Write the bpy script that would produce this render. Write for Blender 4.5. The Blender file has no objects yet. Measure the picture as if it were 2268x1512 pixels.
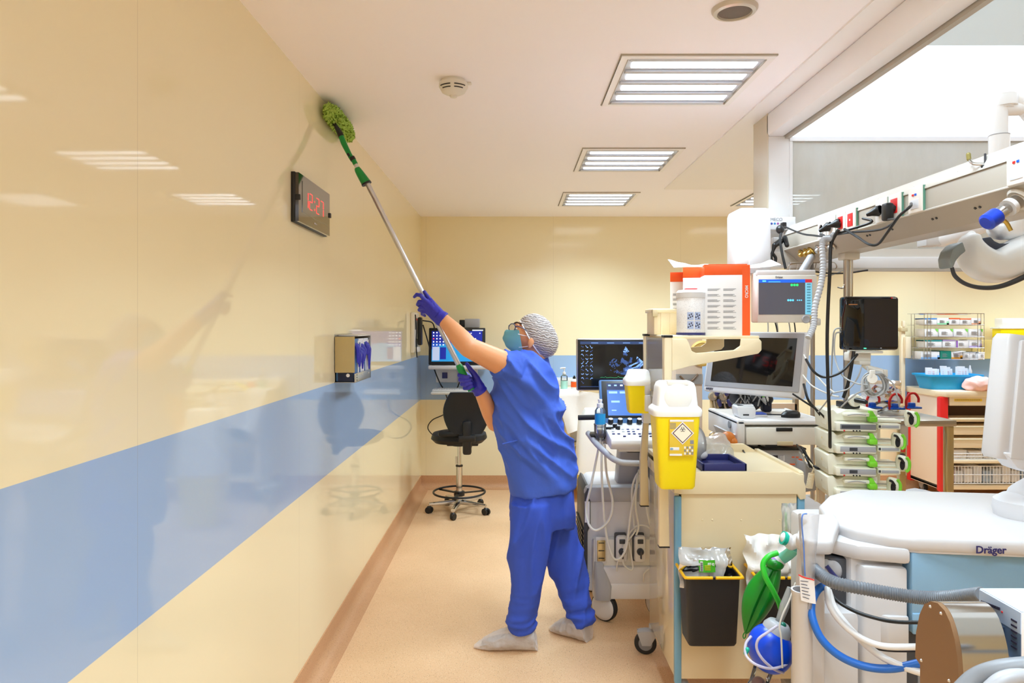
import bpy, bmesh, math, random
from mathutils import Vector, Matrix, Euler, noise
C = bpy.context.scene.collection
PI = math.pi
random.seed(7)
F = 1520.0                      # focal length in pixels of the 2268 px wide frame
EYE = 1.55
# ---------------------------------------------------------------- camera, world, exposure
cd = bpy.data.cameras.new('camera'); cam = bpy.data.objects.new('camera', cd); C.objects.link(cam)
cam.location = (0, 0, EYE); cam.rotation_euler = (PI/2, 0, 0)
cd.sensor_width = 36; cd.lens = 36*F/2268; cd.shift_x = -1/2268; cd.shift_y = -34/2268
cd.clip_start = 0.05
bpy.context.scene.camera = cam
wd = bpy.data.worlds.new('world'); bpy.context.scene.world = wd; wd.use_nodes = True
wd.node_tree.nodes['Background'].inputs[0].default_value = (1, .97, .93, 1)
wd.node_tree.nodes['Background'].inputs[1].default_value = 0.3
vs = bpy.context.scene.view_settings
vs.view_transform = 'Standard'; vs.look = 'None'; vs.exposure = 1.70; vs.gamma = 1; vs.use_curve_mapping = False
bpy.context.scene.cycles.max_bounces = 14
bpy.context.scene.cycles.diffuse_bounces = 10
bpy.context.scene.cycles.caustics_reflective = False
bpy.context.scene.cycles.caustics_refractive = False
bpy.context.scene.cycles.sample_clamp_indirect = 6
TUBE_E = 1.4                    # emission of the fluorescent strips in the ceiling lights
CANOPY_W = 1.5                  # power of each unseen area lamp just under the canopy diffuser
FIX_W = 6.0                     # power of one louvred ceiling light
CANOPY_E = .50                  # emission of the light panel in the canopy ceiling
# ---------------------------------------------------------------- helpers
def W(px, py, Y):
    return Vector(((px-1135)/F*Y, Y, EYE-(py-722)/F*Y))
def lin(c):
    return tuple((v/255/12.92 if v/255 <= .04045 else ((v/255+.055)/1.055)**2.4) for v in c)
MATS = {}
def mat(name, rgb, rough=.5, metal=0, emis=0, alpha=1, bump=0, bscale=60, spec=.5, coat=0, trans=0, bdetail=3):
    if name in MATS: return MATS[name]
    m = bpy.data.materials.new(name); m.use_nodes = True; nt = m.node_tree; b = nt.nodes['Principled BSDF']
    b.inputs['Base Color'].default_value = (*lin(rgb), 1)
    b.inputs['Roughness'].default_value = rough; b.inputs['Metallic'].default_value = metal
    b.inputs['Specular IOR Level'].default_value = spec
    b.inputs['Coat Weight'].default_value = coat; b.inputs['Coat Roughness'].default_value = .05
    b.inputs['Transmission Weight'].default_value = trans
    b.inputs['Alpha'].default_value = alpha
    if emis and emis < 1 and not name.startswith('canopy'): emis *= .45
    if emis:
        b.inputs['Emission Color'].default_value = (*lin(rgb), 1); b.inputs['Emission Strength'].default_value = emis
    if bump:
        tc = nt.nodes.new('ShaderNodeTexCoord'); n = nt.nodes.new('ShaderNodeTexNoise'); bp = nt.nodes.new('ShaderNodeBump')
        n.inputs['Scale'].default_value = bscale; n.inputs['Detail'].default_value = bdetail
        bp.inputs['Strength'].default_value = bump; bp.inputs['Distance'].default_value = .01
        nt.links.new(tc.outputs['Object'], n.inputs['Vector']); nt.links.new(n.outputs['Fac'], bp.inputs['Height'])
        nt.links.new(bp.outputs['Normal'], b.inputs['Normal'])
    MATS[name] = m
    return m
def catmull(pts, n=8):
    pts = [Vector(p) for p in pts]
    if len(pts) < 3: return [pts[0].lerp(pts[-1], i/n) for i in range(n+1)]
    P = [pts[0]*2-pts[1]] + pts + [pts[-1]*2-pts[-2]]; out = []
    for i in range(1, len(P)-2):
        a, b, c, d = P[i-1:i+3]
        for k in range(n):
            t = k/n
            out.append(.5*((2*b)+(-a+c)*t+(2*a-5*b+4*c-d)*t*t+(-a+3*b-3*c+d)*t**3))
    out.append(pts[-1]); return out
class MB:
    """collects shapes in world or local coordinates and builds ONE mesh object"""
    def __init__(s): s.v = []; s.f = []; s.m = []; s.mats = []; s.T = Matrix()
    def mi(s, m):
        if m not in s.mats: s.mats.append(m)
        return s.mats.index(m)
    def add(s, vs_, fs, m):
        o = len(s.v); s.v += [s.T @ Vector(v) for v in vs_]; k = s.mi(m)
        for f in fs: s.f.append([i+o for i in f]); s.m.append(k)
        return s
    def box(s, x0, x1, y0, y1, z0, z1, m, bev=0, seg=2, rot=None):
        if x1 < x0: x0, x1 = x1, x0
        if y1 < y0: y0, y1 = y1, y0
        if z1 < z0: z0, z1 = z1, z0
        V = [(x, y, z) for x in (x0, x1) for y in (y0, y1) for z in (z0, z1)]
        Fc = [(0,1,3,2), (4,6,7,5), (0,4,5,1), (2,3,7,6), (0,2,6,4), (1,5,7,3)]
        if bev: V, Fc = bevelled(V, Fc, min(bev, .49*min(x1-x0, y1-y0, z1-z0)), seg)
        if rot is not None:
            c = Vector(((x0+x1)/2, (y0+y1)/2, (z0+z1)/2)); R = Euler(rot).to_matrix()
            V = [R @ (Vector(v)-c)+c for v in V]
        return s.add(V, Fc, m)
    def cbox(s, c, d, m, bev=0, rot=None, seg=2):
        return s.box(c[0]-d[0]/2, c[0]+d[0]/2, c[1]-d[1]/2, c[1]+d[1]/2, c[2]-d[2]/2, c[2]+d[2]/2, m, bev, seg, rot)
    def tube(s, pts, r, m, n=12, res=6, smooth=True, caps=True, flat=1.0):
        P = catmull(pts, res) if smooth else [Vector(p) for p in pts]
        N = len(P); V = []; Fc = []
        t0 = (P[1]-P[0]).normalized(); u = t0.orthogonal().normalized()
        for i in range(N):
            t = (P[min(i+1, N-1)]-P[max(i-1, 0)]).normalized()
            u = (u-t*u.dot(t)); u = u.normalized() if u.length > 1e-6 else t.orthogonal().normalized()
            w = t.cross(u)
            if callable(r): rr = r(i/(N-1))
            elif isinstance(r, (list, tuple)):
                q = i/(N-1)*(len(r)-1); k = min(int(q), len(r)-2); rr = r[k]+(r[k+1]-r[k])*(q-k)
            else: rr = r
            for j in range(n):
                a = 2*PI*j/n; V.append(P[i]+u*math.cos(a)*rr+w*math.sin(a)*rr*flat)
        for i in range(N-1):
            for j in range(n): Fc.append((i*n+j, i*n+(j+1) % n, (i+1)*n+(j+1) % n, (i+1)*n+j))
        if caps: Fc.append(tuple(range(n-1, -1, -1))); Fc.append(tuple((N-1)*n+j for j in range(n)))
        return s.add(V, Fc, m)
    def cyl(s, p0, p1, r, m, r2=None, n=24, caps=True):
        return s.tube([p0, p1], [r, r if r2 is None else r2], m, n, smooth=False, caps=caps)
    def ell(s, c, r, m, rot=None, nu=24, nv=14):
        if not hasattr(r, '__len__'): r = (r, r, r)
        R = Euler(rot).to_matrix() if rot is not None else Matrix.Identity(3); c = Vector(c)
        V = [c+R @ Vector((0, 0, r[2]))]; Fc = []
        for i in range(1, nv):
            a = PI*i/nv
            for j in range(nu):
                b = 2*PI*j/nu
                V.append(c+R @ Vector((r[0]*math.sin(a)*math.cos(b), r[1]*math.sin(a)*math.sin(b), r[2]*math.cos(a))))
        V.append(c+R @ Vector((0, 0, -r[2]))); L = len(V)-1
        for j in range(nu):
            Fc.append((0, 1+j, 1+(j+1) % nu)); Fc.append((L, L-nu+(j+1) % nu, L-nu+j))
            for i in range(nv-2): a = 1+i*nu; Fc.append((a+j, a+nu+j, a+nu+(j+1) % nu, a+(j+1) % nu))
        return s.add(V, Fc, m)
    def lathe(s, prof, c, m, axis=(0, 0, 1), n=32):
        ax = Vector(axis).normalized(); u = ax.orthogonal().normalized(); w = ax.cross(u); c = Vector(c)
        V = []; Fc = []
        for r, h in prof:
            for j in range(n): a = 2*PI*j/n; V.append(c+ax*h+u*math.cos(a)*r+w*math.sin(a)*r)
        for i in range(len(prof)-1):
            for j in range(n): Fc.append((i*n+j, i*n+(j+1) % n, (i+1)*n+(j+1) % n, (i+1)*n+j))
        if prof[0][0] > 1e-5: Fc.append(tuple(range(n-1, -1, -1)))
        if prof[-1][0] > 1e-5: Fc.append(tuple((len(prof)-1)*n+j for j in range(n)))
        return s.add(V, Fc, m)
    def prism(s, poly, a, b, m, plane='xz', bev=0, seg=2):
        """polygon in a plane, extruded along the third axis from a to b"""
        def mk(p, q): return {'xz': (p[0], q, p[1]), 'xy': (p[0], p[1], q), 'yz': (q, p[0], p[1])}[plane]
        n = len(poly); V = [mk(p, a) for p in poly]+[mk(p, b) for p in poly]
        Fc = [tuple(range(n)), tuple(range(2*n-1, n-1, -1))]+[(i, i+n, (i+1) % n+n, (i+1) % n) for i in range(n)]
        if bev: V, Fc = bevelled(V, Fc, bev, seg)
        return s.add(V, Fc, m)
    def loft(s, rings, m, n=28, caps=True, p=2.0):
        """rings: (centre, radius vector u, radius vector w); p>2 squares the section"""
        V = []; Fc = []
        for c, u, w in rings:
            c, u, w = Vector(c), Vector(u), Vector(w)
            for j in range(n):
                a = 2*PI*j/n; ca, sa = math.cos(a), math.sin(a)
                V.append(c+u*math.copysign(abs(ca)**(2/p), ca)+w*math.copysign(abs(sa)**(2/p), sa))
        for i in range(len(rings)-1):
            for j in range(n): Fc.append((i*n+j, i*n+(j+1) % n, (i+1)*n+(j+1) % n, (i+1)*n+j))
        if caps: Fc.append(tuple(range(n-1, -1, -1))); Fc.append(tuple((len(rings)-1)*n+j for j in range(n)))
        return s.add(V, Fc, m)
    def limb(s, pts, rs, m):
        for p, r in zip(pts, rs): s.ell(p, r, m, nu=16, nv=10)
        for i in range(len(pts)-1): s.cyl(pts[i], pts[i+1], rs[i], m, rs[i+1], n=16)
        return s
    def grid(s, fn, nu, nv, m, thick=0):
        V = [Vector(fn(i/nu, j/nv)) for i in range(nu+1) for j in range(nv+1)]; k = nv+1
        Fc = [(i*k+j, (i+1)*k+j, (i+1)*k+j+1, i*k+j+1) for i in range(nu) for j in range(nv)]
        if thick:
            bm = bmesh.new(); bv = [bm.verts.new(v) for v in V]
            for f in Fc: bm.faces.new([bv[i] for i in f])
            bm.normal_update(); bmesh.ops.solidify(bm, geom=bm.faces[:], thickness=thick)
            bm.verts.index_update(); V = [v.co.copy() for v in bm.verts]; Fc = [[v.index for v in f.verts] for f in bm.faces]; bm.free()
        return s.add(V, Fc, m)
    def text(s, txt, size, M4, m, ex=.0004, align='CENTER', bold=0, sx=1):
        cu = bpy.data.curves.new('t', 'FONT'); cu.body = txt; cu.size = size; cu.align_x = align; cu.align_y = 'CENTER'
        cu.extrude = ex; cu.offset = bold; cu.resolution_u = 3
        o = bpy.data.objects.new('t', cu); C.objects.link(o)
        me = bpy.data.meshes.new_from_object(o.evaluated_get(bpy.context.evaluated_depsgraph_get()))
        V = [M4 @ Vector((v.co.x*sx, v.co.y, v.co.z)) for v in me.vertices]; Fc = [tuple(p.vertices) for p in me.polygons]
        bpy.data.objects.remove(o); bpy.data.curves.remove(cu); bpy.data.meshes.remove(me)
        return s.add(V, Fc, m)
    def mesh(s, name, inv=None):
        me = bpy.data.meshes.new(name)
        vs_ = [inv @ v for v in s.v] if inv is not None else s.v
        me.from_pydata([tuple(v) for v in vs_], [], s.f)
        for m in s.mats: me.materials.append(m)
        me.polygons.foreach_set('material_index', s.m)
        me.polygons.foreach_set('use_smooth', [True]*len(s.f))
        me.update()
        bm = bmesh.new(); bm.from_mesh(me); bmesh.ops.recalc_face_normals(bm, faces=bm.faces[:]); bm.to_mesh(me); bm.free()
        me.set_sharp_from_angle(angle=math.radians(38))
        return me
    def build(s, name, parent=None, world=False, label=None, kind=None):
        inv = None
        if parent is not None and world: inv = MW[parent.name].inverted()
        o = bpy.data.objects.new(name, s.mesh(name, inv)); C.objects.link(o)
        if parent is not None: o.parent = parent; MW[o.name] = MW[parent.name]
        else: MW[o.name] = Matrix()
        if label: o['label'] = label
        if kind: o['kind'] = kind
        return o
MW = {}
def bevelled(V, Fc, b, seg):
    bm = bmesh.new(); bv = [bm.verts.new(v) for v in V]
    for f in Fc: bm.faces.new([bv[i] for i in f])
    bmesh.ops.recalc_face_normals(bm, faces=bm.faces[:])
    bmesh.ops.bevel(bm, geom=bm.edges[:], offset=b, segments=seg, affect='EDGES', profile=.5, clamp_overlap=True)
    bm.verts.index_update(); V2 = [v.co.copy() for v in bm.verts]; F2 = [[v.index for v in f.verts] for f in bm.faces]; bm.free()
    return V2, F2
def thing(name, label, cat, loc=(0, 0, 0), rot=(0, 0, 0), group=None):
    o = bpy.data.objects.new(name, None); C.objects.link(o); o.empty_display_size = .05
    o.location = loc; o.rotation_euler = rot; o['label'] = label; o['category'] = cat
    if group: o['group'] = group
    MW[o.name] = Matrix.Translation(loc) @ Euler(rot).to_matrix().to_4x4()
    return o
def tag(o, label, cat, group=None):
    o['label'] = label; o['category'] = cat
    if group: o['group'] = group
    return o
def struct(mb, name):
    o = mb.build(name); o['kind'] = 'structure'; return o
def copy_tree(o, loc=None, rot=None, label=None, parent=None):
    c = o.copy(); C.objects.link(c)
    if parent is not None: c.parent = parent
    if loc is not None: c.location = loc
    if rot is not None: c.rotation_euler = rot
    if label: c['label'] = label
    for ch in list(o.children): copy_tree(ch, parent=c)
    return c
FRONT = Matrix.Rotation(PI/2, 4, 'X')             # text plane that faces -Y
def fronttext(p, rz=0): return Matrix.Translation(p) @ Matrix.Rotation(rz, 4, 'Z') @ FRONT
def remesh(mb, voxel, smooth=6, disp=None, name='m'):
    me = mb.mesh(name); o = bpy.data.objects.new('tmp', me); C.objects.link(o)
    r = o.modifiers.new('r', 'REMESH'); r.mode = 'VOXEL'; r.voxel_size = voxel; r.use_smooth_shade = True
    sm = o.modifiers.new('s', 'SMOOTH'); sm.factor = .5; sm.iterations = smooth
    out = bpy.data.meshes.new_from_object(o.evaluated_get(bpy.context.evaluated_depsgraph_get()))
    bpy.data.objects.remove(o); bpy.data.meshes.remove(me)
    if disp:
        ns = [v.normal.copy() for v in out.vertices]
        for v, n in zip(out.vertices, ns): v.co += n*disp(v.co, n)
    out.name = name; out.materials.clear(); out.materials.append(mb.mats[0])
    out.polygons.foreach_set('use_smooth', [True]*len(out.polygons)); out.update()
    return out
def link_mesh(me, name, parent, world=True):
    if parent is not None and world: me.transform(MW[parent.name].inverted())
    o = bpy.data.objects.new(name, me); C.objects.link(o)
    if parent is not None: o.parent = parent; MW[o.name] = MW[parent.name]
    return o
# ---------------------------------------------------------------- materials
def panel_mat(name, base, rough, seams, seam_dir='Y', bands=None):
    """glossy wall panels: base colour, horizontal blue band by height, thin vertical joints"""
    m = bpy.data.materials.new(name); m.use_nodes = True; nt = m.node_tree; b = nt.nodes['Principled BSDF']; L = nt.links.new
    geo = nt.nodes.new('ShaderNodeNewGeometry'); sep = nt.nodes.new('ShaderNodeSeparateXYZ'); L(geo.outputs['Position'], sep.inputs[0])
    def math_(op, a, bb):
        n = nt.nodes.new('ShaderNodeMath'); n.operation = op
        for i, q in enumerate((a, bb)):
            if isinstance(q, (int, float)): n.inputs[i].default_value = q
            elif q is not None: L(q, n.inputs[i])
        return n.outputs[0]
    z = sep.outputs['Z']
    band = math_('MULTIPLY', math_('GREATER_THAN', z, .845), math_('LESS_THAN', z, 1.270))
    mx = nt.nodes.new('ShaderNodeMix'); mx.data_type = 'RGBA'; L(band, mx.inputs['Factor'])
    mx.inputs['A'].default_value = (*lin(base), 1); mx.inputs['B'].default_value = (*lin(bands), 1)
    w = math_('FRACT', math_('DIVIDE', math_('ADD', sep.outputs[seam_dir], 20.35), seams), None)
    seam = math_('LESS_THAN', w, .0018)
    mx2 = nt.nodes.new('ShaderNodeMix'); mx2.data_type = 'RGBA'; L(math_('MULTIPLY', seam, .22), mx2.inputs['Factor'])
    L(mx.outputs['Result'], mx2.inputs['A']); mx2.inputs['B'].default_value = (.25, .18, .1, 1)
    L(mx2.outputs['Result'], b.inputs['Base Color'])
    b.inputs['Roughness'].default_value = rough; b.inputs['Specular IOR Level'].default_value = .45
    tn = nt.nodes.new('ShaderNodeTexNoise'); tn.inputs['Scale'].default_value = 1.1; tn.inputs['Detail'].default_value = 1
    bp = nt.nodes.new('ShaderNodeBump'); bp.inputs['Strength'].default_value = .06; bp.inputs['Distance'].default_value = .03
    L(geo.outputs['Position'], tn.inputs['Vector']); L(tn.outputs['Fac'], bp.inputs['Height']); L(bp.outputs['Normal'], b.inputs['Normal'])
    MATS[name] = m; return m
def floor_mat(name, base, dark, light):
    m = bpy.data.materials.new(name); m.use_nodes = True; nt = m.node_tree; b = nt.nodes['Principled BSDF']; L = nt.links.new
    geo = nt.nodes.new('ShaderNodeNewGeometry')
    def vor(scale, hi, col, prev, fac):
        v = nt.nodes.new('ShaderNodeTexVoronoi'); v.inputs['Scale'].default_value = scale; L(geo.outputs['Position'], v.inputs['Vector'])
        r = nt.nodes.new('ShaderNodeValToRGB'); r.color_ramp.elements[0].position = hi*.6; r.color_ramp.elements[1].position = hi
        r.color_ramp.elements[0].color = (fac,)*3+(1,); r.color_ramp.elements[1].color = (0, 0, 0, 1)
        L(v.outputs['Distance'], r.inputs['Fac'])
        x = nt.nodes.new('ShaderNodeMix'); x.data_type = 'RGBA'; L(r.outputs['Color'], x.inputs['Factor'])
        if prev is None: x.inputs['A'].default_value = (*lin(base), 1)
        else: L(prev, x.inputs['A'])
        x.inputs['B'].default_value = (*lin(col), 1); return x.outputs['Result']
    c = vor(160, .30, light, None, .7); c = vor(110, .20, dark, c, .7); c = vor(42, .085, (84, 50, 28), c, .85)
    n = nt.nodes.new('ShaderNodeTexNoise'); n.inputs['Scale'].default_value = 2.2; n.inputs['Detail'].default_value = 4
    L(geo.outputs['Position'], n.inputs['Vector'])
    r = nt.nodes.new('ShaderNodeValToRGB'); r.color_ramp.elements[0].position = .3; r.color_ramp.elements[1].position = .7
    r.color_ramp.elements[0].color = (.90, .88, .84, 1); r.color_ramp.elements[1].color = (1, 1, 1, 1); L(n.outputs['Fac'], r.inputs['Fac'])
    x = nt.nodes.new('ShaderNodeMix'); x.data_type = 'RGBA'; x.blend_type = 'MULTIPLY'; x.inputs['Factor'].default_value = 1
    L(c, x.inputs['A']); L(r.outputs['Color'], x.inputs['B']); L(x.outputs['Result'], b.inputs['Base Color'])
    b.inputs['Roughness'].default_value = .38; b.inputs['Specular IOR Level'].default_value = .35
    MATS[name] = m; return m
def glass_mat(name, tint, alpha, rough=.05, haze=(1, 1, 1), hz=.0, streak=False):
    """clear sheet: transparent + gloss + white haze, which on the canopy pane paints in reflections"""
    m = bpy.data.materials.new(name); m.use_nodes = True; nt = m.node_tree; L = nt.links.new
    for n in list(nt.nodes): nt.nodes.remove(n)
    out = nt.nodes.new('ShaderNodeOutputMaterial'); tr = nt.nodes.new('ShaderNodeBsdfTransparent'); gl = nt.nodes.new('ShaderNodeBsdfGlossy')
    df = nt.nodes.new('ShaderNodeBsdfDiffuse'); tl = nt.nodes.new('ShaderNodeBsdfTranslucent')
    tr.inputs['Color'].default_value = (*tint, 1); gl.inputs['Roughness'].default_value = rough
    df.inputs['Color'].default_value = (*haze, 1); tl.inputs['Color'].default_value = (*haze, 1)
    m0 = nt.nodes.new('ShaderNodeMixShader'); m0.inputs[0].default_value = .5; L(df.outputs[0], m0.inputs[1]); L(tl.outputs[0], m0.inputs[2])
    m1 = nt.nodes.new('ShaderNodeMixShader'); m1.inputs[0].default_value = hz; L(tr.outputs[0], m1.inputs[1]); L(m0.outputs[0], m1.inputs[2])
    if streak:
        tc = nt.nodes.new('ShaderNodeTexCoord'); mp = nt.nodes.new('ShaderNodeMapping'); mp.inputs['Scale'].default_value = (3, 1, .9)
        nn = nt.nodes.new('ShaderNodeTexNoise'); nn.inputs['Scale'].default_value = 1.5; nn.inputs['Detail'].default_value = 5
        r = nt.nodes.new('ShaderNodeMapRange'); r.inputs['From Min'].default_value = .3; r.inputs['From Max'].default_value = .7
        r.inputs['To Min'].default_value = hz-.14; r.inputs['To Max'].default_value = hz+.14
        L(tc.outputs['Object'], mp.inputs[0]); L(mp.outputs[0], nn.inputs['Vector']); L(nn.outputs['Fac'], r.inputs['Value']); L(r.outputs[0], m1.inputs[0])
    fr = nt.nodes.new('ShaderNodeFresnel'); fr.inputs[0].default_value = 1.45
    m2 = nt.nodes.new('ShaderNodeMixShader'); L(fr.outputs[0], m2.inputs[0]); L(m1.outputs[0], m2.inputs[1]); L(gl.outputs[0], m2.inputs[2])
    L(m2.outputs[0], out.inputs[0]); MATS[name] = m; return m
WALLC = (243, 232, 196)
m_wall = panel_mat("wall_panels_side", WALLC, .05, 1.22, 'Y', (164, 190, 226))
m_wallb = panel_mat('wall_panels_back', WALLC, .10, 1.22, 'X', (158, 188, 226))
m_ceil = mat('ceiling_paint', (250, 247, 253), .55, bump=.03, bscale=3)
m_ceil2 = mat('ceiling_panel_white', (242, 240, 242), .35)
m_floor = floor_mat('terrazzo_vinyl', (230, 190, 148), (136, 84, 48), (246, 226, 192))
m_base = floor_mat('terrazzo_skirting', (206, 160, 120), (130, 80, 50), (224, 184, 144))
m_white = mat('white_plastic', (220, 219, 219), .35)
m_mach = mat('machine_white', (200, 197, 197), .35)
m_white2 = mat('white_plastic_matte', (214, 214, 217), .5)
m_pearl = mat('warm_white_plastic', (224, 220, 210), .4)
m_beige = mat('cream_plastic', (236, 220, 184), .35)
m_beige2 = mat('cream_lacquer', (232, 214, 176), .13, coat=.6)
m_beiged = mat('darker_cream_plastic', (205, 188, 150), .4)
m_grey = mat('light_grey_plastic', (172, 173, 177), .4)
m_mgrey = mat('mid_grey_plastic', (130, 132, 136), .45)
m_dgrey = mat('dark_grey_plastic', (62, 64, 70), .45)
m_black = mat('black_plastic', (20, 20, 21), .4)
m_fab = mat('black_leatherette', (9, 9, 10), .5, bump=.15, bscale=240)
m_cable = mat('black_cable', (14, 14, 15), .45)
m_wcable = mat('white_cable', (225, 224, 218), .45)
m_gcable = mat('grey_cable', (168, 168, 166), .45)
m_chrome = mat('polished_chrome', (215, 215, 215), .16, 1)
m_steel = mat('brushed_steel', (190, 186, 180), .3, 1, bump=.05, bscale=90)
m_alu = mat('anodised_aluminium', (205, 203, 200), .36, 1)
m_rail = mat('grey_lacquered_metal', (176, 168, 156), .35)
m_railt = mat('light_grey_lacquer', (212, 208, 200), .35)
m_yel = mat('yellow_plastic', (252, 228, 0), .38)
m_yel2 = mat('yellow_label', (240, 205, 30), .6)
m_lid = mat('milky_lid_plastic', (250, 250, 244), .35)
m_lid.node_tree.nodes['Principled BSDF'].inputs['Subsurface Weight'].default_value = .4
m_lid.node_tree.nodes['Principled BSDF'].inputs['Subsurface Radius'].default_value = (.02, .02, .015)
m_blue = mat('blue_enamel_trim', (116, 168, 198), .3)
m_pblue = mat('light_blue_panel', (128, 166, 194), .3)
m_dblue = mat('navy_plastic', (44, 48, 110), .4)
m_vblue = mat('vivid_blue_plastic', (0, 92, 214), .3)
m_tub = mat('azure_plastic', (24, 160, 222), .35)
m_green = mat('pole_green_plastic', (0, 140, 58), .35)
m_bag = mat('green_rubber', (0, 128, 22), .35, bump=.05, bscale=30)
m_lime = mat('lime_plastic', (128, 214, 50), .4)
m_red = mat('red_plastic', (220, 34, 34), .4)
m_orange = mat('orange_card', (250, 94, 22), .5)
m_card = mat('white_card', (238, 236, 236), .55)
m_paper = mat('white_paper', (240, 238, 234), .7, bump=.1, bscale=30)
m_ink = mat('dark_ink', (40, 36, 60), .6)
m_inkg = mat('grey_ink', (140, 140, 144), .7)
m_glove = mat('indigo_nitrile', (44, 42, 172), .42, bump=.12, bscale=140)
m_skin = mat('skin', (226, 160, 112), .45, bump=.05, bscale=120)
m_skin.node_tree.nodes['Principled BSDF'].inputs['Subsurface Weight'].default_value = .15
m_skin.node_tree.nodes['Principled BSDF'].inputs['Subsurface Radius'].default_value = (.012, .005, .003)
m_hair = mat('brown_hair', (70, 46, 34), .6, bump=.4, bscale=90)
m_rubber = mat('black_rubber', (30, 30, 32), .6)
m_clear = glass_mat('clear_plastic', (.93, .95, .95), 1, .05, (1, 1, 1), .12)
m_film = glass_mat('clear_film', (.95, .96, .96), 1, .12, (1, 1, 1), .5)
m_wrap = glass_mat('wrapper_plastic', (.95, .95, .95), 1, .15, (1, 1, 1), .78)
m_skirt = glass_mat('canopy_glass', (.93, .96, .95), 1, .03, (.92, .95, .95), .62, True)  # haze and streaks put the grey-white reflections into the glass colour
m_frost = glass_mat('frosted_panel', (.93, .93, .93), 1, .1, (.86, .84, .82), .6)
m_screen = mat('dark_glass', (12, 13, 16), .04, spec=.8)
# ---------------------------------------------------------------- the room
XL, YB, ZC, XR, YF = -.88, 6.58, 2.60, 6.6, -2.6
b = MB(); b.box(XL-.1, XR+.1, YF-.1, YB+.1, -.1, 0, m_floor); struct(b, 'floor')
b = MB(); b.box(XL-.1, XR+.1, YF-.1, YB+.1, ZC, ZC+.1, m_ceil); struct(b, 'ceiling')
b = MB(); b.box(XL-.1, XL, YF-.1, YB+.1, 0, ZC, m_wall); struct(b, 'wall_left')
b = MB(); b.box(XL, XR, YB, YB+.1, 0, ZC, m_wallb); struct(b, 'wall_back')
b = MB(); b.box(XR, XR+.1, YF-.1, YB+.1, 0, ZC, m_wall); struct(b, 'wall_right')
b = MB(); b.box(XL, XR, YF-.1, YF, 0, ZC, m_wallb); struct(b, 'wall_front')
def cove(h, r=.055, n=8, t=.006):
    prof = [(0, h), (t, h), (t, r+t)]
    for i in range(1, n): a = PI/2*i/n; prof.append((t+r-r*math.cos(a), r-r*math.sin(a)+.002))
    prof += [(t+r+.02, .002), (t+r+.02, 0), (0, 0)]
    return prof
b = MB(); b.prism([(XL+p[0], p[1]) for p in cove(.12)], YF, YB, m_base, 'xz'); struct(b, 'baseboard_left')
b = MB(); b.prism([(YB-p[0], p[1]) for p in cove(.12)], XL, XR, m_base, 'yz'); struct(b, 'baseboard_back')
# dropped ceiling panel and the laminar-flow canopy: beam, post, ceiling, glass skirt
b = MB(); b.box(1.157, XR, YF, 5.24, ZC-.008, ZC, m_ceil2); struct(b, 'trim_1')
CX, CY, CZ = 1.25, 3.36, 2.48
b = MB(); b.box(CX, CX+.085, YF, CY+.02, CZ, ZC-.008, m_ceil2, .012); b.box(CX+.085, CX+.107, YF, CY+.02, CZ-.012, ZC-.008, m_rail)
b.box(CX+.107, 4.6, CY, CY+.06, CZ-.004, ZC-.008, m_ceil2); struct(b, 'trim_2')
m_post = mat('beige_post_lacquer', (205, 196, 176), .3)
b = MB(); b.box(CX, CX+.004, CY, CY+.20, 1.84, ZC-.008, m_post); b.box(CX+.004, CX+.107, CY+.002, CY+.20, 1.84, CZ-.001, m_white); struct(b, 'trim_3')
b = MB(); b.box(CX+.107, 4.6, YF, CY, CZ, CZ+.02, m_ceil2)
for k in range(3): b.box(CX+.107, 4.6, 2.262-.9*k, 2.268-.9*k, CZ-.001, CZ, m_beiged)
struct(b, 'canopy_ceiling')
m_lp = mat('canopy_diffuser', (232, 243, 255), .5, emis=CANOPY_E); m_lp2 = mat('canopy_falloff_near', (176, 188, 194), .5, emis=.20)  # colour and glow step down toward the camera, painting the light's falloff
b = MB(); b.box(CX+.115, 4.58, 2.72, CY-.01, CZ-.006, CZ, m_lp); b.box(CX+.115, 4.58, 2.27, 2.72, CZ-.006, CZ, mat('canopy_falloff_mid', (206, 218, 226), .5, emis=.36)); b.box(CX+.115, 4.58, YF+.2, 2.26, CZ-.006, CZ, m_lp2); o = struct(b, 'canopy_light_panel')
for y_ in (2.7, .9):
    ld = bpy.data.lights.new('canopy_lamp', 'AREA'); ld.shape = 'RECTANGLE'; ld.size = 2.8; ld.size_y = 1.0; ld.energy = CANOPY_W*(1 if y_ > 2 else .6); ld.color = (.78, .90, 1); ld.spread = math.radians(130)
    lo = bpy.data.objects.new('lamp', ld); C.objects.link(lo); lo.parent = o; lo.location = (2.9, y_, CZ-.012)
b = MB(); b.box(CX+.112, 4.58, CY+.01, CY+.018, 1.90, CZ-.004, m_skirt)
w = struct(b, 'window_1')
b = MB(); b.box(CX+.107, 4.6, CY-.004, CY+.03, 2.455, CZ-.004, m_white); b.box(CX+.107, CX+.122, CY, CY+.03, 1.84, 2.46, m_white)
b.box(CX+.107, 4.6, CY, CY+.04, 1.888, 1.928, m_railt); b.box(CX+.107, 4.6, CY-.01, CY+.04, 1.832, 1.888, m_white, .004); b.box(CX+.107, 4.6, CY-.012, CY+.045, 1.82, 1.832, m_rail)
o = b.build('window_frame', w)
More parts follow.
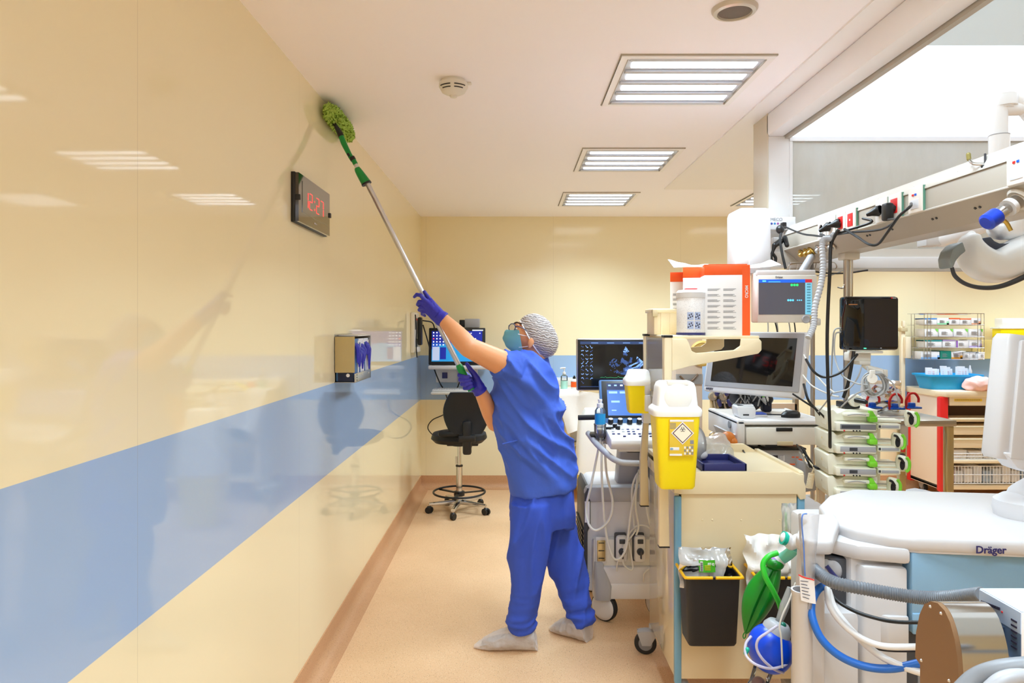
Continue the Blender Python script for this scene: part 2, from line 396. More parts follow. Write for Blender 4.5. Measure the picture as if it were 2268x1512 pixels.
# ---------------------------------------------------------------- ceiling lights
m_tube = mat('fluorescent_light', (234, 243, 255), .5, emis=TUBE_E)
m_lightbed = mat('light_reflector', (196, 200, 208), .3)
m_line = mat('shadow_gap', (176, 168, 154), .6)
LG = 'recessed four-strip ceiling lights'
def ceiling_light(x, y, label):
    t = thing('ceiling_light', label, 'ceiling light', (x, y, ZC), group=LG)
    f = MB()
    for a, c in ((-.3, -.272), (.272, .3)):
        f.box(a, c, -.3, .3, -.010, 0, m_ceil2); f.box(a, c, -.272, .272, -.0101, 0, m_ceil2)
    f.box(-.272, .272, -.3, -.272, -.010, 0, m_ceil2); f.box(-.272, .272, .272, .3, -.010, 0, m_ceil2)
    for s in (-1, 1):
        f.box(s*.302-.001, s*.302+.001, -.304, .304, -.006, 0, m_line); f.box(-.304, .304, s*.302-.001, s*.302+.001, -.006, 0, m_line)
        f.box(s*.271-.0015, s*.271+.0015, -.27, .27, -.0115, 0, m_line)
    f.build('frame', t)
    r = MB(); r.box(-.27, .27, -.27, .27, -.003, 0, m_lightbed)
    for k in range(5): r.box(-.262, .262, -.27+.1305*k-.008, -.27+.1305*k+.020, -.012, -.003, m_lightbed, .004)
    r.build('reflector', t)
    ld = bpy.data.lights.get('louvre_lamp') or bpy.data.lights.new('louvre_lamp', 'AREA')
    ld.shape = 'SQUARE'; ld.size = .5; ld.energy = FIX_W; ld.color = (.69, .872, 1); ld.spread = math.radians(128)   # louvres cut the light off sideways
    lo = bpy.data.objects.new('lamp', ld); C.objects.link(lo); lo.parent = t; lo.location = (0, 0, -.015)
    for k in range(4):
        y0 = -.236+.1305*k
        s = MB(); s.box(-.245, .25, y0, y0+.058, -.0095, -.003, m_tube, .004); s.build('light_strip', t)
    return t
l0 = ceiling_light(.722, 2.95, 'nearest and largest four-strip ceiling light')
copy_tree(l0, (.715, 4.34, ZC), label='middle four-strip ceiling light of the row of three')
copy_tree(l0, (.70, 5.675, ZC), label='farthest four-strip ceiling light, nearest the back wall')
copy_tree(l0, (2.20, 5.675, ZC), label='four-strip ceiling light partly hidden by the canopy post')
for x, y, w_ in ((.722, 1.55, 'just above and ahead of the camera'), (.722, .1, 'straight above the camera'), (.722, -1.3, 'behind the camera'), (3.7, 5.675, 'over the red-edged cart'), (5.2, 5.675, 'at the far right')):
    copy_tree(l0, (x, y, ZC), label='four-strip ceiling light outside the view of the photo, '+w_)
m_fill_panel = mat('fill_panel_glow', (220, 234, 255), .5, emis=1.8)
def fill_panel(x, y, label):  # unseen panels added behind the camera as frontal fill light
    t = thing('ceiling_light', label, 'ceiling light', (x, y, ZC), group='added fill panels out of view')
    f = MB(); f.box(-.62, .62, -.32, .32, -.012, 0, m_ceil2); f.build('frame', t); f = MB(); f.box(-.6, .6, -.3, .3, -.016, -.012, m_fill_panel); f.build('diffuser', t)
fill_panel(.2, -.7, 'added fill light panel behind the camera, the nearer one'); fill_panel(.2, -1.7, 'added fill light panel behind the camera, by the rear wall')
for o in [o for o in bpy.data.objects if o.type == 'EMPTY' and 'outside' in o.get('label', '')]: o['group'] = 'ceiling lights out of view'
# smoke detector, speaker
t = thing('smoke_detector', 'round white smoke detector with black slots on the ceiling', 'smoke detector', (-.252, 2.93, ZC))
b = MB(); b.lathe([(.05, 0), (.05, -.012), (.06, -.014), (.062, -.03), (.05, -.052), (.03, -.062), (.016, -.066), (.014, -.074), (0, -.076)], (0, 0, 0), m_pearl); b.build('housing', t)
b = MB()
for s in (-1, 1):
    for k in range(2):
        pts = [((.061-.006*k)*math.cos(a), (.061-.006*k)*math.sin(a), -.034-.011*k) for a in [(-90+s*(8+j*7))/180*PI for j in range(8 if k == 0 else 7)]]
        b.tube(pts, .0022, m_black, 6, 2)
b.build('air_slot', t)
b = MB(); b.box(-.01, .075, .02, .05, -.006, 0, m_pearl, .003); b.build('base_plate', t)
t = thing('ceiling_speaker', 'round grey ceiling speaker with pale rim at the top of the photo', 'speaker', (.735, 2.27, ZC))
b = MB(); b.lathe([(.074, 0), (.074, -.006), (.068, -.014), (.056, -.017), (.054, -.010)], (0, 0, 0), mat('speaker_rim', (205, 196, 184), .3, .3), n=48); b.build('rim', t)
b = MB(); b.lathe([(.054, -.010), (.03, -.013), (0, -.014)], (0, 0, 0), mat('speaker_mesh', (120, 108, 98), .6, bump=.5, bscale=500)); b.build('grille', t)
# ---------------------------------------------------------------- wall clock on the left wall
t = thing('wall_clock', 'framed digital wall clock with red digits on the left wall', 'clock', (XL, 2.96, 2.065))
m_bez = mat('brown_black_gloss_bezel', (40, 30, 22), .07, coat=1); m_ckg = mat('clock_display_glass', (58, 55, 48), .05, coat=1)
m_led = mat('red_led', (255, 40, 40), .4, emis=1.3)
y0, y1, z0, z1 = -.235, .235, -.1, .1
b = MB(); b.box(0, .016, y0, y1, z0, z1, m_black, .002); b.box(.016, .030, y0+.004, y1-.004, z0+.003, z1-.003, m_bez); b.build('frame', t)
b = MB(); b.box(.030, .0315, y0+.05, y1-.05, z0+.045, z1-.028, m_ckg); b.build('display', t)
SEG = {'1': 'bc', '2': 'abged', '7': 'abc', '5': 'afgcd', '8': 'abcdefg', '4': 'fgbc', ':': ''}
def digit(b, ch, y, z, w, h, x=.0325, m=None, th=.0022):
    m = m or m_led
    S = {'a': (0, w, h, h), 'd': (0, w, 0, 0), 'g': (0, w, h/2, h/2), 'f': (0, 0, h/2, h), 'e': (0, 0, 0, h/2), 'b': (w, w, h/2, h), 'c': (w, w, 0, h/2)}
    for q in SEG[ch]:
        a, c, d, e = S[q]
        if d == e: b.box(x-.001, x, y+a+th, y+c-th, z+d-th/2, z+d+th/2, m)
        else: b.box(x-.001, x, y+a-th/2, y+a+th/2, z+d+th, z+e-th, m)
for ch, y in zip('12:27', (-.15, -.09, -.02, .01, .08)):
    b = MB()
    if ch == ':':
        b.box(.0315, .0325, y, y+.006, -.02, -.014, m_led); b.box(.0315, .0325, y, y+.006, .014, .02, m_led)
    else: digit(b, ch, y, -.026, .04, .065)
    b.build('colon' if ch == ':' else 'digit', t, label='red glowing digit' if ch != ':' else 'red glowing colon')
b = MB(); b.box(0, .036, y0+.002, y0+.014, -.012, .010, m_black, .002); b.build('clip', t)
b = MB(); b.box(0, .036, y1-.012, y1+.006, -.012, .010, m_black, .002); b.build('clip', t)
b = MB()
# the maker's mark below the display is too blurred to read: a small pale oval and dash
b = MB(); b.ell((.0305, -.008, z0+.026), (.001, .010, .004), m_grey); b.box(.030, .0312, .004, .022, z0+.023, z0+.028, m_grey); b.build('badge', t)
# ---------------------------------------------------------------- glove dispenser on the left wall
t = thing('glove_dispenser', 'metal wall holder of blue glove boxes below the wall clock', 'glove dispenser', (XL, 3.39, 1.27))
m_tan = mat('tan_reflecting_steel', (196, 176, 128), .18, .55)
b = MB(); b.box(0, .10, 0, .004, .05, .228, m_tan); b.box(0, .003, 0, .37, .0, .24, m_steel); b.box(0, .10, .366, .37, .0, .23, m_steel); b.box(0, .104, .0, .37, 0, .003, m_steel)
b.box(.098, .104, 0, .37, 0, .045, m_steel, .002); b.box(0, .104, .06, .37, .228, .236, m_railt, .003); b.box(.1, .104, .36, .37, 0, .236, m_steel); b.build('bracket', t)
b = MB()
for k in range(3): b.box(.1035, .106, .03, .036, .008+.013*k, .014+.013*k, m_black); 
for k in range(2): b.cyl((.104, .16+.15*k, .03), (.106, .16+.15*k, .03), .005, m_white, n=12)
b.build('fixing', t)
for k, (lab, c) in enumerate((('blue and white glove box nearest in the wall holder', (70, 120, 176)), ('middle white glove box in the wall holder with gloves pulled out', (226, 228, 236)), ('farthest white glove box in the wall holder', (216, 220, 232)))):
    y = 3.40+.118*k
    g = thing('glove_box', lab, 'glove box', (XL+.006, y, 1.276), group='glove boxes in the wall holder')
    b = MB(); b.box(0, .086, 0, .112, 0, .21, mat('glove_card_%d' % k, c, .5), .002); b.box(.0865, .088, .0, .03, .02, .19, mat('glove_card_blue', (40, 84, 150), .5)); b.box(.0865, .0885, .088, .112, .01, .2, m_card)
    if k == 0: b.box(0.01, .086, -.004, .0, 0, .045, mat('glove_card_navy', (20, 30, 62), .5)); b.ell((.06, -.0045, .03), (.009, .001, .009), m_card)
    b.build('carton', g)
    b = MB()
    random.seed(20+k)
    for q in range(5):
        y_, z_ = .03+.014*q, .12+.05*random.random(); h = .04+.05*random.random()
        b.tube([(.084, y_, z_+.02), (.098, y_+.006*random.random(), z_), (.1, y_-.004, z_-h)], [.008, .012, .004], m_glove, 8, 5, flat=.5)
    b.build('glove', g, label='blue nitrile gloves hanging out')
# ---------------------------------------------------------------- phone charger on the left wall
t = thing('wall_charger_panel', 'white charger panel with black phone on the left wall near the corner', 'wall phone', (XL, 5.92, 1.32))
b = MB(); b.box(0, .035, 0, .30, 0, .35, m_pearl, .008); b.box(.035, .05, .02, .28, 0, .05, m_pearl, .008); b.build('backplate', t)
b = MB(); b.box(.04, .075, .16, .24, .06, .31, m_black, .012); b.build('handset', t); 
b = MB(); b.box(.036, .042, .03, .12, .2, .3, m_mgrey, .004); b.box(.036, .044, .04, .11, .28, .295, m_red); b.build('cradle', t)
b = MB(); b.tube([(.04, .02, .33), (.05, .015, .2), (.045, .03, .1), (.05, .02, 0), (.05, .05, -.04), (.045, .06, .03), (.05, .03, .12)], .005, m_cable, 8); b.build('cable', t)
# ---------------------------------------------------------------- wall workstation at the back
t = thing('wall_workstation', 'white wall arm on the back wall carrying a monitor tray', 'monitor arm', (-.50, 6.55, 1.0))
b = MB(); b.box(-.22, .17, -.10, .03, .02, .155, m_white, .01); b.box(-.02, .0, -.115, -.1, 0, .155, m_grey); b.build('column', t)
b = MB(); b.box(-.27, .27, -.30, 0, .155, .19, m_white2, .012); b.build('monitor_shelf', t)
b = MB(); b.box(-.02, .14, -.103, -.1, .045, .075, m_mgrey); b.build('label_plate', t)
b = MB(); b.box(-.16, -.11, -.112, -.1, .06, .115, m_dblue, .003); b.build('blue_tag', t)
b = MB(); b.box(-.24, .1, -.34, -.05, -.07, -.045, m_pearl, .01); b.build('keyboard_tray', t)
k = thing('keyboard', 'white keyboard on the tray below the wall monitor', 'keyboard', (-.57, 6.32, .956))
b = MB(); b.box(-.16, .16, -.09, .07, 0, .018, m_white, .005); b.build('base', k)
b = MB()
for i in range(13):
    for j in range(4): b.box(-.148+.023*i, -.148+.023*i+.019, -.078+.034*j, -.078+.034*j+.028, .018, .024, m_grey, .002, 1)
b.build('keys', k)
m_wpc = mat('desktop_blue', (14, 84, 196), .4, emis=.38); m_wpc2 = mat('desktop_cyan', (30, 150, 220), .4, emis=.36)
m_ico = mat('desktop_icon', (225, 235, 250), .4, emis=.6); m_icr = mat('desktop_icon_red', (220, 60, 80), .4, emis=.8); m_dk = mat('desktop_deep_blue', (12, 36, 160), .4, emis=.35)
k = thing('computer_monitor', 'black framed monitor with blue desktop on the back wall arm', 'monitor', (-.51, 6.30, 1.195), (math.radians(-6), 0, 0))
b = MB(); b.box(-.26, .26, -.012, .03, 0, .34, m_black, .008); b.build('casing', k)
b = MB(); b.box(-.232, .232, -.0135, -.012, .03, .31, m_wpc)
b.grid(lambda u, v: (-.232+.464*u, -.0137, .03+(.11+.06*math.sin(u*4))*v), 16, 2, m_wpc2)
b.box(-.232, .232, -.0139, -.0137, .20, .31, m_dk)
random.seed(3)
for i in range(4):
    for j in range(5): b.cbox((-.215+.030*i, -.0142, .295-.028*j), (.012, .0006, .012), m_icr if (i, j) == (0, 2) else m_ico, .002)
for i in range(3): b.cbox((.13+.04*i, -.0142, .29-.05*(i % 2)), (.01, .0006, .01), m_ico)
b.box(-.225, -.16, -.0142, -.0137, .04, .165, mat('window_pale', (180, 195, 228), .4, emis=.4)); b.box(-.155, -.10, -.0141, -.0137, .05, .16, m_dk)
b.box(.14, .24, -.0142, -.0137, .312, .322, m_ico); b.build('screen', k)
p = thing('card_printer', 'small grey and white printer on top behind the blue wall monitor', 'printer', (-.42, 6.46, 1.19))
b = MB(); b.box(-.03, .11, 0, .1, 0, .345, m_pearl, .01); b.build('body', p); b = MB(); b.box(-.03, .11, -.01, .1, .345, .43, m_grey, .008); b.box(-.08, -.03, 0, .06, .35, .42, m_black, .006); b.build('lid', p)
for k_, (pts, lab) in enumerate((
    ([(-.80, 6.14, 1.60), (-.73, 6.25, 1.58), (-.71, 6.3, 1.5)], 'short black cable arching from wall phone to the blue monitor'),
    ([(-.80, 6.14, 1.56), (-.76, 6.3, 1.35), (-.74, 6.35, 1.2), (-.66, 6.36, 1.0), (-.60, 6.40, .95)], 'long black cable running from wall phone down to the keyboard'),
    ([(-.45, 6.4, 1.14), (-.48, 6.40, 1.06), (-.52, 6.40, .96)], 'black cable hanging below the monitor shelf to keyboard'),
    ([(-.62, 6.38, .92), (-.60, 6.45, .8), (-.64, 6.5, .72), (-.76, 6.5, .66), (-.80, 6.5, .58), (-.72, 6.5, .50), (-.6, 6.5, .50), (-.52, 6.5, .6)], 'thin black cable looping below the keyboard tray'))):
    b = MB(); b.tube(pts, .006 if k_ < 3 else .005, m_cable, 8, 8); tag(b.build('cable'), lab, 'cable', 'cables at the wall workstation')
# ---------------------------------------------------------------- work stool
t = thing('work_chair', 'black high work chair on chrome castor base by the back wall', 'chair', (-.445, 5.74, 0))
b = MB(); b.cyl((0, 0, .07), (0, 0, .38), .026, m_chrome); b.cyl((0, 0, .38), (0, 0, .60), .016, m_chrome); b.cyl((0, 0, .378), (0, 0, .39), .03, m_black); b.cyl((-.026, 0, .4), (-.026, 0, .46), .008, m_chrome); b.build('column', t)
for k in range(5):
    a = math.radians(-97+72*k); c, s = math.cos(a), math.sin(a)
    b = MB(); b.loft([((c*.02, s*.02, .085), (-s*.026, c*.026, 0), (0, 0, .02)), ((c*.25, s*.25, .075), (-s*.018, c*.018, 0), (0, 0, .012))], m_chrome, 12, p=3); leg = b.build('base_leg', t)
    b = MB(); x, y = c*.25, s*.25
    for d in (-1, 1): b.cyl((x+d*.006*c-s*.004, y+d*.006*s, .027), (x+d*.02*math.cos(a+1), y+d*.02*math.sin(a+1), .027), .027, m_black)
    b.cyl((x, y, .03), (x, y, .075), .007, m_chrome); b.ell((x, y, .045), (.022, .022, .016), m_black); b.build('castor', leg)
b = MB(); pts = [(.215*math.cos(q), .215*math.sin(q), .165) for q in [i*2*PI/40 for i in range(41)]]; b.tube(pts, .0085, m_black, 10, 1, caps=False)
for k in range(3): a = k*2*PI/3+.4; b.cbox((.12*math.cos(a), .12*math.sin(a), .155), (.19, .03, .008), m_black, rot=(0, 0, a))
b.lathe([(.03, .13), (.045, .135), (.045, .17), (.03, .175)], (0, 0, 0), m_black, n=20); b.build('foot_ring', t)
b = MB(); b.loft([((.005, 0, .575), (.12, 0, 0), (0, .12, 0)), ((0, 0, .59), (.2, 0, 0), (0, .2, 0)), ((0, 0, .62), (.232, 0, 0), (0, .215, 0)), ((0, 0, .655), (.222, 0, 0), (0, .205, 0)), ((0, 0, .668), (.17, 0, 0), (0, .16, 0))], m_fab, 40, p=2.8)
b.cyl((0, 0, .555), (0, 0, .58), .07, m_black); b.box(-.1, .16, -.05, .05, .555, .578, m_black, .006); b.build('seat', t)
def chair_back(u, v):
    w = (.17+.02*math.sin(v*PI))*(1-.30*max(0, v-.45)/.55) if v > .45 else .15+.045*v
    x = (2*u-1)*w*(1 if v < .93 else .8); return (.075+x, -.235-.02*v+.05*(2*u-1)**2+.03*math.sin(v*PI), .70+.33*v)
b = MB(); b.loft([((.075, -.245+.035*math.sin(v*PI), .69+.33*v), ((.10+.09*math.sin(PI*min(1, (v+.12)*.80)))*1.0, .0, 0), (0, .032+.012*math.sin(v*PI), 0)) for v in [0, .04, .1, .2, .3, .4, .5, .6, .7, .8, .88, .94, .98, 1]], m_fab, 40, p=2.6); b.build('backrest', t)
b = MB(); b.box(.05, .12, -.32, -.27, .53, .80, m_black, .018); b.box(.06, .11, -.3, -.02, .54, .575, m_black, .01); b.cyl((.02, -.30, .66), (.15, -.30, .66), .03, m_black); b.build('back_bracket', t)
b = MB(); b.box(-.15, .02, -.27, -.16, .665, .71, m_fab, .02); b.build('arm_pad', t)
# ---------------------------------------------------------------- the cleaner
pr = thing('person', 'person in blue scrubs, hair net and mask reaching up with a long-handled duster', 'person', (.09, 3.38, 0))
def px(x, y, Y): return W(x, y, Y)
def wpx(px_, Y): return px_/F*Y
m_scrub = mat('blue_scrub_cotton', (62, 98, 206), .75, bump=.28, bscale=24, bdetail=5)
m_trous = mat('blue_scrub_trousers', (50, 82, 196), .8, bump=.25, bscale=20, bdetail=5)
# body: head, neck, trunk, arms and legs as one continuous surface
b = MB()
HY = 3.38
hc = px(1178, 742, HY)
b.ell(px(1186, 744, HY), (.094, .074, .088), m_skin, (0, math.radians(22), 0))       # skull
b.ell(px(1161, 741, HY), (.058, .062, .074), m_skin, (0, math.radians(28), 0))        # face
b.ell(px(1152, 760, HY), (.050, .048, .045), m_skin, (0, math.radians(28), 0))       # jaw
b.ell(px(1144, 722, HY), (.018, .045, .018), m_skin)                                   # brow
b.limb([px(1141, 731, HY), px(1129, 742, HY)], [.011, .013], m_skin)                 # nose
b.ell(px(1140, 774, HY), (.022, .028, .016), m_skin)                                   # chin
b.ell(px(1138, 757, HY), (.014, .026, .012), m_skin)                                   # lips
for s in (-1, 1):
    b.ell(px(1158, 743, HY)+Vector((0, s*.043, 0)), (.026, .018, .022), m_skin)       # cheek
    b.ell(px(1175, 757, HY)+Vector((0, s*.079, 0)), (.017, .010, .026), m_skin, (0, math.radians(15), 0))
    b.ell(px(1172, 767, HY)+Vector((0, s*.080, 0)), (.010, .008, .010), m_skin)
b.limb([px(1183, 768, HY), px(1178, 805, 3.38), px(1172, 835, 3.39)], [.062, .066, .085], m_skin)
b.limb([px(1172, 850, 3.39), px(1172, 930, 3.39), px(1192, 1010, 3.39), px(1200, 1085, 3.39)], [.11, .115, .115, .09], m_skin)
LS, LE, LW = px(1136, 815, 3.24), px(1038, 769, 3.11), px(982, 707, 3.165)
b.limb([px(1165, 830, 3.33), LS, LS.lerp(LE, .45), LE, LE.lerp(LW, .25), LE.lerp(LW, .6), LW, px(972, 698, 3.168)], [.085, .066, .057, .047, .048, .041, .030, .018], m_skin)
b.ell(LE+Vector((.01, -.004, -.022)), (.032, .03, .03), m_skin)
RS, RE, RW = px(1140, 835, 3.50), px(1098, 935, 3.42), px(1062, 862, 3.27)
b.limb([px(1165, 835, 3.44), RS, RE, RE.lerp(RW, .3), RE.lerp(RW, .7), RW, px(1052, 848, 3.262)], [.08, .06, .047, .046, .037, .03, .024], m_skin)
HIPL, HIPR = px(1188, 1110, 3.32), px(1208, 1110, 3.46)
KL, KR = px(1172, 1250, 3.29), px(1252, 1245, 3.47)
AL, AR = px(1160, 1385, 3.30), px(1288, 1372, 3.41)
b.limb([HIPL, KL, AL], [.078, .058, .042], m_skin); b.limb([HIPR, KR, AR], [.078, .058, .042], m_skin)
link_mesh(remesh(b, .006, 5, name='body'), 'body', pr)
# eyes: closed-lid line and lashes seen behind the glasses
for s in (-1, 1): b = MB(); b.ell(px(1150, 728, HY)+Vector((-.012, s*.03, 0)), (.010, .012, .008), m_card); b.ell(px(1146, 727, HY)+Vector((-.013, s*.031, 0)), (.005, .005, .005), m_hair); b.build('eye', pr, True)
for s in (-1, 1): b = MB(); b.tube([px(1141, 716, HY)+Vector((-.004, s*.012, 0)), px(1146, 714, HY)+Vector((-.004, s*.034, 0)), px(1155, 717, HY)+Vector((0, s*.052, 0))], .004, m_hair, 8); b.build('eyebrow', pr, True)
# hair and hair net
R22 = math.radians(38)
def capnet(scale, m, name):
    q = MB(); c = px(1190, 743, HY); R = Euler((0, R22, 0)).to_matrix(); V = []; nu, nv = 72, 40
    def fn(u, v):
        a = 2*PI*u; t = v*PI*.60
        x, y, z = .118*math.sin(t)*math.cos(a), .088*math.sin(t)*math.sin(a), .116*math.cos(t)
        if x > 0 and z < .05: x *= 1.0+.10*math.sin(PI*v)
        r = 1+.012*noise.noise(Vector((x*26, y*26, z*60)))*(scale > 1)
        return c+R @ Vector((x, y, z))*scale*r
    q.grid(fn, nu, nv, m); return q
# local axes: z of the net points back-up; tilt so that its opening follows the face and nape
def net(scale, m, amp):
    q = MB(); c = px(1189, 744, HY); ax = Vector((.80, 0, .42)).normalized(); up = Vector((-.42, 0, .80)).normalized(); sd = Vector((0, 1, 0))
    def fn(u, v):
        a = 2*PI*u; t = v*PI*.64
        h = math.cos(t)*.092; r = math.sin(t)
        ru = .112*(1.0+.04*math.cos(a)); rs = .088
        P = c+ax*h+up*math.cos(a)*ru*r+sd*math.sin(a)*rs*r
        P += ax*(.014*math.exp(-((math.cos(a)+1)/.5)**2))*r+Vector((.006, 0, -.012))*math.exp(-((math.cos(a)+1)/.6)**2)*r
        k = scale*(1+amp*noise.noise(Vector((P.x*18, P.y*18, P.z*120)))+amp*.7*noise.noise(P*60))
        return c+(P-c)*k
    q.grid(fn, 80, 56, m); return q
h = net(.955, m_hair, .01).build('hair', pr, True)
m = bpy.data.materials.new('hair_net_gauze'); m.use_nodes = True; nt = m.node_tree; bs = nt.nodes['Principled BSDF']
bs.inputs['Base Color'].default_value = (.66, .60, .58, 1); bs.inputs['Roughness'].default_value = .7
geo = nt.nodes.new('ShaderNodeNewGeometry'); wv = nt.nodes.new('ShaderNodeTexWave'); wv.wave_type = 'BANDS'; wv.bands_direction = 'Z'
mp = nt.nodes.new('ShaderNodeMapping'); mp.inputs['Rotation'].default_value = (0, math.radians(-12), 0)
wv.inputs['Scale'].default_value = 30; wv.inputs['Distortion'].default_value = 7; wv.inputs['Detail'].default_value = 3; wv.inputs['Detail Scale'].default_value = 1.6
mr = nt.nodes.new('ShaderNodeMapRange'); mr.inputs['To Min'].default_value = .34; mr.inputs['To Max'].default_value = .86
nt.links.new(geo.outputs['Position'], mp.inputs[0]); nt.links.new(mp.outputs[0], wv.inputs[0]); nt.links.new(wv.outputs['Fac'], mr.inputs['Value']); nt.links.new(mr.outputs[0], bs.inputs['Alpha'])
bp = nt.nodes.new('ShaderNodeBump'); bp.inputs['Strength'].default_value = .5; bp.inputs['Distance'].default_value = .006; nt.links.new(wv.outputs['Fac'], bp.inputs['Height']); nt.links.new(bp.outputs[0], bs.inputs['Normal'])
q = net(1.0, m, .014)
c = px(1189, 744, HY); ax = Vector((.80, 0, .42)).normalized(); up = Vector((-.42, 0, .80)).normalized()
pts = []
for i in range(49):
    a = 2*PI*i/48; t = PI*.64; r = math.sin(t)
    P = c+ax*math.cos(t)*.092+up*math.cos(a)*.112*(1+.04*math.cos(a))*r+Vector((0, 1, 0))*math.sin(a)*.088*r
    P += ax*(.014*math.exp(-((math.cos(a)+1)/.5)**2))*r+Vector((.006, 0, -.012))*math.exp(-((math.cos(a)+1)/.6)**2)*r
    pts.append(P)
q.tube(pts, .0032, m_card, 8, 1, caps=False); q.build('hair_net', pr, True, label='white crinkled disposable hair net')
# face mask with pleats, straps
m_mask = mat('surgical_mask', (116, 190, 208), .75)
b = MB()
def maskf(u, v):
    # u down the face, v across from ear side to ear side
    a = (v-.5)*2
    top, bot = px(1133, 733, HY), px(1143, 779, HY)
    base = top.lerp(bot, u)
    bulge = math.sin(PI*min(1, max(0, u*.86+.1)))
    ple = .0018*math.sin(u*PI*6.0)*(1-abs(a)**2)
    out = (.040*bulge+.012)*(1-abs(a)**1.9)+ple
    d = Vector((-.98, 0, .10-.35*(u-.5)))
    back = Vector((1, 0, 0))*(.030*abs(a)**2.2+(.006*abs(a)**3))
    return base+d*out+back+Vector((0, a*.061, -.004*abs(a)+.010*(abs(a)**2)*(1-2*u)))
b.grid(maskf, 40, 36, m_mask, .0012)
k = b.build('face_mask', pr, True, label='light blue pleated surgical mask')
for s in (-1, 1):
    ym = Vector((0, s*.066, 0)); b = MB()
    b.tube([px(1147, 739, HY)+ym, px(1158, 742, HY)+ym*1.1, px(1178, 745, HY)+ym*1.15], .0015, m_card, 6); b.build('strap', k, True); b = MB()
    b.tube([px(1149, 768, HY)+ym, px(1160, 767, HY)+ym*1.1, px(1172, 765, HY)+ym*1.18], .0015, m_card, 6); b.build('strap', k, True)
# glasses
m_gl = mat('glasses_frame', (28, 60, 110), .3)
g = MB()
for s in (-1, 1):
    o = px(1134, 725, HY)+Vector((-.010, s*.033, .0))
    dn = Vector((-.10, 0, -1)).normalized()
    hd = Vector((.62, s*.78, 0)); o = o+Vector((.010, 0, 0)); sp = [o+hd*(.026*math.cos(a))+dn*(.019*math.sin(a)) for a in [i*PI/12 for i in range(25)]]
    g.tube(sp, .0022, m_gl, 6, 1, caps=False)
    g.tube([o+hd*.026+Vector((0, 0, .004)), o+Vector((.028, s*.034, .006)), px(1160, 728, HY)+Vector((0, s*.070, 0)), px(1180, 742, HY)+Vector((0, s*.078, 0))], .0022, m_gl, 6)
g.tube([px(1134, 725, HY)+Vector((-.010, -.007, .004)), px(1132, 724, HY)+Vector((-.012, 0, .006)), px(1134, 725, HY)+Vector((-.010, .007, .004))], .0022, m_gl, 6)
k = g.build('glasses', pr, True, label='dark blue framed glasses')
g = MB()
for s in (-1, 1):
    o = px(1134, 725, HY)+Vector((-.010, s*.033, .0)); dn = Vector((-.10, 0, -1)).normalized()
    hd = Vector((.62, s*.78, 0)); o = o+Vector((.010, 0, 0)); g.add([o+hd*(.025*math.cos(a))+dn*(.018*math.sin(a)) for a in [i*PI/12 for i in range(24)]], [tuple(range(24))], m_clear)
l = g.build('lens', k, True)
# scrub trousers
def folds(A, ang, su, sv, off=0):
    ca, sa = math.cos(ang), math.sin(ang)
    def f(co, n):
        u = co.x*ca+co.z*sa; v = -co.x*sa+co.z*ca
        q = noise.noise(Vector((u*su+off, v*sv, co.y*6)))
        return A*((1-min(1, abs(q)*2.2))**1.6-.35)
    return f
b = MB()
def ring(xl, xr, y, Y, ry, dy=0, tilt=0):
    a, c = px(xl, y, Y), px(xr, y, Y); ctr = (a+c)/2+Vector((0, dy, 0)); return (ctr, (c-a)/2+Vector((0, 0, tilt)), Vector((0, ry, 0)))
pelvis = [ring(1132, 1268, 1062, 3.38, .150), ring(1129, 1272, 1095, 3.38, .165), ring(1127, 1273, 1130, 3.38, .165), ring(1130, 1270, 1160, 3.38, .150)]
b.loft(pelvis, m_trous, 32, p=2.3)
b.loft([ring(1129, 1240, 1110, 3.30, .10), ring(1127, 1234, 1150, 3.295, .10), ring(1127, 1224, 1200, 3.29, .095), ring(1128, 1209, 1250, 3.285, .085), ring(1130, 1199, 1300, 3.285, .078), ring(1126, 1192, 1340, 3.29, .074), ring(1121, 1186, 1365, 3.295, .073), ring(1123, 1186, 1380, 3.30, .074), ring(1138, 1181, 1396, 3.30, .06)], m_trous, 32, p=2.2)
b.loft([ring(1165, 1273, 1110, 3.46, .10), ring(1178, 1274, 1150, 3.465, .10), ring(1192, 1284, 1200, 3.465, .093), ring(1212, 1296, 1250, 3.46, .085), ring(1231, 1304, 1300, 3.45, .077), ring(1252, 1311, 1340, 3.43, .072), ring(1258, 1316, 1362, 3.42, .07), ring(1268, 1316, 1382, 3.41, .062)], m_trous, 32, p=2.2)
def tdisp(co, n):
    f1 = folds(.022, math.radians(80), 2.0, 13)(co, n); f2 = folds(.013, math.radians(8), 3, 26, 5)(co, n)
    k = max(0, min(1, (.42-co.z)/.25)); k2 = max(0, min(1, (.20-co.z)/.08)); return f1*(1-k*.5)+f2*(k*.35+k2*.9)
link_mesh(remesh(b, .0085, 5, tdisp, 'trousers'), 'trousers', pr)
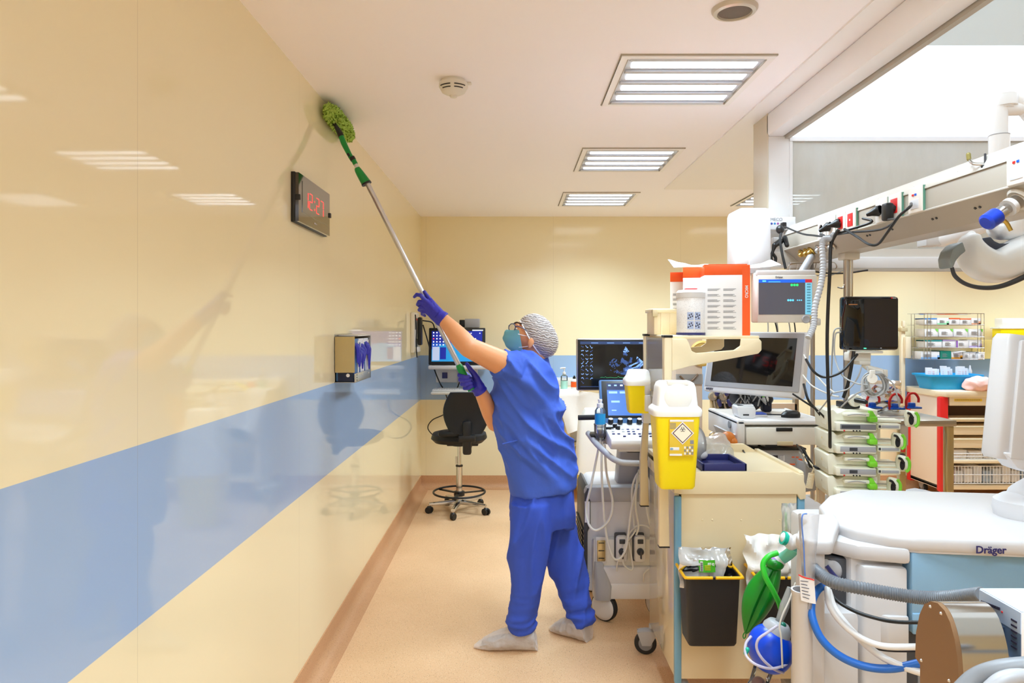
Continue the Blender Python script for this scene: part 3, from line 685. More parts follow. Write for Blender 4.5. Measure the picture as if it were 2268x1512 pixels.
# scrub top
b = MB()
b.loft([ring(1131, 1274, 1084, 3.38, .172, tilt=.018), ring(1128, 1276, 1070, 3.38, .176, tilt=.018), ring(1120, 1277, 1040, 3.38, .172), ring(1110, 1268, 1000, 3.38, .168), ring(1099, 1254, 950, 3.38, .168), ring(1091, 1246, 900, 3.38, .175),
        ring(1090, 1240, 870, 3.375, .185), ring(1094, 1229, 840, 3.37, .19), ring(1102, 1222, 818, 3.365, .18), ring(1112, 1210, 800, 3.36, .15), ring(1128, 1196, 785, 3.365, .11), ring(1150, 1196, 779, 3.37, .07)], m_scrub, 40, p=2.25)
S0, S1 = px(1150, 815, 3.30), LS.lerp(LE, .31)
d = (LE-LS).normalized(); u = Vector((-d.z, 0, d.x)).normalized(); w = d.cross(u)
def sl(P, a, c): return (P, u*a, w*c)
b.loft([sl(px(1165, 825, 3.34), .085, .09), sl(px(1148, 820, 3.28), .083, .085), sl(LS, .078, .08), sl(LS.lerp(LE, .16), .070, .070), sl(S1, .066, .068)], m_scrub, 32)
RS1 = RS.lerp(RE, .5); d2 = (RE-RS).normalized(); u2 = Vector((-d2.z, 0, d2.x)).normalized(); w2 = d2.cross(u2)
b.loft([(px(1160, 835, 3.45), u2*.09, w2*.09), (RS, u2*.08, w2*.08), (RS1, u2*.07, w2*.072)], m_scrub, 32)
P0 = px(1096, 880, 3.20)
def sdisp(co, n):
    # folds that run from the armpit down across the back, plus gathered cloth above the hem
    a = folds(.036, math.radians(-42), 2.0, 13)(co, n); c_ = folds(.017, math.radians(-64), 3.5, 20, 9)(co, n)
    k = max(0, min(1, (co.x+.02)/.12)); m_ = max(.25, min(1, (co.z-.78)/.15))
    return (a*(.35+.65*k)+c_*.6)*m_
link_mesh(remesh(b, .0075, 5, sdisp, 'scrub_top'), 'scrub_top', pr)
st = [o for o in pr.children if o.name.startswith('scrub_top')][0]
b = MB()   # side pocket and slit, sleeve hem
pk = [(1113, 983), (1146, 975), (1160, 1052), (1128, 1062)]
b.tube([px(x, y, 3.212) for x, y in pk[:2]], .0035, m_scrub, 8)
b.build('pocket_edge', st, True)
# gloves
def hand(name, limbs, palm, cuff, label):
    q = MB()
    for pts, rs in limbs: q.limb([px(*p) for p in pts], rs, m_glove)
    for pts, rs in palm: q.limb([px(*p) for p in pts], rs, m_glove)
    q.cyl(px(*cuff[0]), px(*cuff[1]), cuff[2], m_glove, cuff[3], n=20)
    return link_mesh(remesh(q, .0026, 3, lambda co, n: .0007*noise.noise(co*90), name), name, pr)
g1 = hand('glove', [
    ([(941, 664, 3.168), (932, 654, 3.165), (923, 652, 3.175), (918, 657, 3.190)], [.0105, .0098, .009, .0078]),
    ([(938, 672, 3.170), (929, 668, 3.172), (925, 674, 3.192), (931, 678, 3.216), (939, 679, 3.222)], [.0108, .010, .0092, .0085, .0075]),
    ([(940, 682, 3.172), (932, 680, 3.176), (929, 686, 3.196), (935, 690, 3.218), (943, 690, 3.222)], [.0105, .0098, .009, .0082, .0072]),
    ([(944, 690, 3.172), (937, 690, 3.180), (935, 695, 3.198), (941, 699, 3.216)], [.0096, .009, .0082, .007]),
    ([(962, 676, 3.178), (952, 663, 3.190), (945, 654, 3.192), (940, 646, 3.193)], [.014, .0112, .010, .0085])],
    [([(980, 704, 3.165), (944, 667, 3.170)], [.026, .013]), ([(978, 706, 3.165), (942, 675, 3.172)], [.026, .0135]), ([(976, 708, 3.165), (944, 684, 3.174)], [.025, .013]),
     ([(974, 710, 3.165), (948, 692, 3.174)], [.024, .012]), ([(972, 692, 3.168), (957, 672, 3.176)], [.022, .015])],
    ((983, 707, 3.165), (970, 697, 3.166), .0355, .029), '')
g2 = hand('glove', [
    ([(1027, 824, 3.250), (1018, 826, 3.232), (1017, 831, 3.206), (1028, 834, 3.192), (1038, 834, 3.195)], [.0108, .0104, .0098, .009, .008]),
    ([(1029, 833, 3.252), (1019, 836, 3.234), (1019, 841, 3.208), (1030, 843, 3.190), (1041, 842, 3.193)], [.0112, .0108, .010, .0092, .008]),
    ([(1032, 843, 3.252), (1023, 846, 3.236), (1023, 851, 3.210), (1033, 852, 3.192), (1044, 849, 3.194)], [.011, .0105, .0097, .009, .0078]),
    ([(1036, 852, 3.252), (1029, 856, 3.238), (1029, 860, 3.214), (1038, 860, 3.196), (1046, 856, 3.197)], [.010, .0096, .009, .0082, .007]),
    ([(1056, 838, 3.246), (1050, 828, 3.228), (1042, 818, 3.214), (1034, 806, 3.208)], [.017, .014, .0115, .009])],
    [([(1062, 858, 3.262), (1030, 828, 3.256)], [.027, .014]), ([(1062, 860, 3.262), (1032, 838, 3.258)], [.027, .014]), ([(1061, 862, 3.262), (1036, 848, 3.258)], [.026, .014]),
     ([(1060, 864, 3.262), (1040, 856, 3.256)], [.025, .013]), ([(1062, 856, 3.258), (1056, 840, 3.247)], [.026, .017])],
    ((1065, 868, 3.275), (1054, 852, 3.262), .0355, .029), '')
# shoes and shoe covers
m_cov = mat('shoe_cover_fleece', (236, 226, 222), .8, alpha=.60, bump=.5, bscale=70)
def foot(side, heel, toe, ank, label):
    heel, toe, ank = Vector(heel), Vector(toe), Vector(ank)
    d = (toe-heel); L = d.length; d = d.normalized(); s = Vector((-d.y, d.x, 0)).normalized(); up = Vector((0, 0, 1))
    q = MB()
    q.loft([(heel+up*.032, s*.02, up*.026), (heel+d*.03+up*.038, s*.036, up*.036), (heel+d*L*.4+up*.038, s*.035, up*.036), (heel+d*L*.72+up*.030, s*.044, up*.028), (heel+d*L*.92+up*.024, s*.03, up*.020), (toe+up*.02, s*.012, up*.012)], m_rubber, 24)
    q.loft([(heel+d*.05+up*.05, s*.035, d*.05), (heel+d*.055+up*.09, s*.034, d*.048), (heel+d*.055+up*.10, s*.032, d*.044)], m_rubber, 24)
    sh = q.build('shoe', pr, True)
    b = MB()
    prof = [(-.035, .004, .030, .010), (-.02, .050, .045, .044), (.04, .105, .052, .050), (.25, .108, .054, .052), (.45, .105, .056, .050), (.62, .086, .058, .042), (.80, .066, .056, .032), (.95, .046, .044, .022), (1.06, .026, .028, .012), (1.14, .012, .010, .005)]
    rings = []
    N = 44
    def fn(u, v):
        q_ = u*(len(prof)-1); k = min(int(q_), len(prof)-2); t = q_-k; A = [prof[k][i]+(prof[k+1][i]-prof[k][i])*t for i in range(4)]
        a = -PI/2+2*PI*v; hh = A[1]/2
        ca, sa = math.cos(a), math.sin(a)
        wr = 1+.12*noise.noise(Vector((u*9, v*16, side*3)))+.10*noise.noise(Vector((u*22, v*10, side)))
        z = hh+hh*(abs(sa)**.85)*(1 if sa > 0 else -1)*(wr if sa > 0 else 1)
        return heel+d*(A[0]*L)+s*(A[2]*(abs(ca)**.8)*(1 if ca > 0 else -1)*wr)+up*(max(.001, z))
    b.grid(fn, 56, N, m_cov)
    q = b.build('shoe_cover', pr, True, label='white fleece overshoe')
    l = MB(); a = heel+d*L*.40+up*.118-s*.01
    for q2 in (-1, 1): l.tube([a, a+d*.02*q2+up*.014-s*.012*0, a+d*.026*q2+up*.004-s*.02, a-s*.004], .0022, m_cable, 6)
    l.tube([a, a-s*.035+up*-.01+d*.004, a-s*.055-up*.045+d*.01], .002, m_cable, 6)
    l.build('lace', sh, True)
foot(1, W(1187, 1428, 3.30).xy.to_3d(), (W(1066, 1432, 3.285).x, 3.31, 0), AL, '')
foot(2, (W(1303, 1428, 3.385).x, 3.385, 0), (W(1228, 1395, 3.50).x, 3.50, 0), AR, '')
# ---------------------------------------------------------------- telescopic duster
PA, PB = px(817, 413, 3.20), px(1018, 812, 3.215)
dd = (PB-PA).normalized()
t = thing('telescopic_duster', 'long aluminium pole with green joints and fluffy green duster pad held to the ceiling corner', 'duster', px(1050, 862, 3.22))
b = MB(); b.cyl(PA-dd*.05, PB, .0125, m_alu, n=24); b.build('pole', t, True)
b = MB(); e = px(1044, 864, 3.22); b.tube([PB-dd*.012, PB+dd*.01, PB+dd*.06, e-dd*.02, e], [.0135, .018, .0165, .016, .017], m_green, 20, 4); b.build('grip', t, True)
b = MB(); b.tube([px(791, 372, 3.2), px(795, 380, 3.2), px(811, 405, 3.2)], [.013, .017, .023], m_green, 20, 6); b.cyl(px(811, 405, 3.2), px(812.5, 408, 3.2), .024, m_black); b.build('lock_collar', t, True)
b = MB(); b.cyl(px(786, 360, 3.2), px(792, 374, 3.2), .010, m_alu); b.build('inner_pole', t, True)
b = MB(); b.tube([px(755, 300, 3.2), px(762, 318, 3.2), px(774, 342, 3.2), px(780, 352, 3.2)], [.0125, .0135, .0115, .012], m_green, 18, 6); b.tube([px(782, 353, 3.2), px(788, 364, 3.2)], .0115, m_green, 18, 4)
b.build('angle_joint', t, True)
b = MB(); b.tube([px(779, 348, 3.2), px(783, 355, 3.2)], .0135, m_black, 18, 2); b.tube([px(756, 302, 3.2), px(750, 290, 3.2), px(743, 278, 3.19), px(735, 268, 3.2)], [.014, .013, .008, .009], m_black, 16, 5); b.cyl(px(770, 340, 3.19), px(774, 346, 3.19), .006, m_black); b.build('pivot', t, True)
random.seed(5)
m_fluff = mat('green_microfibre', (190, 222, 112), .9, bump=.8, bscale=160)
m_fluff2 = mat('dark_green_microfibre', (118, 150, 44), .9)
b = MB(); ctr = Vector((-.838, 3.33, 2.532))
for i in range(2400):
    u = random.uniform(-1, 1); a = random.uniform(0, 2*PI)
    e = (1-abs(u)**3.5)**.5
    n = Vector((math.cos(a), u*.8*abs(u), math.sin(a))).normalized(); p = Vector((ctr.x+.026*e*math.cos(a), ctr.y+.225*u, ctr.z+.040*e*math.sin(a)-.0))
    q_ = p+n*random.uniform(.006, .013)+Vector((random.uniform(-1, 1), random.uniform(-1, 1), random.uniform(-1, 1)))*.007
    q_.x = max(q_.x, XL+.002); q_.z = min(q_.z, ZC-.002)
    b.tube([p, (p+q_)/2+Vector((random.uniform(-1, 1), random.uniform(-1, 1), 0))*.003, q_], [.0042, .0040, .0018], m_fluff if random.random() < .72 else m_fluff2, 4, 1)
b.ell(ctr, (.028, .225, .042), m_fluff); b.build('duster_pad', t, True)
# ---------------------------------------------------------------- cream trolley in the foreground with posts and shelf
def castor(b, x, y, z0, r, w, mw, mh, dirx=0, fork=.5):
    d = Vector((math.sin(dirx), math.cos(dirx), 0)); s = Vector((math.cos(dirx), -math.sin(dirx), 0)); c = Vector((x, y, z0+r))-d*r*fork
    b.lathe([(r*.35, -w/2-.001), (r*.9, -w/2), (r, -w*.3), (r, w*.3), (r*.9, w/2), (r*.35, w/2+.001)], c, mw, s, 28)
    b.lathe([(0, -w/2-.004), (r*.62, -w/2-.002), (r*.62, w/2+.002), (0, w/2+.004)], c, m_mgrey, s, 24)
    for q in (-1, 1):
        o = c+s*(w/2+.006)*q
        b.add([o-s*.003+p for p in (d*r*.45-Vector((0, 0, r*.1)), -d*r*.3-Vector((0, 0, r*.15)), -d*r*.75+Vector((0, 0, r*1.05)), d*r*1.15+Vector((0, 0, r*1.15)))]+[o+s*.003+p for p in (d*r*.45-Vector((0, 0, r*.1)), -d*r*.3-Vector((0, 0, r*.15)), -d*r*.75+Vector((0, 0, r*1.05)), d*r*1.15+Vector((0, 0, r*1.15)))],
              [(0, 1, 2, 3), (7, 6, 5, 4), (0, 4, 5, 1), (1, 5, 6, 2), (2, 6, 7, 3), (3, 7, 4, 0)], mh)
    b.loft([(c+Vector((0, 0, r*1.0))+d*r*.2, s*(w/2+.009), d*r*.95), (c+Vector((0, 0, r*1.18))+d*r*.25, s*(w/2+.009), d*r*.85), (c+Vector((0, 0, r*1.32))+d*r*.35, s*(w*.4), d*r*.5)], mh, 20, p=3)
    b.cyl(c+d*r*fork+Vector((0, 0, r*1.25)), c+d*r*fork+Vector((0, 0, r*1.75)), w*.42, mh, n=16)
KX0, KX1, KY0, KY1, KZ = .650, 1.165, 2.74, 3.26, .97
t = thing('trolley', 'cream plastic medical trolley with blue corner strips carrying two black bins', 'trolley', ((KX0+KX1)/2, (KY0+KY1)/2, 0))
m_side = mat('cream_side_panel', (214, 200, 166), .16, coat=.6)
b = MB(); b.box(KX0, KX0+.02, KY0+.015, KY1-.005, .14, KZ-.075, m_side, .003); b.box(KX1-.02, KX1, KY0+.015, KY1, .14, KZ-.075, m_side, .003); b.box(KX0+.01, KX1-.01, KY1-.02, KY1, .14, KZ-.06, m_beige); b.box(KX0+.01, KX1-.01, KY0+.02, KY1-.01, .14, .18, m_beige); b.build('body', t, True)
b = MB(); b.box(KX0+.026, KX1-.028, KY0+.006, KY0+.022, .14, KZ-.085, m_beige2)
for x in (.76, .80, .915, 1.07): b.lathe([(.004, 0), (.003, .002), (0, .003)], (x, KY0+.006, .895-.12), m_beige, (0, -1, 0), 12)
b.build('front_panel', t, True)
for x in (KX0-.002, KX1-.024):
    b = MB(); b.box(x, x+.028, KY0, KY0+.024, .12, KZ-.10, m_blue, .006); b.build('corner_strip', t, True, label='light blue corner strip')
poly = [(KX0-.006, KZ-.085), (KX0-.006, KZ-.005), (KX0+.01, KZ), (KX1-.045, KZ), (KX1-.012, KZ-.018), (KX1+.004, KZ-.055), (KX1+.004, KZ-.108), (KX1-.018, KZ-.112), (KX1-.03, KZ-.09), (KX0+.02, KZ-.09)]
b = MB()
b.prism(poly, KY0-.008, KY0+.012, m_beige, 'xz', .004)
b.box(KX0-.006, KX1+.004, KY0+.005, KY1+.005, KZ-.09, KZ-.012, m_beige, .006)
b.prism([(KY0, KZ-.04), (KY0, KZ-.002), (KY0+.02, KZ), (KY1, KZ+.0), (KY1, KZ-.04)], KX0-.006, KX0+.014, m_beige, 'yz', .003)
b.prism([(KY0+.012, KZ-.05), (KY0+.012, KZ-.006), (KY0+.03, KZ-.002), (KY1, KZ), (KY1, KZ-.05)], KX1-.016, KX1+.004, m_beige, 'yz', .003)
b.prism([(KX0+.12, KZ-.04), (KX0+.13, KZ+.024), (KX1-.07, KZ+.024), (KX1-.02, KZ-.005), (KX1-.02, KZ-.05), (KX0, KZ-.05)], KY1-.02, KY1+.005, m_beige, 'xz', .004)
b.build('worktop', t, True)
b = MB(); castor(b, .655, 3.245, .0, .052, .024, m_rubber, m_grey, math.radians(100)); b.build('castor', t, True)
for x, y in ((KX1-.04, 3.22), (.69, 2.80), (KX1-.04, 2.80)):
    b = MB(); castor(b, x, y, .0, .052, .024, m_rubber, m_grey); b.build('castor', t, True)
# posts, plexi side and cantilever shelf belong to the trolley
for Y, x0, x1, zb in ((3.20, .612, .642, .716), (2.735, .600, .632, .675)):
    fr = MB(); fr.box(x0, x1, Y-.02, Y+.02, 1.18, 1.510, m_beige, .006); fr.box(x0-.002, x1+.002, Y-.022, Y+.022, 1.505, 1.514, m_black)
    fr.prism([(x0+.006, 1.19), (x1-.004, 1.19), (x1-.014, .94), (x1-.008, zb), (x0-.018, zb), (x0-.018, .94)], Y-.014, Y+.014, m_beiged if Y > 3 else m_beige, 'xz', .004); fr.box(x0-.018, x1-.008, Y-.015, Y+.015, zb-.004, zb, m_black)
    fr.box(x0-.006, x1+.006, Y-.026, Y+.026, 1.10, 1.20, m_white, .006); fr.build('post', t, True)
b = MB(); b.box(.618, .630, 2.76, 3.18, 1.19, 1.50, m_frost); b.box(.616, .632, 2.76, 3.18, 1.24, 1.262, m_steel); b.build('side_screen', t, True)
b = MB()
b.box(.635, .985, 2.735, 3.21, 1.498, 1.512, m_beige, .004); b.build('shelf', t, True)
arm = [(.632, 1.36), (.632, 1.498), (.970, 1.498), (.985, 1.485), (.985, 1.455), (.97, 1.437), (.64, 1.357)]
for Y in (2.72, 3.20):
    b = MB(); b.prism([(.632, 1.372), (.632, 1.500), (.690, 1.500), (.70, 1.484), (.712, 1.45), (.73, 1.443), (.88, 1.455), (.905, 1.472), (.908, 1.50), (.978, 1.500), (.988, 1.49), (.988, 1.455), (.975, 1.441), (.70, 1.39)], Y, Y+.014, m_beige, 'xz', .003); b.build('shelf_arm', t, True)
# ---- things on the shelf
m_micbox_o = m_orange
def orange_box(label, loc, dims, rz):
    g = thing('carton', label, 'box', loc, (0, 0, rz), 'white and orange cartons on the shelf')
    w, d, h = dims; b = MB(); b.box(-w/2, w/2, 0, d, 0, h*.86, m_card, .0015); b.box(-w/2, w/2, 0, d, h*.86, h, m_orange, .0015); b.box(w/2-.03, w/2+.0006, -.0006, d, 0, h*.99, m_orange)
    b.box(-w/2, w/2-.01, .004, d*.5, h, h+.004, m_orange); b.box(-w/2+.03, w/2, d*.5, d*.7, h, h+.006, m_orange)
    for i in range(2):
        for j in range(8):
            for q in range(3): b.box(-w/2+.012+.062*i, -w/2+.012+.062*i+.05-.006*((j+q) % 3), -.0009, 0, h*(.66-.078*j)-.0035*q, h*(.66-.078*j)-.0035*q+.0016, m_inkg)
    b.build('carton_body', g)
    q = MB(); q.text('MICRO', .016, Matrix.Translation((w/2-.014, -.0015, h*.62)) @ FRONT @ Matrix.Rotation(-PI/2, 4, 'Z'), m_card, .0004, bold=.0003); q.build('lettering', g, label='white lettering MICRO')
    return g
orange_box('tall orange-topped white carton nearest on the trolley shelf, turned slightly', (.868, 2.775, 1.512), (.178, .13, .285), math.radians(-8))
orange_box('second orange-topped white carton behind the front one on the shelf', (.80, 2.93, 1.512), (.14, .10, .285), math.radians(-14))
orange_box('orange-topped white carton at the left rear, behind the wipes tub', (.775, 3.06, 1.512), (.14, .10, .275), math.radians(-14))
g = thing('wipes_tub', 'white wipes tub with blue base and red lid tab on the trolley shelf', 'tub', (.727, 2.80, 1.514))
m_tubw = mat('speckled_white_tub', (236, 232, 230), .35); nt = m_tubw.node_tree; v = nt.nodes.new('ShaderNodeTexVoronoi'); v.inputs['Scale'].default_value = 260; r = nt.nodes.new('ShaderNodeValToRGB')
r.color_ramp.elements[0].position = .18; r.color_ramp.elements[1].position = .26; r.color_ramp.elements[0].color = (.45, .42, .42, 1); r.color_ramp.elements[1].color = (.82, .80, .79, 1)
tc = nt.nodes.new('ShaderNodeTexCoord'); nt.links.new(tc.outputs['Object'], v.inputs[0]); nt.links.new(v.outputs['Distance'], r.inputs[0]); nt.links.new(r.outputs[0], nt.nodes['Principled BSDF'].inputs['Base Color'])
b = MB(); b.lathe([(.054, .004), (.056, .012), (.056, .148), (.050, .158)], (0, 0, 0), m_tubw, n=40); b.build('body', g)
b = MB(); b.lathe([(0, 0), (.058, 0), (.058, .009), (.05, .012)], (0, 0, 0), m_dblue, n=40); b.build('base', g)
b = MB(); b.lathe([(.057, .150), (.058, .155), (.058, .172), (.050, .182), (0, .184)], (0, 0, 0), m_white, n=40); b.build('lid', g)
b = MB(); b.box(-.026, .02, -.03, .0, .184, .190, mat('coral_tab', (246, 100, 100), .4), .002); b.build('tab', g)
b = MB()
for i in range(2):
    for j in range(2):
        a0 = math.radians(-118+30*i)
        b.grid(lambda u, v: (.0568*math.cos(a0+u*.44), .0568*math.sin(a0+u*.44), .024+.036*j+.032*v), 6, 1, mat('tub_sticker', (176, 190, 222), .5))
        for q in range(5): a = a0+.08+.07*q; b.cbox((.0574*math.cos(a), .0574*math.sin(a), .032+.036*j+.004*((q*3+i) % 5)), (.005, .001, .005), m_ink, rot=(0, 0, a+PI/2))
b.build('sticker', g)
g = thing('storage_bin', 'cream ribbed plastic bin at the rear left of the trolley shelf', 'bin', (.70, 3.09, 1.512))
b = MB(); b.box(-.075, .10, -.06, .10, 0, .105, m_beige, .004); b.box(-.083, .105, -.068, .105, .098, .115, m_beige, .004)
for k in range(3): b.box(-.045+.04*k, -.039+.04*k, -.064, -.06, 0, .10, m_beige)
b.box(-.083, -.06, -.07, -.05, .08, .112, m_beiged, .003); b.build('bin_body', g)
g = thing('pulse_meter', 'small black device with round dial lying in the cream bin', 'device', (.758, 3.14, 1.60))
b = MB(); b.box(-.03, .035, -.02, .03, 0, .055, m_black, .008); b.box(.0, .03, -.01, .02, .05, .07, m_black, .006); b.build('body', g); b = MB(); b.lathe([(.013, 0), (.013, .003), (.009, .004), (.008, .001), (0, .001)], (0, -.02, .03), m_mgrey, (0, -1, 0), 20); b.build('dial', g)
b = MB()
def sheetf(u, v):
    T = (1.848, 1.834, 1.822, 1.827, 1.815, 1.812, 1.818, 1.828, 1.846); B = (1.803, 1.806, 1.806, 1.800, 1.800, 1.800, 1.802, 1.806, 1.815)
    q = u*8; k = min(int(q), 7); f = q-k; f = f*f*(3-2*f); zt_ = T[k]+(T[k+1]-T[k])*f; zb2 = B[k]+(B[k+1]-B[k])*f
    return (.695+.46*u, 2.955+.11*v+.004*math.sin(u*11), zb2+(zt_-zb2)*v)
b.grid(sheetf, 30, 6, m_paper, .002)
tag(b.build('paper_sheet'), 'white folded paper sheet lying across the orange cartons', 'paper')
# ---- sharps containers
def sharps(name, label, loc, w, d, h, lidh, decal=True):
    g = thing(name, label, 'sharps container', loc, group=None)
    b = MB(); P = 3.6
    b.loft([((0, 0, 0), (w*.33, 0, 0), (0, d*.36, 0)), ((0, 0, .01), (w*.36, 0, 0), (0, d*.40, 0)), ((0, 0, h-lidh), (w*.455, 0, 0), (0, d*.47, 0))], m_yel, 48, p=P*2); b.build('body', g)
    b = MB(); z = h-lidh
    b.loft([((0, 0, z-.012), (w*.485, 0, 0), (0, d*.5, 0)), ((0, 0, z+.004), (w*.505, 0, 0), (0, d*.52, 0)), ((0, 0, z+.014), (w*.49, 0, 0), (0, d*.5, 0)), ((0, 0, z+.026), (w*.42, 0, 0), (0, d*.45, 0)), ((0, 0, h-.022), (w*.385, 0, 0), (0, d*.40, 0)), ((0, 0, h-.006), (w*.35, 0, 0), (0, d*.36, 0)), ((0, 0, h), (w*.30, 0, 0), (0, d*.30, 0))], m_lid, 48, p=P*1.6)
    if decal: b.lathe([(.052, 0), (.048, .003), (0, .004)], (0, -d*.418, z+.058), m_lid, (0, -1, .06), 36); b.box(-.04, .04, -d*.40, -d*.2, h-.012, h+.006, m_lid, .004)
    b.build('lid', g, label='milky white lid')
    return g
SB = sharps('sharps_container', 'large yellow sharps container with milky lid and biohazard label', (.613, 2.595, .945), .186, .14, .398, .115)
fy = -.0665
b = MB(); b.box(-.036, .055, fy-.006, fy-.001, .128, .262, mat('label_warm_yellow', (232, 196, 60), .6), .001)
def diamond(c, r, y, m): b.add([(c[0]+r, y, c[1]), (c[0], y, c[1]+r), (c[0]-r, y, c[1]), (c[0], y, c[1]-r), (c[0]+r, y+.001, c[1]), (c[0], y+.001, c[1]+r), (c[0]-r, y+.001, c[1]), (c[0], y+.001, c[1]-r)], [(0, 1, 2, 3), (7, 6, 5, 4), (0, 4, 5, 1), (1, 5, 6, 2), (2, 6, 7, 3), (3, 7, 4, 0)], m)
dc = (.012, .212)
diamond(dc, .042, fy-.0075, m_card); diamond(dc, .037, fy-.0082, mat('label_brown', (90, 40, 30), .6)); diamond(dc, .033, fy-.0089, mat('label_cream', (246, 238, 214), .6))
bh = Vector((dc[0], fy-.0095, dc[1]+.014))
for k in range(3):
    a = PI/2+k*2*PI/3; q = [bh+Vector((.0052*math.cos(a)+.0046*math.cos(s_), 0, .0052*math.sin(a)+.0046*math.sin(s_))) for s_ in [a+.5+i*(2*PI-1)/12 for i in range(13)]]
    b.tube(q, .0008, m_ink, 5, 1)
for k in range(6): b.box(-.034, -.012, fy-.0068, fy-.006, .248-.004*k, .2495-.004*k, m_inkg)
for k in range(6): b.box(.038, .053, fy-.0068, fy-.006, .165-.005*k, .1665-.005*k, m_inkg)
for i in range(4):
    for j in range(3): b.box(.018+.009*i, .024+.009*i, fy-.0069, fy-.006, .133+.011*j, .141+.011*j, m_inkg if (i+j) % 2 else m_card)
b.box(.04, .053, fy-.0068, fy-.006, .172, .186, m_inkg); b.box(-.034, .0, fy-.0066, fy-.006, .149, .16, m_card, .002); b.ell((-.028, fy-.0068, .154), (.006, .0006, .004), m_pblue)
b.box(-.035, .01, fy-.0068, fy-.006, .129, .136, m_card); b.box(-.034, .053, fy-.0066, fy-.006, .254, .2605, m_card)
b.build('warning_label', SB, label='yellow biohazard warning label')
b = MB(); b.box(-.02, .02, .06, .125, .2, .3, m_beige, .004); b.build('holder', SB)
S2 = sharps('sharps_container', 'small yellow sharps container clamped to the rear trolley post', (.572, 3.125, 1.158), .13, .11, .195, .058, False)
b = MB(); b.box(.02, .055, -.06, .075, .01, .085, m_white, .006); b.box(.02, .06, -.055, .0, .085, .15, m_white2, .004); b.box(.045, .054, -.06, -.054, .07, .11, m_yel); b.build('clamp', S2)
# ---- things on the worktop
g = thing('tray', 'navy blue plastic tray on the trolley worktop', 'tray', (.86, 2.90, KZ-.011))
b = MB(); b.box(-.09, .09, -.12, .1, 0, .01, m_dblue, .004)
for a in ((-.09, -.08, -.12, .1), (.08, .09, -.12, .1), (-.09, .09, -.12, -.11), (-.09, .09, .09, .1)): b.box(*a, 0, .034, m_dblue, .003)
b.build('tray_body', g)
random.seed(11)
def pouch(name, label, c, sx, sz, rz, m, tilt=0, amp=.012, seed=0, cat='packet', ry=.02, cols=None):
    o = thing(name, label, cat, c, (tilt, 0, rz))
    b = MB()
    for s in (-1, 1):
        b.grid(lambda u, v: ((u-.5)*sx, s*ry*math.sin(PI*u)**.6*math.sin(PI*v)**.6+amp*noise.noise(Vector((u*4+seed, v*4, seed))), v*sz+.01*noise.noise(Vector((u*3, seed, 1)))), 20, 20, m)
    b.build('film', o); return o
pouch('plastic_bag', 'crumpled clear plastic bag lying on the trolley worktop behind the tray', (.90, 3.06, KZ-.010), .22, .14, .2, m_film, math.radians(-50), .03, 3, 'plastic bag')
g = thing('syringe_pouch', 'clear bag with white syringe caps behind the yellow sharps container', 'packet', (.80, 2.98, KZ-.011))
b = MB(); b.ell((0, 0, .06), (.03, .03, .035), m_white); b.ell((.02, -.01, .035), (.025, .02, .02), m_white2); b.build('contents', g); b = MB(); b.ell((0, 0, .075), (.042, .035, .08), m_film); b.build('film', g)
# ---- black bins with yellow rims
def bin_(label, x):
    g = thing('waste_bin', label, 'bin', (x, 2.652, .337), group='black waste bins hung on the trolley')
    b = MB(); m_bin = mat('black_bin_plastic', (30, 29, 31), .45, bump=.05, bscale=300)
    b.loft([((0, 0, 0), (.088, 0, 0), (0, .050, 0)), ((0, 0, .01), (.093, 0, 0), (0, .054, 0)), ((0, 0, .25), (.103, 0, 0), (0, .063, 0)), ((0, 0, .265), (.106, 0, 0), (0, .066, 0)), ((0, 0, .265), (.101, 0, 0), (0, .061, 0)), ((0, 0, .20), (.098, 0, 0), (0, .058, 0))], m_bin, 64, p=11, caps=True); b.build('bin_body', g)
    b = MB()
    for s in (-1, 1):
        pts = [(s*.006, -.070, .266), (s*.09, -.070, .266), (s*.104, -.067, .266), (s*.109, -.055, .266), (s*.109, .065, .270)]
        b.tube(pts, .0058, mat('yellow_rim', (246, 190, 10), .4), 10, 5)
    b.build('rim', g, label='yellow rim handle')
    b = MB(); b.box(-.09, -.02, .066, .085, .275, .30, m_dgrey, .002); b.cyl((-.07, .066, .288), (-.07, .06, .288), .006, m_grey, n=12); b.build('hanger', g)
    return g
bin_('left black waste bin with yellow rim, whole, on the trolley front', .759)
bin_('right black waste bin with yellow rim behind the green rubber bag', 1.030)
o = pouch('packaging', 'clear medical wrapper with green barcode label in the left bin', (.745, 2.64, .545), .205, .15, .0, m_wrap, math.radians(-8), .03, 1, 'packaging', .03)
b = MB(); b.grid(lambda u, v: (-.034+.062*u, -.036-.006*math.sin(PI*u), .064+.045*v), 6, 4, mat('green_label', (74, 176, 30), .5), .001); b.box(-.030, -.020, -.041, -.038, .068, .104, m_card)
for k in range(9): b.box(-.029, -.021, -.0425, -.041, .070+.0036*k, .0715+.0036*k, m_ink)
b.text('e', .022, fronttext((.018, -.0445, .096)), m_card); 
for k in range(4): b.box(-.014, .008, -.0435, -.0425, .088-.005*k, .0895-.005*k, m_yel2)
b.build('label', o, label='green and white barcode label')
b = MB()
for k in range(3):
    for j in range(22-3*k): b.cbox((-.06+.006*j, -.031, .046-.012*k), (.003, .001, .004), m_inkg)
b.build('print', o)
o = pouch('packaging', 'white paper wrappers sticking out of the right bin', (.985, 2.65, .55), .16, .19, .0, m_paper, math.radians(-10), .05, 9, 'packaging', .035)
o = pouch('packaging', 'second white paper wrapper beside the green tube in the right bin', (1.08, 2.64, .54), .12, .15, .3, m_paper, math.radians(-8), .04, 4, 'packaging', .03)
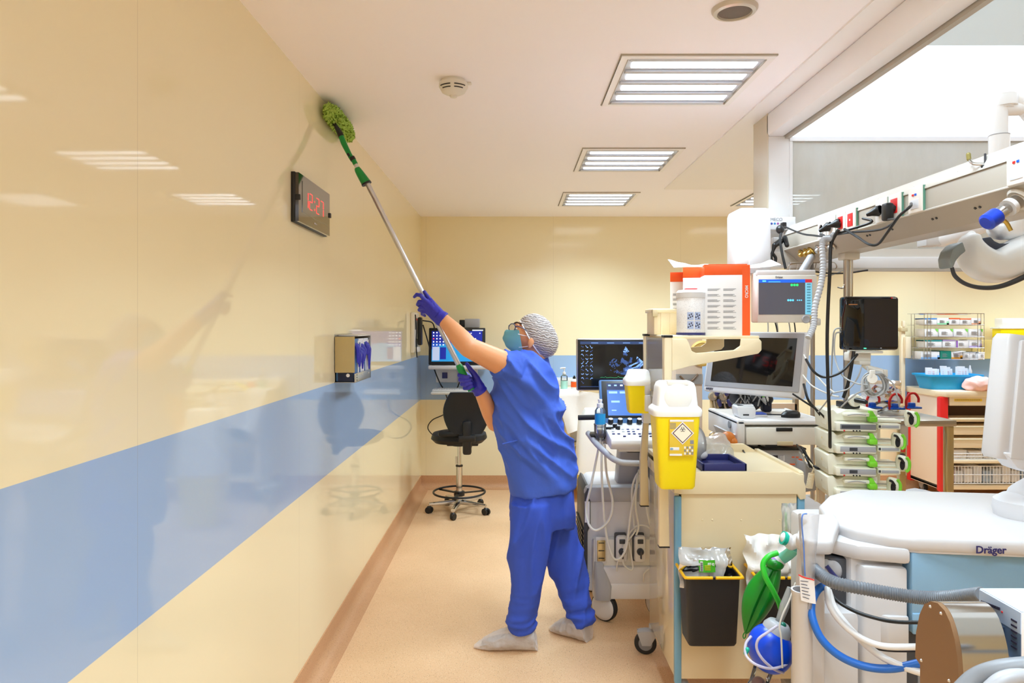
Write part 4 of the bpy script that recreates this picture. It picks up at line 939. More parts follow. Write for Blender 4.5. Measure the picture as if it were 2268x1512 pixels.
# ---------------------------------------------------------------- ultrasound machine
UX, UY = .60, 3.80
t = thing('ultrasound_machine', 'white ultrasound machine on castors between the cleaner and the cream trolley', 'ultrasound machine', (UX, UY, 0))
b = MB()
b.prism([(.385, .15), (.385, .60), (.40, .66), (.43, .695), (.76, .70), (.80, .66), (.80, .15)], 3.62, 4.05, m_white2, 'xz', .02); b.box(.38, .82, 3.60, 3.68, .62, .71, m_grey, .03)
b.box(.42, .80, 3.585, 3.64, .15, .44, m_pearl, .02); b.box(.455, .80, 3.56, 3.62, .13, .215, m_white, .012); b.box(.455, .80, 3.565, 3.60, .20, .30, m_white2, .01); b.build('body', t, True)
b = MB(); b.prism([(.372, .22), (.378, .66), (.395, .70), (.41, .69), (.41, .50), (.395, .47), (.395, .22)], 3.605, 4.0, m_dgrey, 'xz', .004)
for k in range(10): b.box(.366, .374, 3.62, 3.95, .24+.026*k, .25+.026*k, m_black)
b.box(.380, .405, 3.600, 3.606, .52, .63, m_card); b.build('side_vent', t, True)
b = MB(); b.box(.433, .493, 3.578, 3.59, .31, .45, m_white, .012); b.box(.441, .485, 3.572, 3.58, .325, .435, m_tan, .006)
for z in (.34, .38, .42): b.box(.448, .478, 3.569, 3.573, z, z+.004, m_black)
b.build('empty_socket', t, True, label='tan unused probe socket')
for k in range(2):
    x = .531+.094*k; b = MB(); b.box(x, x+.062, 3.574, 3.59, .325, .475, m_dgrey, .016); b.box(x+.006, x+.066, 3.55, 3.582, .325, .465, m_white, .018)
    b.box(x+.022, x+.052, 3.543, 3.552, .425, .448, m_dgrey, .003); b.lathe([(0, 0), (.018, 0), (.018, .012), (.012, .02), (0, .02)], (x+.036, 3.55, .385), m_dgrey, (0, -1, 0), 20); b.cbox((x+.036, 3.527, .375), (.008, .014, .042), m_dgrey, .003)
    b.build('probe_plug', t, True)
b = MB(); b.prism([(.56, .60), (.585, .90), (.66, .92), (.78, .92), (.77, .60)], 3.72, 3.84, m_grey, 'xz', .015); b.prism([(.64, .60), (.70, .90), (.77, .90), (.73, .60)], 3.69, 3.735, m_mgrey, 'xz', .006); b.build('column', t, True)
b = MB()
b.prism([(3.33, .972), (3.36, .945), (3.66, .955), (3.72, 1.05), (3.70, 1.10), (3.66, 1.055), (3.58, 1.03), (3.34, 1.0)], .478, .92, m_white, 'yz', .010)
b.box(.56, .85, 3.38, 3.66, .925, .95, m_black, .01); b.prism([(3.38, .93), (3.66, .93), (3.66, .96), (3.36, .96)], .52, .86, m_pearl, 'yz', .006)
b.build('console', t, True)
# touch panel leans back
tp = MB(); tp.T = Matrix.Translation((.69, 3.61, 1.045)) @ Matrix.Rotation(math.radians(-22), 4, 'X')
m_ub = mat('steel_blue_frame', (82, 124, 176), .3); m_us = mat('touch_screen_blue', (60, 100, 168), .3, emis=.55); m_us2 = mat('touch_screen_pale', (130, 165, 220), .3, emis=.7); m_us3 = mat('touch_screen_dark', (22, 36, 78), .3, emis=.4)
tp.box(-.225, .20, 0, .02, -.005, .235, m_ub, .01); tp.box(-.212, .19, -.003, 0, .022, .226, m_black, .002); tp.box(-.185, .19, -.004, -.003, .035, .212, m_us); tp.box(-.185, .19, -.0045, -.004, .175, .212, m_us3)
for k in range(3): tp.box(-.175+.058*k, -.13+.058*k, -.005, -.0045, .155, .167, m_us2)
for k in range(5): tp.cbox((-.17+.032*k, -.005, .2), (.014, .001, .008), m_us2 if k != 2 else m_ico)
tp.box(-.165, -.12, -.005, -.0045, .105, .116, m_us2); tp.box(.05, .1, -.005, -.0045, .09, .1, m_us2); tp.box(-.165, -.14, -.005, -.0045, .06, .066, m_us2); tp.build('touch_panel', t, True)
for k in range(6): b = MB(); b.lathe([(.014, 0), (.014, .016), (.011, .02), (.011, .021)], (.515+.05*k, 3.60, 1.043), m_black, (0, -.25, 1), 20); b.lathe([(.0115, .0205), (.0115, .024), (0, .024)], (.515+.05*k, 3.60, 1.043), m_card, (0, -.25, 1), 20); b.build('knob', t, True)
for x_, y_, z_ in ((.53, 3.55, 1.025), (.54, 3.515, 1.02)): b = MB(); b.lathe([(.012, 0), (.012, .018), (0, .02)], (x_, y_, z_), m_black, n=18); b.build('knob', t, True)
b = MB(); random.seed(2)
for r_ in range(4):
    for k in range(14):
        if random.random() < .72:
            x, y = .50+.026*k+.004*r_, 3.38+.043*r_; b.cbox((x, y, 1.004+.11*(y-3.34)), (.014, .009, .006), m_dblue if random.random() < .6 else m_grey, .002)
b.lathe([(.028, 0), (.026, .006), (.016, .008), (0, .004)], (.69, 3.45, 1.012), m_grey, n=24); b.build('keys', t, True)
b = MB(); b.tube([(.40, 3.62, .985), (.42, 3.50, .96), (.46, 3.40, .925), (.50, 3.33, .90), (.56, 3.31, .89), (.75, 3.31, .89), (.88, 3.33, .9)], .015, m_grey, 16, 6); b.tube([(.42, 3.56, .97), (.47, 3.57, .955), (.55, 3.6, .95)], .018, m_grey, 12, 4); b.build('handle', t, True)
b = MB(); b.tube([(.345, 3.60, 1.07), (.43, 3.58, 1.075)], .014, m_black, 14, 2, False); b.build('side_grip', t, True)
b = MB(); b.box(.40, .50, 3.52, 3.62, .98, .995, m_black, .01); b.lathe([(.02, -.02), (.024, 0), (.02, .03), (.016, .028)], (.50, 3.53, 1.0), m_black, n=20); b.lathe([(.024, -.02), (.028, 0), (.024, .022), (.018, .02)], (.455, 3.55, .99), m_black, n=20); b.build('probe_holder', t, True)
b = MB(); b.loft([((.470, 3.62, .13), (.045, 0, 0), (0, .07, 0)), ((.470, 3.62, .20), (.047, 0, 0), (0, .08, 0)), ((.450, 3.62, .32), (.022, 0, 0), (0, .05, 0))], m_grey, 24, p=5); b.build('castor_housing', t, True)
def bigcastor(x, y):
    b = MB(); a = math.radians(-50); s = Vector((math.cos(a), -math.sin(a), 0)); c = Vector((x, y, .074))
    b.lathe([(.04, -.017), (.068, -.019), (.074, -.012), (.074, .012), (.068, .019), (.04, .017)], c, m_rubber, s, 36); b.lathe([(0, -.022), (.05, -.02), (.058, -.014), (.058, .014), (0, .02)], c, m_mgrey, s, 30)
    b.lathe([(0, -.030), (.05, -.028), (.066, -.020), (.067, -.018)], c, m_white, s, 30)
    b.cyl(c+Vector((-.01, 0, .06)), c+Vector((-.01, 0, .11)), .022, m_white, n=18); b.cbox(c+Vector((.02, -.02, .072)), (.05, .04, .03), m_black, .006, (0, .2, -a))
    return b.build('castor', t, True)
bigcastor(.485, 3.62); bigcastor(.78, 3.66); bigcastor(.46, 4.02); bigcastor(.76, 4.0)
m_um = mat('ultrasound_screen_black', (14, 14, 18), .12, emis=.02); m_ui = mat('ultrasound_echo', (120, 160, 225), .3, emis=.55); m_ui2 = mat('ultrasound_echo_dim', (52, 78, 130), .3, emis=.4); m_uib = mat('screen_bar_navy', (42, 62, 100), .3, emis=.4)
ms = thing('ultrasound_screen', 'large dark ultrasound monitor showing a heart scan', 'monitor', (.605, 3.88, 1.185), (math.radians(-3), 0, 0))
b = MB(); b.box(-.242, .262, -.008, .03, 0, .295, m_alu, .008); b.box(-.236, .256, -.012, -.007, .006, .289, m_black, .003); b.build('casing', ms)
b = MB(); b.cyl((0, .05, -.12), (0, .05, .12), .03, m_grey); b.box(-.06, .10, .0, .06, -.05, .04, m_grey, .01); b.build('support', ms)
b = MB(); y = -.0125
b.box(-.225, .25, y, -.012, .02, .28, m_um); b.box(-.222, .25, y-.0004, y, .262, .278, m_uib); b.box(-.222, .25, y-.0004, y, .022, .026, m_uib)
random.seed(8)
for j in range(10):
    for i in range(3):
        if j == 9 and i > 0: continue
        q = Vector((-.21+.025*i, y-.0006, .248-.022*j)); b.grid(lambda u, v: (q.x-.007+.015*u, q.y, q.z+.006*math.sin(u*3+i+j)*.6+.004*v-.003+.004*math.cos(u*5+j*2)), 6, 1, m_ui if (i+j) % 3 else m_ui2)
def fan(cx, cz, a0, a1, r0, r1, m_, seed, thr):
    NI, NJ = 64, 50
    for i in range(NI):
        for j in range(NJ):
            A0, A1 = a0+(a1-a0)*i/NI, a0+(a1-a0)*(i+1)/NI; R0, R1 = r0+(r1-r0)*j/NJ, r0+(r1-r0)*(j+1)/NJ
            if noise.noise(Vector((i*.07+seed, j*.13, seed)))+.35*noise.noise(Vector((i*.6, j*.9, seed))) > thr(i/NI, j/NJ):
                b.add([(cx+R*math.sin(A), y-.0008, cz-R*math.cos(A)) for R, A in ((R0, A0), (R1, A0), (R1, A1), (R0, A1))], [(0, 1, 2, 3)], m_)
fan(.035, .25, -.75, .75, .0, .16, m_ui2, 4, lambda u, v: .25-.5*v+abs(u-.5)); fan(.035, .25, -.45, .62, .0, .035, m_ui, 2, lambda u, v: -.2); fan(.035, .25, -.1, .85, .085, .15, m_ui, 6, lambda u, v: .15-.5*u+abs(v-.6)*1.2); fan(.035, .25, -.8, -.45, .09, .14, m_ui2, 7, lambda u, v: .05)
b.tube([(-.11+.006*k, y-.001, .075+(.006 if k % 12 == 5 else 0)+.001*math.sin(k*.8)) for k in range(36)], .0007, mat('ecg_green', (60, 190, 120), .4, emis=.6), 4, 1)
for k in range(4): b.box(-.16+.09*k, -.12+.09*k, y-.0009, y-.0004, .268, .271, m_ui)
b.build('screen', ms)
b = MB(); b.box(.50, .56, 3.70, 3.71, 1.152, 1.170, m_yel2); b.text('TEE', .010, fronttext((.53, 3.6985, 1.161)), m_ink) if 0 else None
tag(b.build('yellow_sticker'), 'small yellow sticker strip under the ultrasound monitor', 'sticker')
g = thing('gel_bottle', 'clear gel bottle with blue label standing at the side of the ultrasound console', 'bottle', (.447, 3.50, 1.005))
b = MB(); b.lathe([(0, 0), (.024, 0), (.027, .01), (.027, .085), (.018, .10), (.014, .104)], (0, 0, .03), m_clear, n=28); b.build('body', g)
b = MB(); b.lathe([(.0275, .045), (.0275, .10)], (0, 0, .0), mat('cyan_label', (20, 140, 200), .4), n=28); b.build('label', g); b = MB(); b.lathe([(.016, .13), (.016, .15), (.009, .152), (.009, .162), (.011, .164), (.011, .172), (0, .173)], (0, 0, 0), m_white, n=20); b.build('cap', g)
b = MB(); b.lathe([(.018, -.03), (.030, .0), (.031, .04), (.033, .046), (.030, .048), (.02, .0)], (0, 0, 0), m_clear, n=24); b.build('cup', g)
for k_, (pts, r_) in enumerate((
    ([(.46, 3.52, .96), (.455, 3.50, .80), (.47, 3.5, .55), (.50, 3.50, .40), (.535, 3.50, .36), (.58, 3.5, .42), (.61, 3.53, .6), (.66, 3.56, .78)], .006),
    ([(.45, 3.5, .98), (.40, 3.48, .75), (.375, 3.5, .62), (.39, 3.48, .54), (.43, 3.47, .52), (.49, 3.48, .57), (.51, 3.5, .66), (.48, 3.5, .8), (.47, 3.5, .95)], .006),
    ([(.64, 3.55, .50), (.62, 3.53, .48), (.58, 3.53, .42), (.57, 3.53, .33), (.62, 3.54, .30), (.60, 3.54, .44)], .0045),
    ([(.73, 3.55, .48), (.70, 3.53, .56), (.68, 3.55, .70), (.66, 3.57, .79), (.62, 3.56, .70), (.63, 3.55, .50)], .0055),
    ([(.66, 3.58, .80), (.70, 3.54, .76), (.715, 3.53, .6), (.74, 3.52, .48), (.80, 3.54, .40)], .0055),
    ([(.66, 3.58, .80), (.64, 3.54, .74), (.635, 3.54, .62), (.65, 3.54, .52), (.64, 3.55, .47)], .0055),
    ([(.54, 3.56, .28), (.55, 3.55, .35), (.62, 3.545, .50), (.69, 3.54, .52), (.74, 3.54, .46)], .004),
    ([(.68, 3.57, .22), (.68, 3.55, .27), (.71, 3.545, .30), (.75, 3.55, .30), (.77, 3.56, .25)], .005))):
    b = MB(); b.tube(pts, r_, m_wcable, 8, 8)
    lab = ['white probe cable hanging in the deepest loop on the ultrasound front', 'white probe cable looping past the dark side vent', 'thin white cord at the left probe plug', 'white probe cable rising from the right probe plug to the column', 'white cable curving behind the trolley edge', 'short white cable from column to left probe plug', 'thin cord arching over both probe plugs', 'white cord coiled in the lower tray of the ultrasound'][k_]
    tag(b.build('probe_cable'), lab, 'cable', 'probe cables on the ultrasound')
b = MB(); b.tube([(.80, 3.70, .92), (.755, 3.66, .80), (.75, 3.66, .72), (.78, 3.66, .64), (.82, 3.68, .62)], .005, m_tub, 8, 8); tag(b.build('blue_cable'), 'bright blue cable behind the trolley post beside the ultrasound', 'cable')
# ---------------------------------------------------------------- back trolley behind the cleaner
t = thing('supply_trolley', 'cream supply trolley at the back wall behind the ultrasound machine', 'trolley', (.85, 6.25, 0))
b = MB(); b.box(.42, 1.62, 6.0, 6.5, .95, .985, m_beige, .01); b.box(.42, 1.62, 6.46, 6.5, .985, 1.05, m_white, .006); b.build('top', t, True)
for x in (.46, .86, 1.56):
    b = MB(); b.box(x, x+.05, 6.02, 6.07, .12, .95, m_beige, .01); b.build('post', t, True)
b = MB(); b.box(.42, 1.60, 6.0, 6.48, .50, .53, m_tan, .004); b.build('middle_shelf', t, True); b = MB(); b.box(.44, 1.58, 6.02, 6.48, .18, .22, m_beige, .006); b.build('lower_shelf', t, True)
for k in range(3):
    b = MB(); b.box(.93, 1.55, 5.99, 6.45, .56+.13*k, .675+.13*k, m_beige, .006); d_ = b.build('drawer', t, True); b = MB(); b.box(1.0, 1.48, 5.97, 5.99, .64+.13*k, .66+.13*k, m_beiged, .004); b.build('handle', d_, True)
b = MB(); b.box(.44, .86, 6.02, 6.45, .80, .94, m_beige, .006); d_ = b.build('drawer', t, True); b = MB(); b.box(.46, .84, 6.005, 6.02, .905, .92, m_yel2); b.build('label_strip', d_, True)
for x in (.5, 1.5):
    b = MB(); castor(b, x, 6.1, 0, .045, .022, m_rubber, m_grey); b.build('castor', t, True)
g = thing('patient_device', 'white and grey device with small dark screen on the rear trolley shelf', 'device', (.64, 6.15, .531))
b = MB(); b.box(-.14, .16, -.08, .2, 0, .26, m_white2, .012); b.box(-.14, .16, -.084, -.08, .20, .215, m_yel2); b.build('casing', g); b = MB(); b.box(-.04, .09, -.086, -.08, .03, .14, m_black, .004); b.build('screen', g)
b = MB()
for k in range(6): b.cbox((-.1+.04*k, -.084, .175), (.02, .004, .01), m_inkg)
b.build('buttons', g)
g = thing('waste_box', 'yellow clinical waste box with milky lid below the ultrasound column', 'waste box', (.67, 5.4, 0))
b = MB(); b.loft([((0, 0, 0), (.14, 0, 0), (0, .12, 0)), ((0, 0, .41), (.165, 0, 0), (0, .14, 0))], m_yel, 40, p=7); b.build('body', g)
b = MB(); b.loft([((0, 0, .405), (.175, 0, 0), (0, .15, 0)), ((0, 0, .44), (.175, 0, 0), (0, .15, 0)), ((0, 0, .80), (.15, 0, 0), (0, .12, 0)), ((0, 0, .90), (.10, 0, 0), (0, .08, 0))], m_lid, 40, p=5); b.build('lid', g)
g = thing('waste_box', 'yellow bin lid and white rim seen above the white drape', 'waste box', (.72, 5.95, .986)); 
b = MB(); b.grid(lambda u, v: (-.14+.30*u, .02+.1*v, .07*math.sin(PI*min(1, u*1.1))**.6), 16, 4, m_yel, .004); b.build('lid', g, label='yellow curved lid'); b = MB(); b.tube([(-.14, 0, .0), (-.06, 0, .062), (.02, 0, .08), (.1, 0, .074), (.17, 0, .06)], .010, m_beige, 8, 6); b.build('rim', g)
b = MB()
def drape(u, v):
    x = .38+.52*u; zt = .985+.012*math.sin(u*6)-.015*u
    if v < .35: return (x, 6.20-.23*(v/.35), zt+.004*noise.noise(Vector((u*8, v*8, 0))))
    q = (v-.35)/.65; L_ = .34*(1-.35*u) if u < .75 else .25*(1-u)*3.2
    return (x+.10*q*(1-u), 5.97-.015*math.sin(u*14)*q-.02*q, zt-.03-L_*q)
b.grid(drape, 40, 30, m_paper, .002); tag(b.build('drape'), 'white cloth drape hanging over the rear trolley edge beside the cleaner', 'cloth')
g = thing('soap_bottle', 'clear pump bottle with pale green base on the rear trolley', 'bottle', (.46, 6.10, .986)); m_mint = mat('mint_liquid', (170, 224, 206), .3)
b = MB(); b.lathe([(0, 0), (.03, 0), (.032, .01), (.032, .08)], (0, 0, 0), m_mint, n=20); b.lathe([(.032, .08), (.03, .12), (.012, .135)], (0, 0, 0), m_clear, n=20); b.build('body', g); b = MB(); b.lathe([(.014, .135), (.014, .155), (.005, .158), (.005, .185)], (0, 0, 0), m_white, n=14); b.tube([(-.035, 0, .186), (-.02, 0, .192), (.012, 0, .192)], .007, m_white, 8, 3); b.build('pump', g)
g = thing('disinfectant_bottle', 'small bottle with orange label and black cap on the rear trolley', 'bottle', (.545, 6.05, .986))
b = MB(); b.lathe([(0, 0), (.028, 0), (.03, .006), (.03, .085), (.014, .10)], (0, 0, 0), m_white, n=20); b.build('body', g); b = MB(); b.lathe([(.0305, .028), (.0305, .075)], (0, 0, 0), m_orange, n=20); b.build('label', g); b = MB(); b.lathe([(.013, .10), (.013, .118), (.006, .12), (.006, .128), (0, .128)], (0, 0, 0), m_black, n=14); b.build('cap', g)
g = thing('wall_box', 'small white wall box low on the blue band behind the ultrasound monitor', 'box', (.62, 6.50, 1.06)); b = MB(); b.box(-.2, .3, 0, .08, -.06, .0, m_white, .004); b.build('body', g)
b = MB(); b.box(.30, .42, 5.9, 6.2, .12, .16, m_grey, .006); b.box(.34, .37, 5.9, 5.93, 0, .4, m_steel); b.tube([(.36, 5.9, .45), (.30, 5.8, .2), (.24, 5.7, .02)], .012, m_steel, 10, 4); tag(b.build('stand_leg'), 'steel stand legs on the floor between the cleaner and the ultrasound machine', 'stand')
# ---------------------------------------------------------------- gas rail over the right side
RX = 1.30
def rail(px_, ratio, dx=0):    # a point on the rail's face seen at column px_, with dx inward
    Y = (RX)*F/(px_-1135); return Y
zt, zc, zb_ = 2.022, 1.914, 1.856
Y0, Y1 = 1.15, 3.28
t = thing('supply_rail', 'long grey ceiling-hung supply rail with sockets crossing the upper right', 'supply rail', (RX, 2.2, zb_))
b = MB(); b.prism([(RX, zc), (RX, zt-.035), (RX+.018, zt), (RX+.20, zt), (RX+.20, zb_+.02), (RX+.16, zb_), (RX+.07, zb_), (RX+.004, zc-.004)], Y0, Y1, m_rail, 'xz'); b.build('housing', t, True)
b = MB(); b.prism([(RX-.004, zt-.04), (RX-.004, zt-.034), (RX+.016, zt+.003), (RX+.20, zt+.003), (RX+.20, zt), (RX+.018, zt), (RX, zt-.035)], Y0, Y1, m_railt, 'xz')
for k in range(9): b.lathe([(.004, 0), (.003, .002), (0, .003)], (RX+.006, 1.35+.22*k, zt-.018), m_pearl, (-.9, 0, .45), 10)
b.tube([(RX-.001, Y0, zc), (RX-.001, Y1, zc)], .003, m_railt, 6, 2, False); b.build('top_flange', t, True)
b = MB(); b.box(RX-.002, RX+.20, Y1, Y1+.004, zb_, zt, m_railt); b.build('end_plate', t, True)
m_sock = mat('socket_white', (236, 230, 224), .35)
def socket(px_, kind, dz=0):
    Y = RX*F/(px_-1135); z = 1.955+dz; b = MB()
    b.box(RX-.012, RX, Y-.038, Y+.038, z-.042, z+.042, m_sock, .004); b.box(RX-.008, RX-.001, Y-.0395, Y-.037, z-.040, z+.040, mat('socket_teal_edge', (96, 150, 130), .5))
    if kind == 'red': b.box(RX-.014, RX-.011, Y-.02, Y+.02, z-.025, z+.025, m_red, .003); b.cyl((RX-.0145, Y, z), (RX-.012, Y, z), .004, m_card, n=10)
    elif kind == 'data':
        b.box(RX-.014, RX-.011, Y-.022, Y+.022, z-.03, z-.0, m_white2, .002); b.box(RX-.0145, RX-.011, Y+.004, Y+.012, z+.012, z+.018, m_red); b.box(RX-.0145, RX-.011, Y-.010, Y-.002, z+.012, z+.018, m_vblue)
    else: b.lathe([(.022, 0), (.022, .003), (.018, .004), (.017, -.002), (0, -.002)], (RX-.012, Y, z), m_white2, (-1, 0, 0), 24)
    b.build('socket', t, True, label='red socket' if kind == 'red' else 'white socket')
    return Vector((RX-.014, Y, z))
sk = [socket(1826, 'w'), socket(1846, 'w'), socket(1868, 'red'), socket(1890, 'red'), socket(1958, 'w'), socket(1988, 'red'), socket(2034, 'data'), socket(2262, 'data')]
for px_ in (1757, 1767, 1776, 1793, 1806, 1820):
    Y = RX*F/(px_-1135)-.03; b = MB(); b.lathe([(.020, -.004), (.022, .004), (.018, .008), (.012, .006), (.010, .02), (.006, .02)], (RX+.030, Y, 1.885), m_steel if px_ > 1780 else mat('brass', (200, 170, 90), .3, 1), (-.75, 0, -.65), 20); b.build('gas_outlet', t, True)
for px_ in (2214, 2262):
    Y = RX*F/(px_-1135)-.04; b = MB(); b.lathe([(.034, -.004), (.036, .004), (.030, .010), (.022, .008), (.016, .02), (.0, .02)], (RX+.028, Y, 1.882), m_railt, (-.75, 0, -.65), 28); b.build('gas_outlet', t, True)
b = MB()
for y_ in (1.75, 1.95, 2.15, 2.4, 2.55):
    b.cyl((RX+.03, y_, 1.89), (RX+.027, y_, 1.887), .004, m_dgrey, n=8); b.cyl((RX+.03, y_+.02, 1.89), (RX+.027, y_+.02, 1.887), .004, m_dgrey, n=8)
b.build('screw_holes', t, True)
Yp = RX*F/(2214-1135)-.04
g = thing('suction_regulator', 'chrome and blue gas regulator plugged under the supply rail', 'gas regulator', (RX, Yp, 1.86))
o_ = Vector((RX+.02, Yp, 1.876)); e_ = W(2186, 492, Yp-.02); dv = (e_-o_)
b = MB(); b.cyl(o_, o_+dv*.22, .020, m_steel); b.cyl(o_+dv*.22, o_+dv*.34, .023, m_white); b.cyl(o_+dv*.34, o_+dv*.5, .013, m_steel); b.cyl(o_+dv*.5, o_+dv*.72, .018, m_chrome); b.build('body', g, True)
b = MB(); b.cyl(o_+dv*.70, o_+dv*1.0, .022, mat('cobalt_plastic', (20, 60, 190), .3), n=30); b.cyl(o_+dv*1.0, o_+dv*1.05, .022, mat('cobalt_plastic', (20, 60, 190), .3), .016, n=30); b.build('knob', g, True)
b = MB(); b.tube([o_+dv*.66+Vector((.01, 0, -.01)), o_+dv*.75+Vector((.03, 0, -.015)), o_+dv*.85+Vector((.05, 0, -.03))], .005, mat('brass', (200, 170, 90), .3, 1), 10, 3); b.build('nozzle', g, True)
# plugs and their cables
def hangcable(pts, r, m_, lab, name='cable', group='cables on the supply rail'):
    b = MB(); b.tube(pts, r, m_, 8, 8); o = b.build(name); tag(o, lab, 'cable', group); return o
for k, (s_, dr, lab) in enumerate(((sk[1], (-.02, .02, -.02), 'black plug in the left white socket of the supply rail'), (sk[2], (-.03, .035, -.012), 'black plug in the left red socket of the supply rail'), (sk[4], (-.03, .05, -.018), 'black plug in the white socket at the middle of the rail'), (sk[5], (-.02, .012, -.04), 'large black adapter hanging from the right red socket'))):
    g = thing('power_plug', lab, 'plug', s_, group='black plugs in the supply rail'); d_ = Vector(dr); b = MB()
    b.lathe([(.018, 0), (.019, .008), (.017, .014), (.010, .03), (.006, .045)], s_, m_black, d_+Vector((-.02, 0, 0)), 20)
    if k == 3: b.cbox(s_+Vector((-.02, 0, -.02)), (.03, .034, .06), m_black, .008)
    b.build('body', g, True)
def P(x, y, Y): return W(x, y, Y)
hangcable([sk[1]+Vector((-.03, .02, -.03)), P(1825, 522, 2.70), P(1823, 535, 2.68), P(1832, 527, 2.62), P(1870, 512, 2.5), P(1930, 492, 2.40), sk[4]+Vector((-.035, .05, -.02))], .0045, m_cable, 'black cable running from the middle plug to the left socket')
hangcable([P(1738, 502, 3.05), P(1775, 517, 2.9), P(1800, 521, 2.8), P(1830, 523, 2.7), P(1880, 515, 2.5), P(1950, 508, 2.3), P(1985, 487, 2.15), sk[5]+Vector((-.02, .0, -.045))], .004, m_cable, 'long black cable sagging along the whole supply rail')
hangcable([P(1870, 507, 2.48), P(1900, 525, 2.40), P(1925, 541, 2.32), P(1945, 540, 2.28), P(1965, 515, 2.18), P(1990, 480, 2.12), P(2015, 458, 2.08), sk[6]+Vector((-.006, .005, -.012))], .0045, m_cable, 'black cable dipping lowest below the rail to the data socket')
hangcable([P(1858, 508, 2.52), P(1850, 520, 2.53), P(1840, 545, 2.54), P(1838, 600, 2.54), P(1834, 680, 2.56), P(1832, 760, 2.6), P(1834, 850, 2.66), P(1838, 950, 2.72), P(1839, 1000, 2.8), P(1846, 1040, 2.93)], .0065, m_cable, 'thick black cable hanging straight down beside the grey hose')
hangcable([P(1732, 505, 3.1), P(1728, 530, 3.08), P(1732, 560, 3.06), P(1740, 595, 3.04)], .006, m_cable, 'black cable dropping behind the patient monitor from rail end')
b = MB(); pts = [P(1848, 518, 2.54), P(1838, 528, 2.54), P(1825, 530, 2.53), P(1821, 545, 2.52), P(1823, 590, 2.5), P(1818, 630, 2.48), P(1805, 680, 2.46), P(1802, 720, 2.44), P(1790, 748, 2.42)]
b.tube(pts, lambda s_: .0105+.0012*math.sin(s_*330), m_grey, 12, 40); tag(b.build('corrugated_hose'), 'light grey corrugated hose hanging from the rail past the patient monitor', 'hose')
g = thing('power_plug', 'black plug on the end of the rail near the white casing', 'plug', P(1728, 508, 3.1), group='black plugs in the supply rail'); b = MB(); b.ell(P(1728, 508, 3.1), (.018, .02, .02), m_black); b.cbox(P(1735, 500, 3.12), (.02, .03, .03), m_black, .004); b.build('body', g, True)
g = thing('connector_cluster', 'black mains plugs and white boxes at the far end of the rail', 'plug', P(1720, 540, 3.15)); 
b = MB(); b.cbox(P(1722, 538, 3.2), (.05, .03, .05), m_white, .004); b.cbox(P(1720, 572, 3.2), (.05, .03, .06), m_sock, .004); b.build('boxes', g, True)
b = MB(); b.limb([P(1728, 535, 3.14), P(1716, 543, 3.12), P(1712, 556, 3.12)], [.014, .012, .006], m_black); b.limb([P(1738, 527, 3.14), P(1743, 543, 3.12)], [.012, .01], m_black); b.tube([P(1712, 556, 3.12), P(1708, 570, 3.12), P(1714, 585, 3.12), P(1718, 572, 3.12), P(1712, 562, 3.12)], .007, m_black, 8, 5); b.build('plugs', g, True)
b = MB()
t2 = thing('rail_hook', 'bent steel hook clamped to the top flange of the supply rail', 'hook', (RX, 1.9, 1.97))
yk = RX*F/(2146-1135); b.tube([P(2146, 340, yk-.02), P(2147, 352, yk-.02), P(2155, 362, yk-.04), P(2180, 364, yk-.06)], .004, m_steel, 8, 5); b.limb([P(2145, 342, yk-.02), P(2146, 352, yk-.02)], [.006, .006], mat('olive_tip', (150, 140, 80), .4)); b.build('hook', t2, True)
b = MB(); b.cyl(P(2182, 340, yk-.06), P(2182, 366, yk-.06), .003, m_dgrey, n=8); b.ell(P(2182, 369, yk-.06), (.011, .008, .006), m_black); b.build('clamp_screw', t2, True)
# label box and white casing at the far end
g = thing('rail_end_box', 'white box with grey lettering and coloured dots at the rail end', 'box', P(1730, 494, 3.30))
a_, c_ = P(1698, 480, 3.25), P(1762, 508, 3.25); b = MB(); b.box(a_.x, c_.x, 3.25, 3.34, c_.z, a_.z, m_white2, .002); b.build('box_body', g, True)
b = MB(); b.text('DMECO', .021, fronttext(P(1716, 486, 3.249)), m_inkg, .0003); b.build('lettering', g, True, label='grey lettering')
b = MB()
for k, c in enumerate(((60, 70, 150), (60, 130, 180), (150, 70, 150))): b.lathe([(.0055, 0), (0, .001)], P(1709+7*k, 495, 3.2495), mat('dot_%d' % k, c, .5), (0, -1, 0), 14)
b.build('dots', g, True)
g = thing('white_casing', 'tall white rounded casing hanging in front of the canopy post', 'casing', (1.14, 3.15, 1.84))
a_, c_ = P(1628, 460, 3.12), P(1706, 592, 3.12); b = MB(); b.prism([(a_.x, c_.z-.03), (a_.x, a_.z-.03), (a_.x+.008, a_.z-.01), (a_.x+.03, a_.z), (c_.x-.012, a_.z), (c_.x-.012, c_.z-.03)], 3.12, 3.24, m_white, 'xz', .006); b.build('shell', g, True)
b = MB(); b.box(P(1658, 0, 3.12).x, c_.x, 3.112, 3.125, c_.z-.03, a_.z-.004, m_white2, .004); b.build('cover', g, True)
